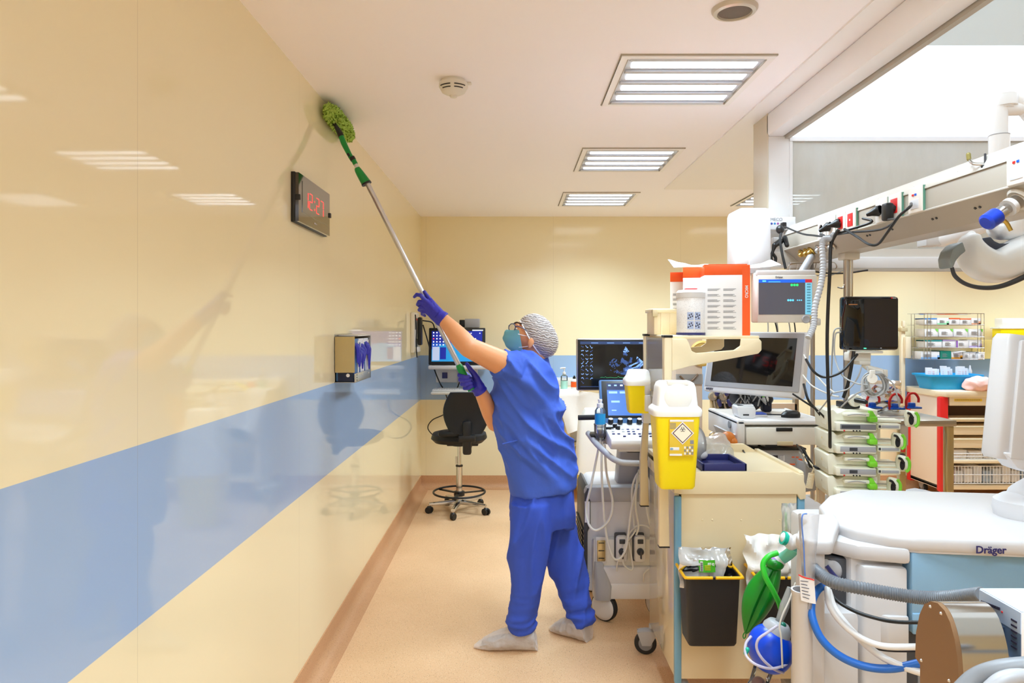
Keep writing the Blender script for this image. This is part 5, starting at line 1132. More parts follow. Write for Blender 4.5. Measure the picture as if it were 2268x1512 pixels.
# hanging pole with its clamp
PX, PY = 1.42, 2.905
t = thing('equipment_pole', 'chrome pole hanging from the supply rail behind the black monitor', 'pole', (PX, PY, 1.86))
b = MB(); b.cyl((PX-.006, PY, 1.86), (PX-.006, PY, .45), .0125, m_steel); b.cyl((PX+.012, PY, 1.86), (PX+.012, PY, 1.50), .009, m_chrome); b.build('tube', t, True)
b = MB(); b.box(PX-.03, PX+.035, PY-.035, PY+.03, 1.83, 1.858, m_pearl, .005); b.build('clamp', t, True); b = MB(); b.tube([P(1855, 636, 2.9), P(1866, 638, 2.9), P(1870, 630, 2.9)], .003, m_steel, 6, 4); b.build('hook', t, True)
t = thing('drip_stand', 'slim steel pole to the left of the thick black cable', 'pole', (1.706, 3.90, 0))
b = MB(); b.cyl((1.706, 3.90, .10), (1.706, 3.90, 1.85), .0125, m_steel); b.build('tube', t, True); b = MB()
for k in range(5): a = k*2*PI/5; b.tube([(1.706, 3.90, .10), (1.706+.25*math.cos(a), 3.90+.25*math.sin(a), .05)], .012, m_steel, 8, 2, False); b.ell((1.706+.25*math.cos(a), 3.90+.25*math.sin(a), .026), .026, m_black)
b.build('base', t, True)
g = thing('wire_rack', 'bent wire cable rack under the rail behind the patient monitor', 'wire rack', P(1820, 590, 3.2))
b = MB(); b.tube([P(1748, 600, 3.2), P(1748, 588, 3.2), P(1758, 584, 3.2), P(1800, 582, 3.2), P(1840, 580, 3.2), P(1850, 583, 3.2), P(1853, 592, 3.2), P(1846, 597, 3.2), P(1838, 593, 3.2)], .003, m_steel, 6, 8)
for x in (1768, 1790, 1796, 1808): b.tube([P(x, 583, 3.2), P(x-4, 600, 3.2)], .0025, m_steel, 6, 2)
b.build('wires', g, True); b = MB(); b.box(P(1796, 0, 3.2).x, P(1800, 0, 3.2).x, 3.19, 3.21, P(0, 600, 3.2).z, P(0, 570, 3.2).z, m_mgrey); b.build('stem', g, True)
hangcable([P(1800, 601, 3.2), P(1840, 605, 3.2), P(1880, 604, 3.2), P(1922, 598, 3.2)], .004, m_cable, 'nearly level black cable crossing behind the chrome pole')
hangcable([P(1800, 609, 3.2), P(1830, 611, 3.2), P(1850, 606, 3.2), P(1868, 598, 3.2)], .003, m_gcable, 'thin grey cable just below the level black one')
# ---------------------------------------------------------------- patient monitor
t = thing('patient_monitor', 'white patient monitor with grey screen, green and blue stars', 'monitor', (1.17, 2.90, 1.565), (0, 0, math.radians(-3)))
b = MB(); b.box(-.135, .106, 0, .09, 0, .215, m_pearl, .008); b.box(-.135, .108, -.004, .02, .196, .222, m_white, .004); b.box(-.135, .112, -.008, .0, -.0, .200, m_pearl, .006); b.build('casing', t)
y = -.009; m_g1 = mat('monitor_grey', (88, 90, 102), .12, emis=.18); m_pb = mat('monitor_blue', (30, 92, 205), .3, emis=.55); m_pr = mat('monitor_red', (180, 36, 52), .3, emis=.5); m_pc = mat('monitor_cyan', (112, 180, 205), .3, emis=.55); m_gs = mat('star_green', (40, 220, 110), .3, emis=.9); m_bs = mat('star_blue', (90, 190, 240), .3, emis=.9)
b = MB(); b.box(-.13, .09, y-.001, y+.003, .034, .182, m_g1); b.box(-.13, .062, y-.0014, y, .168, .182, m_pb); b.box(.062, .09, y-.0014, y, .168, .182, m_pr); b.box(.062, .09, y-.0014, y, .034, .168, m_pc)
def star(cx, cz, r, m_):
    for k in range(3): b.cbox((cx, y-.002, cz), (r*2, .001, r*.55), m_, rot=(0, k*PI/3+PI/6, 0))
for k in range(3): star(.006+.0115*k, .158, .0052, m_gs)
for k in range(3): star(-.008+.0095*k, .094, .0045, m_bs)
for k in range(3): star(.030+.008*k, .094, .0028, m_bs)
m_pi = mat('monitor_menu_ink', (70, 130, 155), .4, emis=.3)
for k in range(11): b.box(.069, .084, y-.002, y-.0014, .044+.0115*k, .049+.0115*k, m_pi)
b.box(-.115, -.10, y-.002, y-.0014, .172, .178, m_bs); b.box(-.09, -.04, y-.002, y-.0014, .1705, .1725, m_bs)
b.build('screen', t)
b = MB(); b.text('Dräger', .011, fronttext((-.045, -.0088, .191)), m_ink, .0003, bold=.0002); b.build('lettering', t, label='dark lettering Dräger')
b = MB(); b.lathe([(.017, 0), (.017, .006), (.014, .008), (.012, .007), (0, .007)], (.065, -.008, .014), m_grey, (0, -1, 0), 30); b.build('dial', t)
b = MB(); b.box(.083, .096, -.0095, -.008, .014, .026, m_yel2); b.build('sticker', t); b = MB(); b.box(.09, .13, -.006, .02, -.012, .018, m_pearl, .006); b.build('latch', t)
b = MB(); b.limb([(.0, .09, .10), (.06, .14, .15), (.15, .16, .29)], [.018, .018, .018], m_grey); b.build('support_arm', t)
for k, (x0, x1, m_) in enumerate(((1700, 1696, m_gcable), (1713, 1724, m_cable), (1718, 1722, m_gcable), (1745, 1749, m_gcable), (1757, 1760, m_cable))):
    hangcable([P(x0, 700, 3.74), P((x0+x1)/2+3, 735, 3.74), P(x1, 780, 3.74), P(x1+6, 880, 3.74)], .0035, m_, ['grey cable leftmost below the patient monitor', 'slanting black cable below the patient monitor', 'thin grey cable next to the slanting black one', 'grey cable dropping near the monitor dial', 'black cable dropping right beside the monitor dial'][k], group='cables below the patient monitor')
# ---------------------------------------------------------------- white all-in-one screen, turned to the left wall
n_ = Vector((-1.258, -1.148, .359)).normalized(); yaw = math.atan2(n_.x, -n_.y); tilt = math.radians(12); yaw = math.radians(-49.3)
t = thing('medical_screen', 'white framed medical screen turned left, dark glossy glass', 'monitor', (1.198, 3.42, 1.371), (-tilt, 0, yaw)); t.scale = (1.15, 1.15, 1.15)
b = MB(); b.box(-.232, .232, -.004, .035, -.142, .135, m_white, .012); b.box(-.220, .220, -.008, -.003, -.118, .128, m_grey, .004); b.build('frame', t)
b = MB(); b.box(-.192, .192, -.0086, -.0075, -.096, .106, m_screen); b.build('glass', t)
b = MB(); b.text('onyx', .018, fronttext((-.195, -.0062, -.129)), m_ink, .0004, bold=.0004); b.build('lettering', t, label='dark lettering onyx')
b = MB(); b.box(-.06, .06, .035, .09, -.08, .06, m_white2, .01); b.build('rear_mount', t)
# ---------------------------------------------------------------- computer trolley with drawer
CX0, CX1, CYa, CYb, CT = 1.10, 1.509, 3.30, 3.79, 1.095
t = thing('computer_trolley', 'white computer trolley with one drawer under the turned screen', 'trolley', (1.30, 3.54, 0))
b = MB(); b.box(CX0-.02, CX1+.005, CYa, CYb, CT-.02, CT, m_white, .006); b.box(CX0-.02, CX0+.02, CYa, CYb, CT-.118, CT+.004, m_white, .008); b.box(CX1-.015, CX1+.005, CYa, CYb, CT-.118, CT+.004, m_white, .008); b.box(CX0, CX1, CYb-.02, CYb, CT-.11, CT, m_white2); b.build('top', t, True)
b = MB(); b.box(CX0+.024, CX1-.02, CYa-.006, CYb-.03, CT-.115, CT-.032, m_pearl, .004); d_ = b.build('drawer', t, True); b = MB(); b.box(1.265, 1.344, CYa-.010, CYa-.004, CT-.050, CT-.032, m_black, .004); b.build('handle', d_, True)
b = MB(); b.box(1.27, 1.347, CYa-.009, CYa-.004, CT-.118, CT-.098, m_beiged, .003); b.build('lower_grip', d_, True)
b = MB(); b.cyl((CX0-.028, CYa+.1, CT-.032), (CX0-.018, CYa+.1, CT-.032), .018, m_mgrey); b.box(CX0-.06, CX0-.02, CYa+.02, CYa+.05, CT-.075, CT-.068, m_white, .002); b.box(CX0-.05, CX0-.02, CYa+.02, CYa+.05, CT-.105, CT-.098, m_white, .002); b.prism([(CX0-.075, CT-.05), (CX0-.062, CT-.05), (CX0-.035, CT-.115), (CX0-.05, CT-.115)], CYa+.0, CYa+.2, m_grey, 'xz'); b.build('side_bracket', t, True)
for x, y in ((1.17, 3.70), (1.46, 3.71)):
    b = MB(); b.box(x-.02, x+.02, y-.02, y+.02, .08, CT-.1, m_alu, .004); b.build('leg', t, True)
b = MB(); b.box(1.19, 1.56, 3.32, 3.78, .505, .66, m_white2, .02); b.box(1.21, 1.54, 3.305, 3.33, .53, .615, m_white, .006); b.box(1.21, 1.54, 3.30, 3.31, .618, .623, m_black); b.build('lower_unit', t, True)
b = MB(); b.box(1.2, 1.52, 3.34, 3.77, .08, .12, m_grey, .01)
for x in (1.23, 1.49):
    for y in (3.38, 3.73): castor(b, x, y, 0, .035, .02, m_rubber, m_grey, fork=.2)
b.build('base', t, True)
g = thing('label_printer', 'small white rounded label printer on the computer trolley', 'printer', (1.148, 3.42, CT)); g.scale = (1.1, 1.1, 1.1)
b = MB(); b.prism([(-.030, .006), (-.036, .02), (-.038, .05), (-.034, .056), (.038, .056), (.046, .04), (.044, .008), (.034, 0), (-.02, 0)], -.04, .04, m_white, 'xz', .004); b.build('body', g); b = MB(); b.box(-.012, .014, -.0415, -.038, .014, .020, m_black); b.build('slot', g)
b = MB(); b.grid(lambda u, v: (-.034+.072*u, -.035+.07*v, .057+.006*math.sin(PI*v)), 4, 8, m_clear, .001); b.build('cover', g)
g = thing('card_case', 'small white and blue case on the computer trolley beside the mouse', 'case', (1.245, 3.47, CT)); g.scale = (1.1, 1.1, 1.1); b = MB(); b.box(-.028, .03, -.03, .03, 0, .010, m_white, .003); b.build('base', g); b = MB(); b.box(-.026, .028, -.028, .03, .010, .016, mat('case_blue', (60, 90, 190), .4), .003); b.build('lid', g)
g = thing('computer_mouse', 'black computer mouse on the computer trolley', 'mouse', (1.39, 3.43, CT)); g.scale = (1.1, 1.1, 1.1)
b = MB(); b.loft([((0, 0, .0), (.042, 0, 0), (0, .028, 0)), ((0, 0, .012), (.044, 0, 0), (0, .030, 0)), ((.004, 0, .024), (.036, 0, 0), (0, .024, 0)), ((.006, 0, .031), (.02, 0, 0), (0, .013, 0))], m_black, 28); b.build('body', g); b = MB(); b.cyl((-.018, -.003, .027), (-.018, .003, .027), .006, m_mgrey, n=14); b.build('wheel', g)
hangcable([(1.345, 3.43, CT+.012), (1.30, 3.50, CT+.006), (1.24, 3.58, CT+.01), (1.22, 3.63, CT+.07)], .0035, m_cable, 'thin black cord of the computer mouse', group='cables behind the computer trolley')
g = thing('equipment_bags', 'dark heap of black straps, hoses and grey pouches behind the white screen', 'bags', (1.26, 3.67, CT)); BO = Vector((.115, .33, 0)); random.seed(31)
b = MB(); b.T = Matrix.Translation(BO)
for k in range(14): c = (1.07+.17*random.random(), 3.32+.05*random.random(), CT+.03+.11*random.random()); b.ell(c, (.02+.02*random.random(), .02, .03+.03*random.random()), m_black if k % 3 else m_dgrey, (random.random(), random.random(), 0), 12, 8)
b.box(1.215, 1.26, 3.30, 3.36, CT, CT+.16, mat('dark_navy_fabric', (26, 28, 50), .6), .01); b.build('pouch', g, True)
b = MB(); b.T = Matrix.Translation(BO)
for k in range(16):
    x = 1.07+.16*random.random(); z = CT+.13+.04*random.random(); b.tube([(x, 3.29, z), (x+.02*random.uniform(-1, 1), 3.275, z-.05), (x+.05*random.uniform(-1, 1), 3.27, z-.11)], .0035, m_black if k % 2 else m_gcable, 6, 4)
for k in range(3): b.tube([(1.19+.01*k, 3.285, CT+.10+.01*k), (1.205, 3.275, CT+.085+.012*k), (1.235, 3.28, CT+.10+.012*k)], .004, m_lime, 6, 4)
b.build('straps', g, True)
b = MB(); b.T = Matrix.Translation(BO); b.ell((1.075, 3.285, CT+.14), (.018, .008, .03), m_grey); b.ell((1.13, 3.28, CT+.10), (.012, .008, .045), m_mgrey, (0, .4, 0)); b.ell((1.215, 3.28, CT+.07), (.018, .01, .022), m_white); b.build('grey_pouch', g, True)
# defibrillator under the drawer
t = thing('defibrillator', 'grey defibrillator with dark screen and dial below the white drawer', 'defibrillator', (1.295, 3.46, .700)); t.scale = (1.1, 1.1, 1.1)
b = MB(); b.box(-.17, .125, -.10, .15, 0, .225, m_grey, .012); b.box(-.17, .125, -.104, .1, .225, .232, m_black); b.build('casing', t)
b = MB(); b.box(-.155, .0, -.1035, -.1, .06, .20, mat('dark_slate_screen', (44, 46, 58), .2), .002); b.build('screen', t)
b = MB(); b.lathe([(.018, 0), (.018, .012), (.014, .014), (0, .014)], (.052, -.10, .135), m_black, (0, -1, 0), 24); b.cbox((.045, -.117, .135), (.035, .006, .008), m_black, .002); b.build('dial', t)
b = MB()
for x in (.03, .078): b.lathe([(.016, 0), (.016, .01), (.011, .012), (0, .012)], (x, -.10, .062), mat('teal_ring', (60, 160, 140), .4), (0, -1, 0), 20); b.lathe([(.011, .0125), (.011, .014), (0, .014)], (x, -.10, .062), m_black, (0, -1, 0), 20)
b.build('ports', t)
b = MB()
for k in range(2): b.box(.062+.018*k, .074+.018*k, -.1025, -.1, .19, .194, m_orange)
b.box(.09, .108, -.103, -.1, .178, .184, m_orange); b.box(.052, .076, -.1025, -.1, .158, .163, m_orange); b.box(.008, .03, -.1025, -.1, .175, .2, m_white2)
for k in range(4): b.box(.008, .024, -.1032, -.1025, .179+.006*k, .181+.006*k, m_inkg)
b.cyl((.088, -.1, .168), (.088, -.104, .168), .008, m_beiged, n=14); b.build('markings', t)
g = thing('phone_handset', 'cream coiled handset cord hanging beside the defibrillator', 'cord', P(1795, 1060, 3.0))
pts = []; 
for i in range(220): a = i/220*2*PI*15; q = P(1798-6*i/220, 1048+32*i/220, 2.98); pts.append(q+Vector((.012*math.cos(a), .012*math.sin(a), 0)))
b = MB(); b.tube(pts, .0026, m_beige, 6, 1); b.build('coil', g, True); b = MB(); b.tube([P(1798, 1048, 2.98), P(1802, 1035, 2.98), P(1790, 1020, 3.0), P(1778, 1005, 3.02)], .004, m_beige, 8, 6); b.tube([P(1804, 1040, 2.96), P(1810, 1070, 2.95), P(1806, 1110, 2.95)], .004, m_beige, 8, 5); b.build('lead', g, True)
g = thing('cable_holder', 'grey triangular cable tray with tangled cables right of defibrillator', 'cable tray', P(1800, 1050, 3.05))
b = MB(); a_ = [P(1784, 1025, 3.05), P(1800, 1032, 3.05), P(1828, 1082, 3.05), P(1784, 1090, 3.05)]; b.prism([(p.x, p.z) for p in a_], 3.05, 3.15, m_grey, 'xz', .004); b.build('plate', g, True); b = MB(); b.tube([P(1780, 995, 3.03), P(1790, 1020, 3.02), P(1806, 1045, 3.0), P(1815, 1066, 3.0)], .007, m_black, 8, 5); b.tube([P(1775, 990, 3.03), P(1796, 1022, 3.0), P(1812, 1050, 3.0)], .004, m_cable, 8, 5); b.tube([P(1770, 1000, 3.03), P(1786, 1030, 3.01), P(1800, 1040, 3.0)], .004, m_gcable, 8, 5); b.build('cable_bundle', g, True)
hangcable([P(1640, 985, 3.3), P(1650, 1005, 3.2), P(1660, 1020, 3.1)], .004, m_cable, 'black cable slanting down left of the defibrillator', group='cables behind the computer trolley')
hangcable([P(1765, 985, 3.25), P(1785, 1012, 3.0), P(1795, 1035, 2.98)], .0045, m_cable, 'short black cable right of the defibrillator', group='cables behind the computer trolley')
g = thing('shelf_clutter', 'pink and white packets lying under the drawer on top of the defibrillator', 'packets', P(1740, 985, 3.4)); b = MB(); b.ell(P(1750, 989, 3.42), (.06, .03, .012), mat('pale_pink', (226, 184, 172), .6)); b.build('pink_packet', g, True); b = MB(); b.ell(P(1670, 987, 3.42), (.018, .02, .012), m_white); b.ell(P(1682, 990, 3.42), (.012, .02, .012), m_black); b.ell(P(1690, 988, 3.42), (.01, .02, .012), m_white); b.build('white_packet', g, True)
# ---------------------------------------------------------------- black monitor on the pole
t = thing('black_monitor', 'black rectangular gas monitor mounted on the hanging chrome pole', 'monitor', (1.405, 2.70, 1.455))
m_gblk = mat('gloss_black', (8, 8, 9), .1, coat=.4); b = MB(); b.box(-.100, .114, -.006, .05, 0, .212, m_gblk, .012); b.prism([(-.108, .03), (-.114, .08), (-.112, .13), (-.103, .175), (-.100, .20), (-.045, .20), (-.038, .15), (-.034, .11), (-.038, .05), (-.045, .01), (-.100, .01)], -.016, 0, m_gblk, 'xz', .006); b.build('casing', t)
b = MB(); b.box(-.025, .108, -.0075, -.005, .014, .202, mat('navy_black_screen', (14, 18, 34), .03, spec=.8)); b.build('screen', t)
b = MB(); b.box(-.09, -.056, -.0175, -.0155, .178, .1815, mat('gold_slot', (180, 120, 70), .4)); b.build('slot', t); b = MB(); b.cbox((-.022, -.0085, .008), (.009, .002, .003), mat('green_led', (60, 230, 140), .4, emis=1.5)); b.cbox((.040, -.0085, .009), (.006, .002, .004), m_grey); b.box(.085, .1, -.009, -.0055, .203, .207, m_grey); b.box(.081, .086, -.0092, -.0055, .203, .208, m_red); b.build('indicator', t)
b = MB(); b.box(-.055, .055, .0, .07, -.012, -.003, m_pearl, .003); b.box(-.06, .018, .02, .09, -.045, -.010, m_pearl, .006); b.box(-.035, .01, .01, .06, -.058, -.043, m_pearl, .003)
b.tube([(-.01, .03, -.055), (.01, .02, -.072), (.04, .0, -.082), (.055, -.01, -.09)], .012, m_pearl, 12, 5); b.box(.045, .062, -.02, 0, -.105, -.075, m_pearl, .003); b.build('mount', t)
g = thing('coiled_cable', 'thick coil of grey sensor cable hanging below the black monitor', 'cable', P(1940, 850, 2.62))
b = MB(); random.seed(14)
for k in range(9):
    c = P(1938+random.uniform(-5, 9), 850+random.uniform(-3, 5), 2.60+.006*k); r_ = .036+.009*random.random(); b.tube([c+Vector((r_*math.cos(a), .004*math.sin(3*a), r_*1.05*math.sin(a))) for a in [i*PI/10 for i in range(21)]], .0028, m_gcable, 7, 2)
b.build('coil', g, True); b = MB(); b.cyl(P(1932, 838, 2.59), P(1932, 838, 2.585), .018, m_pearl); b.cbox(P(1932, 828, 2.59), (.02, .01, .03), m_pearl, .003); b.build('hanger', g, True)
for k, (pts, r_, m_, lab) in enumerate((
    ([P(1862, 726, 2.7), P(1848, 732, 2.7), P(1844, 770, 2.72), P(1841, 850, 2.75), P(1845, 868, 2.75)], .003, m_gcable, 'grey lead curving from the left edge of the black monitor, outer'),
    ([P(1862, 735, 2.7), P(1850, 742, 2.7), P(1849, 790, 2.7), P(1865, 830, 2.66), P(1895, 848, 2.62), P(1922, 852, 2.6)], .003, m_gcable, 'grey lead curving from the black monitor to the coil, inner'),
    ([P(1899, 784, 2.68), P(1870, 818, 2.66), P(1845, 832, 2.66), P(1820, 834, 2.68), P(1800, 820, 2.7), P(1785, 795, 2.75)], .005, m_cable, 'thick black cable sagging in a wide curve left of black monitor'),
    ([P(1891, 778, 2.68), P(1885, 815, 2.68), P(1878, 850, 2.7), P(1868, 880, 2.72)], .0065, m_cable, 'black cable slanting down along the chrome pole'),
    ([P(1908, 812, 2.66), P(1900, 835, 2.66), P(1880, 860, 2.68), P(1845, 870, 2.7)], .003, m_gcable, 'grey lead hanging left from the monitor mount'),
    ([P(1920, 812, 2.66), P(1928, 840, 2.62)], .003, m_gcable, 'short grey lead straight down to the coil'),
    ([P(1960, 835, 2.6), P(1978, 850, 2.6), P(1988, 880, 2.6), P(1992, 900, 2.62)], .003, m_gcable, 'grey lead drooping right of the coil'),
    ([P(1925, 862, 2.6), P(1900, 870, 2.62), P(1880, 885, 2.65), P(1862, 902, 2.7)], .003, m_gcable, 'grey lead drooping from the coil to the pumps'),
    ([P(1780, 785, 2.85), P(1800, 820, 2.8), P(1830, 855, 2.75), P(1850, 870, 2.72)], .003, m_wcable, 'white lead running right from behind the white screen, upper'),
    ([P(1778, 830, 2.85), P(1800, 855, 2.8), P(1840, 874, 2.75), P(1858, 878, 2.72)], .003, m_wcable, 'white lead running right from behind the white screen, lower'),
    ([P(1844, 868, 2.7), P(1830, 890, 2.75), P(1812, 912, 2.8)], .003, m_gcable, 'grey lead dropping toward the computer trolley corner'),
    ([P(1780, 850, 2.85), P(1790, 885, 2.8), P(1806, 905, 2.85), P(1830, 940, 2.9), P(1842, 985, 2.9), P(1834, 1020, 2.9), P(1815, 1036, 2.9), P(1803, 1032, 2.95)], .005, m_cable, 'black cable looping down past the computer trolley corner'),
    ([P(1756, 872, 2.9), P(1780, 888, 2.85), P(1812, 910, 2.82), P(1832, 935, 2.82), P(1845, 980, 2.8)], .004, m_cable, 'black cable slanting across the trolley top to the pumps'))):
    hangcable(pts, r_, m_, lab, group='leads around the pole')
# ---------------------------------------------------------------- syringe pumps
m_pump = mat('pump_ivory', (234, 232, 214), .4)
def pump(z, label, kind, ext):
    t = thing('syringe_pump', label, 'syringe pump', (1.40, 2.80, z), (0, 0, math.radians(-7)), 'stacked syringe pumps')
    b = MB(); b.prism([(-.118, .0), (-.124, .078), (-.10, .084), (-.085, .070), (-.075, .072), (-.05, .085), (.07, .085), (.07, .0), (-.10, -.002)], -.04, .13, m_pump, 'xz', .004)
    b.box(-.10, .052, -.075, -.03, .002, .036, m_pump, .005); b.box(-.066, .055, -.068, -.038, .060, .074, m_pump, .004); b.box(-.09, .16, -.04, .08, .035, .045, m_pump, .003); b.build('body', t)
    b = MB(); b.box(-.085, .05, -.0765, -.074, .010, .031, m_grey if kind else m_mgrey, .003); b.box(-.05 if kind else -.08, -.02 if kind else -.01, -.0775, -.076, .014, .027, m_dgrey)
    for k in range(3): b.cyl((-.035+.012*k, -.075, .005), (-.035+.012*k, -.0775, .005), .003, m_black, n=10)
    b.cyl((-.07, -.075, .005), (-.07, -.078, .005), .003, m_red, n=10); b.build('control_panel', t)
    b = MB(); b.box(.025, .056, -.080, -.045, .040, .062, m_lime, .005); b.prism([(.028, .06), (.028, .084), (.04, .084), (.050, .066), (.056, .06)], -.072, -.05, m_lime, 'xz', .002); b.build('clamp', t, label='lime green syringe clamp')
    b = MB(); b.box(.06, .145, -.070, -.04, .012, .034, m_pump, .004); b.box(.073, .138, -.0715, -.069, .017, .028, m_grey, .002); b.box(.062, .070, -.0715, -.069, .018, .028, m_dgrey)
    b.build('side_display', t)
    b = MB(); x = .085+ext; b.cyl((.05, -.04, .056), (x, -.04, .056), .003, m_steel, n=10); b.loft([((x, -.055, .055), (0, .018, 0), (0, 0, .030)), ((x+.006, -.055, .055), (0, .026, 0), (0, 0, .034)), ((x+.03, -.055, .053), (0, .024, 0), (0, 0, .031)), ((x+.038, -.055, .052), (0, .014, 0), (0, 0, .022))], m_pump, 28); pf = b.build('drive_head', t)
    b = MB(); b.loft([((x+.010, -.0825, .052), (.008, 0, 0), (0, 0, .018)), ((x+.010, -.079, .052), (.010, 0, 0), (0, 0, .02))], m_black, 20); b.tube([(x-.006, -.083, .080), (x+.004, -.084, .076), (x+.014, -.084, .06)], .005, m_black, 8, 4); b.build('lever', pf)
    b = MB(); b.tube([(x+.028, -.075, .082), (x+.038, -.075, .062), (x+.036, -.075, .036), (x+.026, -.074, .024)], .006, m_lime, 8, 5); b.build('trim', pf)
    b = MB(); b.box(-.121, -.118, -.02, .03, .02, .06, m_pump); b.build('side_plate', t)
    b = MB(); b.tube([(-.055, -.069, .066), (-.02, -.07, .071), (.015, -.069, .066)], .0018, m_grey, 5, 4); b.build('grip_line', t)
    return t
pz = 1.215-.086
for k, (lab, kd, ex) in enumerate((('topmost syringe pump in the stack, wide grey display', 0, .085), ('second syringe pump from the top with round yellow side sticker', 1, .035), ('third syringe pump from the top with plunger pulled out', 1, .052), ('lowest syringe pump in view, half hidden by the white machine', 1, .018))):
    g = pump(pz-.089*k, lab, kd, ex)
    if k in (1, 2):
        b = MB(); b.lathe([(.010, 0), (0, .0008)], (-.1215, .03, .055), m_yel2, (-1, 0, 0), 16); b.build('sticker', g, label='round yellow sticker')
    if k == 3: b = MB(); b.lathe([(.010, 0), (0, .0008)], (-.1215, .03, .055), mat('brown_sticker', (130, 60, 40), .5), (-1, 0, 0), 8); b.build('sticker', g, label='brown sticker')
b = MB(); b.box(1.50, 1.53, 2.85, 2.90, .72, 1.18, m_pump, .006); tag(b.build('pump_column'), 'ivory column behind the syringe pumps', 'column')
g = thing('clamp_handle', 'ivory clamp with black turning handle above the syringe pumps', 'clamp', P(1885, 890, 2.75))
b = MB(); b.lathe([(.024, 0), (.026, .01), (.022, .022), (0, .024)], P(1893, 886, 2.78), m_pump, (-.4, -1, 0), 24); b.box(P(1866, 0, 2.8).x, P(1900, 0, 2.8).x, 2.78, 2.86, P(0, 903, 2.8).z, P(0, 890, 2.8).z, m_black, .004); b.build('body', g, True)
b = MB(); b.limb([P(1897, 886, 2.74), P(1917, 890, 2.71)], [.010, .009], m_black); b.build('handle', g, True)
# ---------------------------------------------------------------- steel table with airway masks
t = thing('steel_table', 'stainless steel table between the syringe pumps and the red-edged cart', 'table', (2.3, 4.27, 0))
b = MB(); b.box(2.0, 2.59, 4.0, 4.55, .965, 1.0, m_steel, .004); b.build('tabletop', t, True)
for x, y in ((2.03, 4.03), (2.56, 4.03), (2.56, 4.52), (2.03, 4.52)):
    b = MB(); b.box(x-.02, x+.02, y-.02, y+.02, 0, .965, m_tan if x > 2.3 else m_steel, .003); b.build('leg', t, True)
for k, (x, y_, lab) in enumerate(((1935, 903, 'blue and red airway tube standing left behind the pump clamp'), (1985, 905, 'blue and red airway tube in the middle of the steel table'), (2022, 903, 'rightmost blue flange with red tube loop on the steel table'))):
    g = thing('airway_tube', lab, 'airway tube', P(x, y_, 4.3), group='red airway tubes with blue flanges')
    b = MB(); b.cbox(P(x, y_-1, 4.3), (.085, .06, .012), m_vblue, .005); b.cbox(P(x-3, y_-6, 4.3), (.04, .03, .035), m_vblue, .008); b.build('flange', g, True)
    b = MB(); b.tube([P(x-14, y_+2, 4.3), P(x-15, y_-16, 4.3), P(x-8, y_-30, 4.3), P(x+4, y_-32, 4.3), P(x+12, y_-22, 4.3), P(x+12, y_-12, 4.3)], .0075, m_red, 10, 6); b.build('tube', g, True)
pouch('plastic_bag', 'clear violet-tinted bag among the airway tubes on the steel table', (2.36, 4.40, 1.0), .26, .2, .0, m_film, 0, .05, 6, 'plastic bag', .05)
b = MB(); b.tube([P(2001, 985, 4.0), P(2000, 1000, 4.0)], .012, m_red, 10, 2); b.lathe([(.018, 0), (.018, .01), (.008, .012), (.008, 0)], P(1997, 1010, 4.0), m_dgrey, (0, -1, 0), 18); b.box(P(1993, 0, 4).x, P(2008, 0, 4).x, 3.985, 4.0, P(0, 985, 4).z, P(0, 940, 4).z, m_film); tag(b.build('packaged_probe'), 'wrapped red tipped probe hanging at the steel table edge', 'probe')
b = MB(); b.grid(lambda u, v: (2.15+1.0*u, 4.7+.5*v, .30+.25*max(0, 1-u*1.6)+.05*noise.noise(Vector((u*5, v*5, 2)))), 20, 12, m_grey, .004); b.box(2.2, 3.1, 4.75, 5.2, 0, .28, m_grey, .02); tag(b.build('covered_cart'), 'low grey covered object under the steel table', 'cover')
# ---------------------------------------------------------------- red-edged cart at the back wall
m_cart = mat('cart_cream', (238, 224, 196), .4)
AX, AY0, AY1 = 3.74, 6.0, 6.50
t = thing('red_edged_cart', 'large cream cart with red corner strips and wire rack at the back wall', 'cart', (4.3, 6.25, 0))
b = MB(); b.box(AX, AX+.03, AY0+.03, AY1, .12, .93, mat('cart_side_pinkish', (230, 212, 196), .35), .004); b.box(5.0, 5.03, AY0+.03, AY1, .12, .93, m_cart, .004); b.box(AX, 5.03, AY1-.02, AY1, .12, .93, m_cart); b.box(AX, 5.03, AY0, AY1, .12, .16, m_cart, .006); b.build('body', t, True)
b = MB(); b.prism([(AX-.02, AY1), (AX-.02, AY0+.05), (AX+.04, AY0-.02), (5.05, AY0-.02), (5.05, AY1)], .93, .985, m_cart, 'xy', .01); b.build('top', t, True)
for x, y, h in ((AX-.004, AY0, .93), (AX-.01, AY1-.05, .93)):
    b = MB(); b.box(x, x+.075, y-.005, y+.05, .10, h, m_red, .012); b.build('corner_strip', t, True, label='red corner strip')
b = MB(); b.box(AX+.08, 5.0, AY0-.005, AY0+.02, .855, .93, m_cart, .004); b.box(AX+.12, AX+.36, AY0-.008, AY0-.004, .895, .915, m_yel2); b.build('fascia', t, True)
b = MB()
random.seed(4)
b = MB()
for k in range(14): b.cbox((AX+.13+.016*k, AY0-.009, .905), (.010, .002, .006), m_inkg)
b.build('fascia_text', t, True)
b = MB(); b.box(AX+.08, 5.0, AY0+.2, AY0+.22, .5, .86, mat('cart_gap_shade', (92, 66, 40), .6)); b.build('gap_shade', t, True)  # dark sheet that paints the shade in the gap above the drawers
for k, (z0, z1) in enumerate(((.715, .745), (.60, .68), (.485, .57))):
    b = MB(); b.box(AX+.08, 5.0, AY0-.01, AY0+.40, z0, z1, m_cart, .006); b.box(AX+.10, 4.98, AY0-.016, AY0-.01, z1-.018, z1-.008, m_beiged); b.build('drawer', t, True)
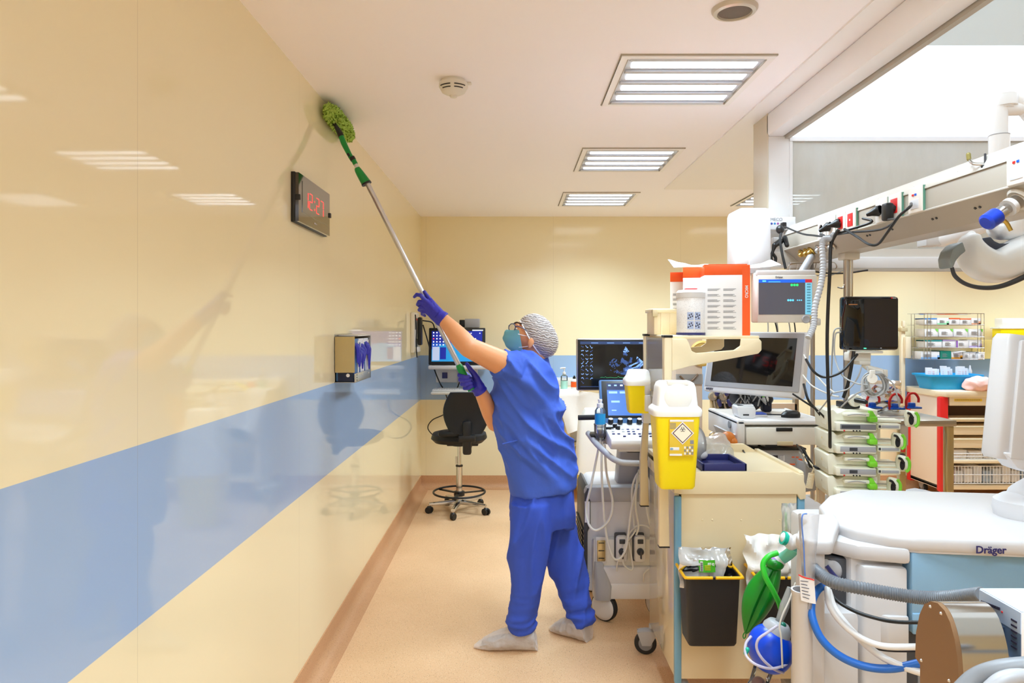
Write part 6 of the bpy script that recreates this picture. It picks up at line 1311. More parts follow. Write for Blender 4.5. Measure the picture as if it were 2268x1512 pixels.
def wire_basket(z, h, lab, seed):
    q = MB(); x0, x1, y0 = AX+.09, 4.72, AY0-.02
    for zz in (z, z+h/2, z+h): q.cyl((x0, y0, zz), (x1, y0, zz), .004, m_white, n=6)
    for i in range(33): x = x0+(x1-x0)*i/32; q.cyl((x, y0, z), (x, y0, z+h), .003, m_white, n=6)
    q.cyl((x1, y0, z+h), (x1, AY1-.05, z+h), .004, m_white, n=6)
    q.build('wire_basket', t, True)
wire_basket(.18, .15, '', 1); wire_basket(.39, .05, '', 2)
b = MB(); b.box(AX+.06, 5.1, AY0-.03, AY0+.4, .355, .385, m_cart, .006); b.build('mid_rail', t, True)
for x, y in ((AX+.06, AY0+.03), (4.72, 6.42), (4.86, 6.42), (AX+.1, 6.42)):
    b = MB(); castor(b, x, y, 0, .05, .03, m_rubber, m_grey, fork=.2); b.build('castor', t, True)
for k in range(11):
    x = AX+.13+.083*k; z = .185; c_ = [(216, 222, 230), (236, 236, 238), (228, 230, 236), (170, 190, 214)][k % 4]
    o = MB(); o.box(x, x+.07, AY0, AY0+.2, z, z+.10+.02*(k % 3), mat('packet_%d' % (k % 4), c_, .6), .006)
    tag(o.build('packet'), ['leftmost pale blue packet in the lowest wire basket of the red-edged cart', 'white packet second from left in the lowest wire basket', 'white packet third from left in the lowest wire basket', 'blue packet fourth from left in the lowest wire basket', 'pale packet fifth from left in the lowest wire basket', 'white packet in the middle of the lowest wire basket', 'white packet just right of the middle of the lowest wire basket', 'blue packet right of the middle of the lowest wire basket', 'pale packet third from right in the lowest wire basket', 'white packet second from right in the lowest wire basket', 'white packet at the right end of the lowest wire basket'][k], 'packet', 'packets in the lowest wire basket')
for k in range(4):
    o = MB(); o.box(AX+.12+.14*k, AX+.24+.14*k, AY0+.01, AY0+.2, .39, .465-.01*(k % 2), m_card if k != 3 else m_black, .006)
    tag(o.build('packet'), ['white folded packet at the left of the middle basket of the red-edged cart', 'white packet second in the middle basket', 'white packet third in the middle basket', 'black item at the right of the middle basket'][k], 'packet', 'packets in the middle basket')
b = MB()
for x in (AX-.06,):
    b.box(x-.02, x+.02, 6.46, 6.5, .80, 1.55, m_cart, .006); b.box(x-.03, x+.03, 6.44, 6.5, 1.50, 1.535, m_beiged, .004); b.box(x-.012, x+.012, 6.45, 6.48, 1.54, 1.60, m_cart, .003)
    b.box(x+.0, x+.05, 6.42, 6.46, 1.25, 1.45, m_cart, .006)
b.build('post', t, True); b = MB(); b.box(4.35, 4.95, 6.49, 6.52, 1.24, 1.42, mat('cream_crossbar', (240, 222, 150), .4), .01); b.build('crossbar', t, True)
g = thing('wire_rack', 'four-tier chrome wire rack holding boxes above the red-edged cart', 'wire rack', (4.07, 6.4, 1.24))
b = MB(); X0, X1, Z0, Z1 = 3.78, 4.33, 1.245, 1.665
rows = (1.245, 1.350, 1.450, 1.560)
for x in (X0, X0+.03, X0+.06, X1-.06, X1-.03, X1): b.cyl((x, 6.30, Z0), (x, 6.30, Z1), .003, m_chrome, n=6)
for x in (X0-.02, X0-.05): b.cyl((x, 6.42, Z0), (x, 6.42, Z1), .003, m_chrome, n=6)
for z in rows+(Z1,):
    b.cyl((X0-.05, 6.30, z), (X1, 6.30, z), .0035, m_chrome, n=6); b.cyl((X0-.05, 6.48, z), (X1, 6.48, z), .003, m_chrome, n=6); b.cyl((X0-.05, 6.30, z), (X0-.05, 6.48, z), .003, m_chrome, n=6)
    if z < Z1:
        for k in range(14): x = X0+(X1-X0)*k/13; b.cyl((x, 6.30, z-.002), (x, 6.48, z-.002), .002, m_chrome, n=5)
b.cyl((X0+.05, 6.46, Z1), (X1-.05, 6.46, Z1), .009, m_chrome, n=10); b.build('wires', g, True)
def rbox(x0, x1, row, h, cols, lab, stripe='top', dy=0):
    z = rows[row]+.004; g_ = thing('supply_box', lab, 'box', ((x0+x1)/2, 6.36, z), group='supply boxes in the wire rack'); b = MB()
    b.box(x0, x1, 6.315+dy, 6.46, z, z+h, m_card, .002)
    c = mat('box_%d_%d_%d' % cols, cols, .5)
    if stripe == 'top': b.box(x0, x1, 6.313+dy, 6.462, z+h*.84, z+h+.001, c)
    elif stripe == 'low': b.box(x0, x1, 6.313+dy, 6.317+dy, z, z+h*.22, c); b.box(x1-.02, x1, 6.313+dy, 6.317+dy, z, z+h*.5, c)
    elif stripe == 'corner': b.add([(x1-.03, 6.312+dy, z+h), (x1, 6.312+dy, z+h), (x1, 6.312+dy, z+h*.55)], [(0, 1, 2)], c)
    elif stripe == 'left': b.box(x0, x0+.012, 6.313+dy, 6.317+dy, z, z+h, c)
    else: b.box(x0, x1, 6.313+dy, 6.462, z, z+h+.001, c)
    for k in range(4): b.box(x0+.02, x0+.02+(x1-x0)*(.35+.1*(k % 2)), 6.3115+dy, 6.313+dy, z+h*(.62-.12*k), z+h*(.62-.12*k)+.003, m_inkg)
    b.build('carton_body', g_, True)
R = rbox
R(3.79, 3.905, 3, .058, (50, 130, 210), 'white box with blue top stripe, top tier left end'); R(3.91, 4.015, 3, .062, (150, 216, 170), 'white box with green lower edge, top tier second', 'low'); R(4.02, 4.115, 3, .060, (240, 90, 40), 'white box with orange-red top, top tier third'); R(4.12, 4.22, 3, .056, (240, 110, 50), 'white box with orange top, top tier fourth'); R(4.225, 4.31, 3, .060, (240, 170, 130), 'white box with salmon lower edge, top tier right end', 'low')
for k in range(4): R(3.79+.137*k, 3.915+.137*k, 2, .070, (130, 220, 90), ['white box with green corner, second tier left end', 'white box with green corner, second tier second from left', 'white box with green corner, second tier third from left', 'white box with green corner, second tier right end'][k], 'corner')
R(3.80, 3.95, 1, .066, (60, 176, 176), 'white box with teal top stripe, third tier left'); R(3.96, 4.075, 1, .070, (190, 170, 220), 'white box with lilac stripe, third tier second'); R(4.085, 4.195, 1, .064, (140, 80, 180), 'white box with purple left edge, third tier third', 'left'); R(4.205, 4.32, 1, .070, (200, 180, 230), 'white box with pale violet lower edge, third tier right end', 'low')
R(3.76, 3.93, 0, .066, (130, 180, 230), 'white box with pale blue lower edge, lowest tier left', 'low'); R(3.935, 4.035, 0, .072, (20, 130, 110), 'dark green open box in the lowest tier', 'all'); R(4.04, 4.14, 0, .062, (250, 170, 40), 'white box with yellow-orange lower edge and open flap', 'low'); R(4.145, 4.205, 0, .058, (230, 230, 230), 'small plain white box, lowest tier', 'top'); R(4.21, 4.262, 0, .058, (220, 220, 224), 'small white box with dark print, lowest tier', 'top'); R(4.268, 4.325, 0, .062, (236, 236, 236), 'small white box at the right end sticking out of the lowest tier', 'top', -.03)
b = MB(); b.box(4.05, 4.15, 6.28, 6.38, 1.312, 1.316, m_card, rot=(0, math.radians(-8), 0)); tag(b.build('box_flap'), 'open white flap above the lowest tier of the rack', 'flap')
g = thing('blue_tub', 'bright blue plastic tub of packets on the red-edged cart', 'tub', (3.94, 6.22, .986))
b = MB(); b.loft([((0, 0, 0), (.20, 0, 0), (0, .115, 0)), ((0, 0, .115), (.235, 0, 0), (0, .135, 0)), ((0, 0, .117), (.255, 0, 0), (0, .15, 0)), ((0, 0, .132), (.255, 0, 0), (0, .15, 0)), ((0, 0, .132), (.235, 0, 0), (0, .13, 0)), ((0, 0, .10), (.225, 0, 0), (0, .12, 0))], m_tub, 56, p=9); b.build('tub_body', g)
random.seed(9)
for k in range(9):
    x = 3.76+.045*k; o = MB(); h = .07+.035*random.random(); tl = random.uniform(-.25, .25)
    o.grid(lambda u, v: (x+(u-.5)*.06+tl*.05*v, 6.19+.03*(k % 3)+.01*math.sin(u*3+k), 1.09+h*v), 4, 4, m_paper, .006); 
    for q in range(3): o.box(x-.015+tl*.02, x+.012+tl*.02, 6.182+.03*(k % 3), 6.186+.03*(k % 3), 1.11+.014*q, 1.114+.014*q, mat('packet_pink', (236, 176, 176), .6))
    tag(o.build('paper_packet'), ['paper packet with pink print at the left end of the blue tub', 'tall paper packet second from left in the blue tub', 'paper packet third from left in the blue tub', 'paper packet fourth from left in the blue tub', 'paper packet in the middle of the blue tub', 'low paper packet right of the middle of the blue tub', 'paper packet third from right in the blue tub', 'tall paper packet second from right in the blue tub', 'paper packet at the right end of the blue tub'][k], 'packet', 'paper packets in the blue tub')
g = thing('spray_bottle', 'small white spray bottle standing behind the blue tub', 'bottle', (4.20, 6.30, .986)); b = MB(); b.lathe([(0, 0), (.025, 0), (.025, .11), (.01, .14)], (0, 0, 0), m_film, n=16); b.build('body', g); b = MB(); b.lathe([(.014, .13), (.018, .15), (.008, .18), (.006, .20), (0, .205)], (0, 0, 0), m_white, n=14); b.build('nozzle', g)
m_pink = mat('pink_fabric', (248, 204, 198), .8, bump=.3, bscale=30)
b = MB(); rr = random.Random(3)
b.limb([(4.02, 6.03, 1.03), (4.10, 6.02, 1.045), (4.22, 6.03, 1.03), (4.34, 6.05, 1.035), (4.50, 6.08, 1.03)], [.052, .062, .045, .055, .045], m_pink)
o = link_mesh(remesh(b, .008, 4, lambda co, n: .014*(1-2*abs(noise.noise(Vector((co.x*12+co.z*14, co.y*8, co.z*18-co.x*4))))), 'cloth'), 'pink_cloth', None); tag(o, 'crumpled pink cloth on the right of the red-edged cart top', 'cloth')
g = thing('sharps_container', 'yellow sharps container with white lid on the far wall bracket', 'sharps container', (4.66, 6.44, 1.44)); b = MB(); b.box(-.12, .12, -.06, .06, .0, .09, m_yel, .01); b.build('body', g); b = MB(); b.box(-.135, .135, -.07, .07, .085, .10, m_lid, .006); b.box(-.10, .115, -.05, .06, .10, .185, m_lid, .012); b.build('lid', g, label='milky white lid')
# ---------------------------------------------------------------- cream cabinet panel and hoses behind the trolley
t = thing('cream_stand', 'cream boxed stand with round glass port behind the trolley shelf', 'stand', (1.0, 4.15, 0))
X0, X1 = P(1497, 0, 4.15).x, P(1556, 0, 4.15).x
b = MB(); b.box(X0, X1, 4.15, 4.3, .10, 1.50, mat('pinkish_cream', (222, 200, 178), .4), .006); b.build('column', t, True)
b = MB(); b.lathe([(.075, 0), (.078, .012), (.066, .02), (.060, .014)], (X1-.005, 4.15, 1.385), mat('yellow_rimmed', (232, 196, 110), .4), (0, -1, 0), 36); b.lathe([(.062, .008), (0, .010)], (X1-.005, 4.15, 1.385), mat('brown_glass', (120, 92, 66), .1), (0, -1, 0), 36); b.build('round_port', t, True)
b = MB(); b.box(X0, X1, 4.14, 4.15, 1.20, 1.26, m_film); b.tube([(X0+.02, 4.135, 1.25), (X0+.07, 4.13, 1.21), (X0+.13, 4.135, 1.26)], .006, mat('brown_glass', (120, 92, 66), .1), 8, 6); b.build('drip_tray', t, True); b = MB(); b.box(X0-.02, X1+.02, 4.1, 4.35, .0, .10, m_beiged, .01); b.build('base', t, True)
b = MB(); b.lathe([(.004, 0), (0, .002)], (X0+.09, 4.15, 1.17), m_black, (0, -1, 0), 10); b.build('screw', t, True)
t = thing('hose_rack', 'cream wall stand with gas couplings and blue levers behind the yellow container', 'gas hose rack', (1.5, 5.2, 0))
b = MB(); b.box(1.56, 2.16, 5.2, 5.24, .5, .965, mat('pinkish_cream', (222, 200, 178), .4), .004); b.cyl((1.54, 5.15, .985), (1.92, 5.15, .985), .016, m_steel)
for x in (1.56, 2.14): b.box(x, x+.03, 5.2, 5.25, 0, 1.0, m_steel)
b.build('board', t, True)
for k, (x, h) in enumerate(((1578, 60), (1600, 22), (1635, 18))):
    b = MB(); c = P(x, 877, 5.1); b.lathe([(.03, 0), (.034, .02), (.026, .05), (0, .052)], c, m_steel, (-.2, -1, 0), 20); b.ell(P(x+6, 872, 5.05), (.02, .02, .03), m_steel); b.ell(P(x+10, 870, 5.03), (.018, .018, .026), m_dblue); b.tube([P(x+4, 885, 5.08), P(x+6, 900, 5.08), P(x+9, 908, 5.08)], .008, m_steel, 8, 4); b.build('coupling', t, True)
    b = MB(); b.limb([P(x+14, 888, 5.05), P(x+17, 897, 5.05)], [.016, .014], m_dblue); b.build('lever', t, True)
b = MB(); b.tube([P(1576, 885, 5.1), P(1576, 945, 5.1)], .014, m_beiged, 10, 2); b.tube([P(1583, 885, 5.12), P(1584, 962, 5.12)], .014, m_tan, 10, 2); b.tube([P(1574, 948, 5.1), P(1580, 955, 5.1), P(1572, 962, 5.1), P(1573, 975, 5.1), P(1578, 982, 5.1)], .005, m_steel, 8, 6); b.tube([P(1588, 890, 5.1), P(1589, 908, 5.1)], .012, m_beiged, 10, 2); b.build('hose', t, True)
b = MB(); b.lathe([(.10, 0), (.10, .01), (0, .012)], P(1604, 876, 5.16), m_black, (0, -1, 0), 36); b.build('black_disc', t, True)
g = thing('breathing_bellows', 'orange-brown translucent rubber bellows behind the trolley worktop', 'bellows', P(1600, 970, 3.31))
m_amb = mat('amber_rubber', (206, 116, 34), .35)
for k, (x, y_, r_) in enumerate(((1590, 972, .036), (1598, 973, .034), (1606, 972, .040), (1612, 972, .046), (1622, 978, .03))):
    b = MB(); b.ell(P(x, y_, 3.31-.006*k), (r_*.8, .03, r_*.8), m_amb); b.build('fold', g, True)
b = MB(); b.tube([P(1618, 978, 3.31), P(1630, 988, 3.31)], .016, m_amb, 12, 5); b.build('neck', g, True)
# ---------------------------------------------------------------- surgical lamp under the canopy
t = thing('surgical_lamp', 'white curved surgical lamp head with dark handle at the right edge', 'surgical lamp', (1.86, 2.45, 1.88))
LY = 2.42
ang = math.radians(20)
m_lw = mat('lamp_white', (246, 248, 250), .3, coat=.3)
def crescent(path, Y, dep, m_, name):
    q = MB(); pts = [(P(x, y_, Y), r_/F*Y) for x, y_, r_ in path]; R = []
    N_ = 40; C_ = catmull([p for p, r_ in pts], 6); n_ = len(C_)
    for i in range(n_):
        f = i/(n_-1)*(len(pts)-1); k = min(int(f), len(pts)-2); r_ = pts[k][1]+(pts[k+1][1]-pts[k][1])*(f-k)
        tg = (C_[min(i+1, n_-1)]-C_[max(i-1, 0)]); tg.y = 0; tg.normalize(); R.append((C_[i], Vector((-tg.z, 0, tg.x))*r_, Vector((0, dep*min(1, r_/.05)**.5, 0))))
    q.loft(R, m_, 32, p=2.4); q.ell(C_[0], (pts[0][1],)*3, m_); return link_mesh(remesh(q, .006, 6, name=name), name, t)
crescent([(2152, 520, 10), (2148, 540, 18), (2158, 565, 28), (2177, 583, 34), (2203, 590, 37), (2237, 577, 39), (2268, 559, 38), (2315, 530, 38), (2360, 490, 34)], LY, .075, m_lw, 'head')
crescent([(2203, 502, 14), (2222, 506, 26), (2248, 494, 36), (2285, 472, 38), (2330, 440, 36)], LY+.03, .07, m_lw, 'inner_head')
def plate(pts, Y, th, m_, name, bev=.004):
    q = MB(); q.prism([(P(x, y_, Y).x, P(x, y_, Y).z) for x, y_ in pts], Y, Y+th, m_, 'xz', bev); return q.build(name, t, True)
plate([(2181, 526), (2195, 524), (2203, 533), (2216, 539), (2232, 539), (2250, 532), (2240, 543), (2222, 550), (2200, 555), (2188, 548), (2182, 538)], LY-.02, .10, mat('lamp_slate', (62, 68, 84), .3), 'dark_inlay')
plate([(2121, 541), (2133, 534), (2141, 556), (2128, 566), (2118, 578), (2112, 594), (2106, 590), (2104, 571), (2110, 553)], LY-.085, .07, mat('lamp_grey_end', (140, 152, 156), .3), 'handle_joint', .008)
b = MB(); q = [P(x, y_, LY-.06) for x, y_ in ((2108, 592), (2116, 612), (2140, 629), (2175, 637), (2215, 634), (2262, 616), (2320, 585), (2370, 545))]; b.tube(q, [.006, .007, .007, .008, .009, .010, .010], m_dgrey, 14, 8); b.build('handle', t, True)
g = thing('ceiling_boom', 'jointed white ceiling arm inside the canopy above the lamp', 'lamp arm', (2.05, 2.7, 2.48)); m_aw = mat('arm_white', (246, 246, 248), .25)
AYy = 2.75
b = MB(); b.tube([P(2222, 128, AYy), P(2222, 240, AYy)], .036, m_aw, 24, 2, False); b.ell(P(2222, 140, AYy), (.036, .036, .03), m_aw); b.tube([P(2222, 190, AYy), P(2224, 236, AYy)], [.038, .048, .046], m_aw, 24, 3); b.build('upper_joint', g, True)
b = MB(); b.limb([P(2228, 140, AYy), P(2252, 130, AYy)], [.040, .045], m_aw); b.limb([P(2250, 138, AYy), P(2310, 260, AYy)], [.045, .045], m_aw); b.build('upper_arm', g, True)
b = MB(); b.tube([P(2240, 215, AYy), P(2262, 232, AYy), P(2300, 275, AYy)], [.03, .03, .03], m_aw, 16, 4); b.build('link', g, True)
b = MB(); b.limb([P(2212, 242, AYy), P(2300, 238, AYy)], [.028, .028], m_aw); b.cyl(P(2213, 236, AYy), P(2213, 330, AYy), .030, m_aw); b.cyl(P(2213, 300, AYy), P(2213, 360, AYy), .037, m_aw); b.cyl(P(2213, 299, AYy), P(2213, 301, AYy), .0375, m_grey); b.build('lower_joint', g, True)
b = MB(); b.cyl((P(2300, 0, AYy).x, AYy, 2.479), P(2300, 240, AYy), .04, m_aw); b.build('ceiling_mount', g, True)
b = MB(); b.box(P(2045, 0, 2.9).x, P(2080, 0, 2.9).x, 2.88, 2.95, P(0, 545, 2.9).z, P(0, 520, 2.9).z, m_white, .006); b.limb([P(2085, 530, 2.9), P(2240, 478, 2.7)], [.032, .032], m_aw); g2_ = b; tag(b.build('spring_boom'), 'white slanting spring arm of the lamp behind the rail', 'lamp arm')
# ---------------------------------------------------------------- anaesthesia machine
t = thing('anaesthesia_machine', 'large white anaesthesia machine with light blue front panel at lower right', 'anaesthesia machine', (1.5, 2.0, 0))
poly = [(.90, 1.96), (.925, 1.87), (.985, 1.815), (1.06, 1.79), (1.31, 1.757), (2.05, 1.73), (2.05, 2.27), (1.60, 2.27), (1.15, 2.325), (1.03, 2.24), (.945, 2.12)]
b = MB(); b.prism(poly, .958, 1.0, m_mach, 'xy', .014, 3); b.build('top', t, True)
b = MB(); b.prism([(x*.985+.02, 1.86+(y-1.86)*.93) for x, y in poly], .955, .972, m_mach, 'xy', .004); b.prism([(.84, 1.99), (.852, 1.90), (.92, 1.825), (1.042, 1.79), (1.042, 1.86), (.95, 1.93), (.92, 2.02)], .925, .968, m_mach, 'xy', .012); b.build('handle_rim', t, True)
b = MB(); b.box(.905, 1.99, 1.84, 2.25, .10, .955, m_mach, .02); b.build('cabinet', t, True)
b = MB(); b.prism([(.912, 1.87), (.93, 1.815), (1.038, 1.80), (1.038, 1.87)], .10, .915, m_mach, 'xy', .008); b.prism([(.96, 1.82), (.985, 1.796), (1.039, 1.795), (1.039, 1.85)], .70, .79, m_mach, 'xy', .006); b.build('side_door', t, True)
b = MB(); b.box(1.045, 1.9, 1.795, 1.86, .745, .957, m_pblue, .006); b.prism([(.76, .0), (1.9, .0), (1.9, .045), (1.06, .045)], 1.785, 1.80, m_pblue, 'xz') if 0 else None; b.box(1.045, 1.9, 1.79, 1.80, .745, .80, m_pblue, .004); b.build('blue_panel', t, True, label='light blue front panel')
b = MB(); b.box(1.045, 1.075, 1.82, 1.87, .10, .745, m_dgrey, .004); b.box(1.075, 1.9, 1.82, 1.86, .10, .745, m_mgrey, .004); b.build('lower_recess', t, True)
b = MB(); b.text('Dräger', .0265, fronttext((1.224, 1.7555, .977), math.radians(-2.3)), mat('brand_navy', (36, 34, 96), .4), .0006, bold=.0006); b.build('lettering', t, True, label='navy lettering Dräger')
b = MB(); b.prism([(.845, 1.90), (.86, 1.865), (.91, 1.86), (.92, 2.0), (.86, 2.0)], .30, .92, m_dgrey, 'xy', .006); b.ell((.872, 1.875, .885), (.03, .02, .035), m_grey); b.tube([(.852, 1.862, .90), (.875, 1.85, .87), (.90, 1.855, .86)], .006, m_dblue, 8, 5); b.build('shaded_recess', t, True)  # dark block paints the shade of the side recess behind the fittings
b = MB(); b.loft([((.776, 1.79, .05), (.030, 0, 0), (0, .035, 0)), ((.776, 1.79, .88), (.030, 0, 0), (0, .035, 0)), ((.778, 1.79, .97), (.028, 0, 0), (0, .034, 0)), ((.780, 1.79, 1.005), (.024, 0, 0), (0, .03, 0))], m_mach, 36, p=3.5); b.box(.80, .915, 1.80, 1.93, .05, .80, m_mach, .02); b.build('left_column', t, True)
b = MB(); b.prism([(.738, 1.79), (.750, 1.742), (.812, 1.740), (.845, 1.80), (.915, 1.92), (.94, 2.0), (.87, 1.99), (.765, 1.84)], .968, 1.006, m_mach, 'xy', .010, 3); b.build('corner_cap', t, True)
b = MB()
for x in (.86, 1.8):
    for y in (1.85, 2.2): castor(b, x, y, 0, .06, .03, m_rubber, m_grey, fork=.2)
b.build('castor', t, True)
b = MB(); b.lathe([(.075, 0), (.08, .02), (.076, .045), (.055, .06), (0, .066)], (1.485, 1.99, 1.0), m_white2, n=48); b.prism([(1.45, 1.02), (1.47, 1.075), (1.55, 1.12), (1.75, 1.15), (1.75, 1.06), (1.55, 1.04)], 1.93, 2.05, m_white2, 'xz', .02, 3); b.build('arm_base', t, True)
g = thing('machine_screen', 'back of a white tilted screen at the right edge of the photo', 'monitor', (1.428, 1.93, 1.172), (math.radians(0), math.radians(7), math.radians(14)))
b = MB(); b.loft([((0+.10, .02, 0), (.185, 0, 0), (0, .03, 0)), ((.10, .02, .01), (.19, 0, 0), (0, .035, 0)), ((.10, .02, .335), (.19, 0, 0), (0, .035, 0)), ((.10, .02, .35), (.182, 0, 0), (0, .028, 0))], m_mach, 48, p=7); b.build('casing', g)
b = MB(); b.box(-.062, .27, -.024, -.010, .004, .335, m_mach, .008); b.box(.0, .27, -.031, -.02, .03, .25, mat('screen_back_grey', (168, 170, 178), .4), .010)
b.cbox((.010, -.032, .13), (.02, .006, .006), m_dgrey, .002); b.build('back_cover', g)
b = MB()
for k in range(10): b.box(.03, .2, -.026, -.0235, .262+.0055*k, .2645+.0055*k, m_mgrey)
b.build('vent', g)
b = MB(); b.prism([(-.075, .015), (-.03, -.02), (.02, -.03), (.06, .0), (.06, .02), (-.075, .02)], -.02, .03, m_white2, 'xz', .006); b.build('chin', g)
# things hung in front of and beside the machine
b = MB(); hz = [P(1795, 1250, 1.80), P(1812, 1268, 1.72), P(1850, 1290, 1.66), P(1930, 1306, 1.63), P(2000, 1318, 1.60), P(2060, 1324, 1.56), P(2120, 1322, 1.50), P(2175, 1316, 1.42)]
b.tube(hz, lambda s_: .0148+.0011*math.sin(s_*520), mat('hose_grey', (104, 108, 114), .45), 14, 60); tag(b.build('corrugated_hose'), 'dark grey corrugated breathing hose across the blue front panel', 'hose')
for pts, r_, m_, lab in (
    ([(1836, 1292), (1812, 1305), (1798, 1335), (1800, 1370), (1820, 1415), (1860, 1452), (1915, 1475), (1975, 1480), (2045, 1466)], .0095, mat('oxygen_blue_hose', (24, 100, 190), .4), 'thick blue hose looping low in front of the white machine'),
    ([(1832, 1300), (1836, 1335), (1858, 1372), (1900, 1408), (1955, 1430), (2040, 1432)], .0075, m_white, 'white hose, upper of the two, in front of the white machine'),
    ([(1834, 1306), (1850, 1350), (1890, 1400), (1940, 1445), (1990, 1472), (2048, 1492)], .0085, m_white, 'white hose, lower of the two, running to the bottom corner'),
    ([(1843, 1318), (1862, 1336), (1900, 1356), (1950, 1371), (1990, 1377), (2040, 1378)], .0045, m_cable, 'thin black hose between the grey and the white ones'),
    ([(1860, 1375), (1900, 1412), (1950, 1436), (2040, 1440)], .005, m_cable, 'thin black hose hidden just below the upper white one')):
    b = MB(); n__ = len(pts); b.tube([P(x, y_, 1.74-.16*i/n__-(.02 if m_ is m_white else 0)) for i, (x, y_) in enumerate(pts)], r_, m_, 12, 8); tag(b.build('gas_hose'), lab, 'hose', 'gas hoses in front of the anaesthesia machine')
# catheter holder: white tube with a clear wrapped catheter
g = thing('catheter_holder', 'white tube holder on the left column of the anaesthesia machine', 'holder', (.745, 1.72, .3))
b = MB(); b.lathe([(0, .0), (.024, .0), (.024, .58), (.0265, .585), (.0265, .592), (.022, .592), (.021, .56), (.021, .1), (0, .1)], (.724, 1.715, .30), m_mach, n=36); b.build('tube', g, True)
g = thing('catheter_pack', 'clear wrapped catheter with blue line and red printed label in the tube', 'packet', (.75, 1.7, .85))
m_film2 = glass_mat('wrapper_film', (.95, .95, .96), 1, .15, (.95, .93, .93), .30)
Yc = 1.70
def packf(u, v):
    x0, x1 = 1768+(1780-1768)*v, 1815-(1815-1800)*v; p = P(x0+(x1-x0)*u, 1138+(1345-1138)*v, Yc); p.y += -.012*math.sin(PI*u)+.004*noise.noise(Vector((u*3, v*6, 0))); return p
b = MB(); b.grid(packf, 14, 30, m_film2); b.grid(lambda u, v: packf(u, v)+Vector((0, .02*math.sin(PI*u), 0)), 10, 20, m_film2); b.build('wrapper', g, True)
b = MB(); b.tube([P(1787, 1137, Yc-.003), P(1778, 1140, Yc-.004), P(1776, 1160, Yc-.005), P(1780, 1210, Yc-.006), P(1783, 1275, Yc-.006)], .0017, mat('catheter_blue', (90, 130, 210), .4), 8, 8); b.build('catheter', g, True)
b = MB(); b.grid(lambda u, v: P(1770+33*u+4*v, 1274+10*u*(1.2-.4*u)+55*v, Yc-.014), 10, 6, m_card, .0006); b.tube([P(1769+3.4*k, 1272.5+1.3*k+(1.2*math.sin(k*.5)), Yc-.0155) for k in range(11)], .0016, m_red, 6, 2)
for k in range(6): b.tube([P(1773+k, 1286+7*k, Yc-.0155), P(1790-3*(k % 2)+k, 1288+7.6*k, Yc-.0155)], .0007, m_ink, 5, 1, False)
b.build('label', g, True, label='white label with red edge')
# green reservoir bag with its fittings, blue resuscitator
GY = 2.18
g = thing('reservoir_bag', 'dark green rubber breathing bag hanging in front of the right bin', 'breathing bag', P(1690, 1300, GY))
def gb(u, v):
    s_ = u; c = Vector((1722-(1722-1652)*s_**1.1, 0, 1245+(1402-1245)*s_)); w_ = 62*math.sin(PI*min(1, max(0, s_*.93+.05)))**.85; ax_ = Vector((-.42, 0, .9)).normalized(); nx = Vector((.9, 0, .42)).normalized()
    a = 2*PI*v; q = c+nx*(w_*.5*(1+.08*math.cos(2*a)))*math.cos(a)-nx*8*math.sin(PI*s_)
    p = P(q.x, q.z, GY); p.y += .040*math.sin(a)*math.sin(PI*min(1, s_*.93+.05))*(1-.42*math.exp(-((math.cos(a)+.12)/.22)**2)); return p
b = MB(); b.grid(gb, 40, 40, m_bag); b.ell(P(1716, 1248, GY), (.028, .03, .02), m_bag); b.build('bag', g, True)
b = MB(); b.tube([P(1651, 1398, GY), P(1646, 1406, GY), P(1647, 1413, GY), P(1651, 1410, GY), P(1652, 1400, GY)], .0018, m_bag, 6, 5); b.build('loop', g, True)
b = MB(); a_, c_ = P(1714, 1250, GY), P(1722, 1240, GY); b.cyl(P(1712, 1250, GY), P(1724, 1241, GY), .021, mat('lilac_ring', (170, 120, 210), .4)); b.cyl(P(1722, 1243, GY), P(1728, 1238, GY), .022, m_white); b.build('collar', g, True)
m_teal = mat('translucent_teal', (120, 210, 190), .25, alpha=.9)
b = MB(); b.tube([P(1726, 1240, GY), P(1745, 1228, GY-.02), P(1762, 1212, GY-.05)], .017, m_teal, 16, 5); b.build('elbow', g, True)
b = MB(); b.limb([P(1742, 1192, GY-.05), P(1752, 1205, GY-.05), P(1768, 1196, GY-.06)], [.020, .018, .02], m_white); b.cyl(P(1733, 1190, GY-.05), P(1741, 1193, GY-.05), .021, mat('teal_cap', (24, 178, 152), .35)); b.build('valve', g, True)
b = MB(); b.tube([P(1722, 1224, GY-.04), P(1702, 1232, GY-.045), P(1690, 1250, GY-.05), P(1696, 1278, GY-.06), P(1712, 1308, GY-.06), P(1724, 1332, GY-.05), P(1730, 1350, GY-.04)], .0085, mat('lime_tube', (50, 196, 50), .35), 14, 8); tag(b.build('green_tube'), 'bright green tube curving over the green rubber bag', 'tube')
g = thing('resuscitator', 'royal blue round resuscitator bag wrapped in clear tubing', 'resuscitator', P(1705, 1440, 2.05))
c = P(1706, 1436, 2.05); m_rb = mat('royal_blue_silicone', (0, 70, 214), .32)
b = MB(); b.ell(c, (.064, .064, .072), m_rb, (0, math.radians(-20), 0), 40, 28); b.build('bag', g, True)
top = P(1722, 1388, 2.05); ax_ = (top-c).normalized()
b = MB(); b.lathe([(.042, -.012), (.040, .010), (.032, .022), (.028, .026), (.012, .028), (.010, .020), (0, .020)], c+ax_*.058, m_grey, ax_, 36); b.build('collar', g, True)
b = MB(); b.ell(c+ax_*.082+Vector((.004, -.02, .0)), (.010, .008, .010), mat('dark_teal', (20, 110, 90), .3)); b.build('valve', g, True)
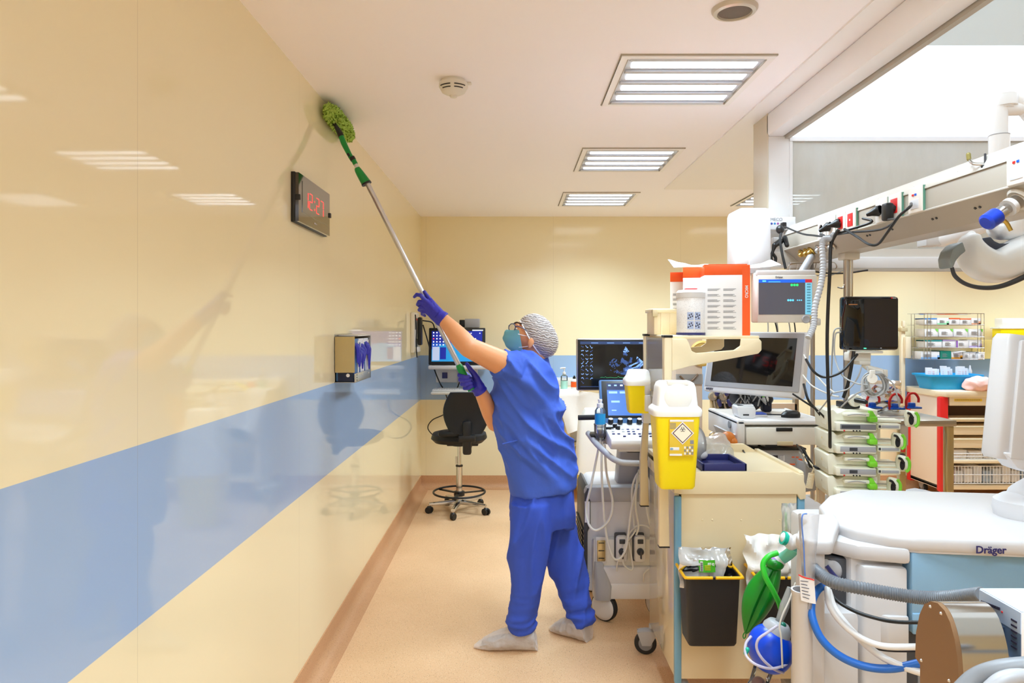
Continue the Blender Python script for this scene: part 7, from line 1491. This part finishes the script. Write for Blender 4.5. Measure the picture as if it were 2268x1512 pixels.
b = MB(); b.loft([(c-ax_*.06, (.03, 0, 0), (0, .03, 0)), (c-ax_*.1, (.028, 0, 0), (0, .028, 0)), (c-ax_*.13, (.034, 0, 0), (0, .034, 0))], m_clear, 24); b.ell(c-ax_*.11, (.02, .02, .02), mat('dark_red', (120, 20, 36), .4)); b.build('mask_port', g, True)
b = MB(); b.tube([P(1722, 1385, 1.99), P(1700, 1400, 1.985), P(1680, 1415, 1.985), P(1676, 1435, 1.985), P(1688, 1458, 1.98), P(1712, 1480, 1.985), P(1735, 1490, 2.0)], .004, mat('clear_tubing', (214, 208, 226), .2, alpha=.75), 10, 8)
b.tube([P(1664, 1408, 2.04), P(1652, 1425, 2.03), P(1652, 1450, 2.01), P(1672, 1470, 1.985), P(1705, 1480, 1.98), P(1735, 1474, 1.99), P(1752, 1462, 2.02)], .004, MATS['clear_tubing'], 10, 8)
b.tube([P(1762, 1290, 1.98), P(1748, 1330, 1.98), P(1734, 1360, 1.98), P(1727, 1385, 1.98), P(1730, 1410, 1.975), P(1732, 1450, 1.975), P(1733, 1478, 1.98)], .0028, m_wcable, 8, 8); tag(b.build('clear_tubing'), 'clear and white tubing wound around the blue resuscitator', 'tube')
b = MB(); b.limb([P(1655, 1438, 2.02), P(1651, 1446, 2.02)], [.007, .006], MATS['teal_cap']); tag(b.build('teal_connector'), 'tiny teal connector left of the blue resuscitator', 'connector')
b = MB(); b.tube([P(1748, 1300, 2.06), P(1738, 1340, 2.06), P(1724, 1380, 2.06)], [.006, .014, .010], m_film, 14, 6); tag(b.build('clear_sleeve'), 'clear plastic sleeve above the blue resuscitator', 'sleeve')
o = pouch('wrapped_syringes', 'clear wrapped syringes with orange tips behind the left column', (1.06, 2.35, .86), .05, .13, 0, m_film, 0, .01, 2, 'packet', .015); b = MB(); b.cyl((-.008, 0, .02), (-.012, 0, .1), .004, m_lime, n=8); b.cyl((.01, 0, .02), (.008, 0, .1), .005, m_white, n=8); b.build('syringe', o); b = MB(); b.cyl((.01, -.01, .015), (.011, -.01, .04), .004, m_orange, n=8); b.build('tip', o)
o.location = P(1748, 1200, 2.3)
# ---------------------------------------------------------------- bottom right corner
g = thing('steel_housing', 'curved polished steel housing with brown side plate at the lower right', 'housing', (.78, 1.2, .9))
def yz(px_, py): Y = 1140/(px_-1135); return (Y, EYE-(py-722)/F*Y)
out = [(2045, 1560), (2045, 1472), (2034, 1455), (2036, 1400), (2044, 1360), (2054, 1338), (2068, 1331), (2084, 1335), (2100, 1352), (2112, 1378), (2122, 1415), (2129, 1460), (2134, 1560)]
pl = [yz(*p) for p in out]
m_br = mat('brown_reflection_plate', (140, 106, 74), .4, .35)  # brown reflection on the metal face, put into its base colour
b = MB(); b.prism(pl, .744, .752, m_br, 'yz'); 
for q in ((2068, 1343), (2092, 1358), (2048, 1462), (2110, 1507)): y_, z_ = yz(*q); b.lathe([(.003, 0), (.002, .002), (0, .0025)], (.744, y_, z_), m_chrome, (-1, 0, 0), 10)
b.build('side_plate', g, True, label='brown side plate')
sm = [pl[0], pl[1], pl[2]]+[tuple(p.xy) for p in catmull([Vector((p[0], p[1], 0)) for p in pl[2:]], 6)]
b = MB(); b.prism(sm, .752, .83, m_chrome, 'yz'); b.build('curved_shell', g, True)
g = thing('glove_carton', 'pale blue and white carton of gloves in the lower right corner', 'box', (.97, 1.2, .99))
m_gc = mat('pale_blue_card', (184, 204, 232), .5); m_gc2 = mat('slate_blue_card', (92, 116, 148), .5)
b = MB(); b.box(.85, 1.10, 1.146, 1.25, .985, 1.072, m_card, .002); b.box(.8495, .852, 1.147, 1.249, .986, 1.035, m_gc2); b.box(.8493, .852, 1.147, 1.249, 1.035, 1.071, m_gc); b.box(.851, 1.1, 1.147, 1.25, 1.0722, 1.0728, m_gc); b.build('carton_body', g, True)
b = MB(); b.prism([(.91, 1.2), (.95, 1.175), (1.02, 1.175), (1.05, 1.2), (1.02, 1.225), (.95, 1.225)], 1.0725, 1.0745, m_dblue, 'xy'); b.build('opening', g, True)
b = MB()
random.seed(6)
for k in range(11): b.box(.848, .8494, 1.195+.0045*k, 1.1975+.0045*k, 1.055-.0006*k, 1.060-.0006*k, m_ink)
for k in range(6): b.box(.848, .8494, 1.20-.004*(k % 2), 1.226, 1.012+.003*(k % 3), 1.020+.003*(k % 3), m_gc2) if k > 3 else None
for k in range(6): b.box(.848, .8494, 1.155, 1.168, 1.05-.009*k, 1.053-.009*k, m_ink)
for k in range(5): b.box(.848, .8494, 1.185+.009*k, 1.191+.009*k, 1.012, 1.030, mat('dark_slate', (50, 66, 92), .5))
b.ell((.8488, 1.19, 1.0545), (.0008, .002, .002), m_red); b.build('print', g, True)
g = thing('tube_support', 'white support arm and grey tube under the pale blue carton', 'arm', (.95, 1.15, .9))
b = MB(); b.loft([((.86, 1.16, .86), (.03, 0, 0), (0, .03, 0)), ((.875, 1.17, .93), (.035, 0, 0), (0, .04, 0)), ((.89, 1.19, .98), (.05, 0, 0), (0, .045, 0))], m_white, 28, p=3); b.box(.86, 1.1, 1.15, 1.25, .955, .984, m_white, .01); b.tube([(.905, 1.12, .80), (.91, 1.12, .9), (.93, 1.13, .94), (.98, 1.13, .95)], .022, m_pearl, 18, 6); b.build('arm_body', g, True)
b = MB(); b.tube([P(2120, 1540, 1.08), P(2160, 1502, 1.08), P(2205, 1484, 1.07), P(2260, 1476, 1.06), P(2330, 1474, 1.05)], .014, m_mgrey, 18, 6); b.tube([P(2180, 1540, 1.05), P(2220, 1506, 1.05), P(2270, 1494, 1.05), P(2330, 1488, 1.05)], .012, m_grey, 18, 6); b.build('tube', g, True)
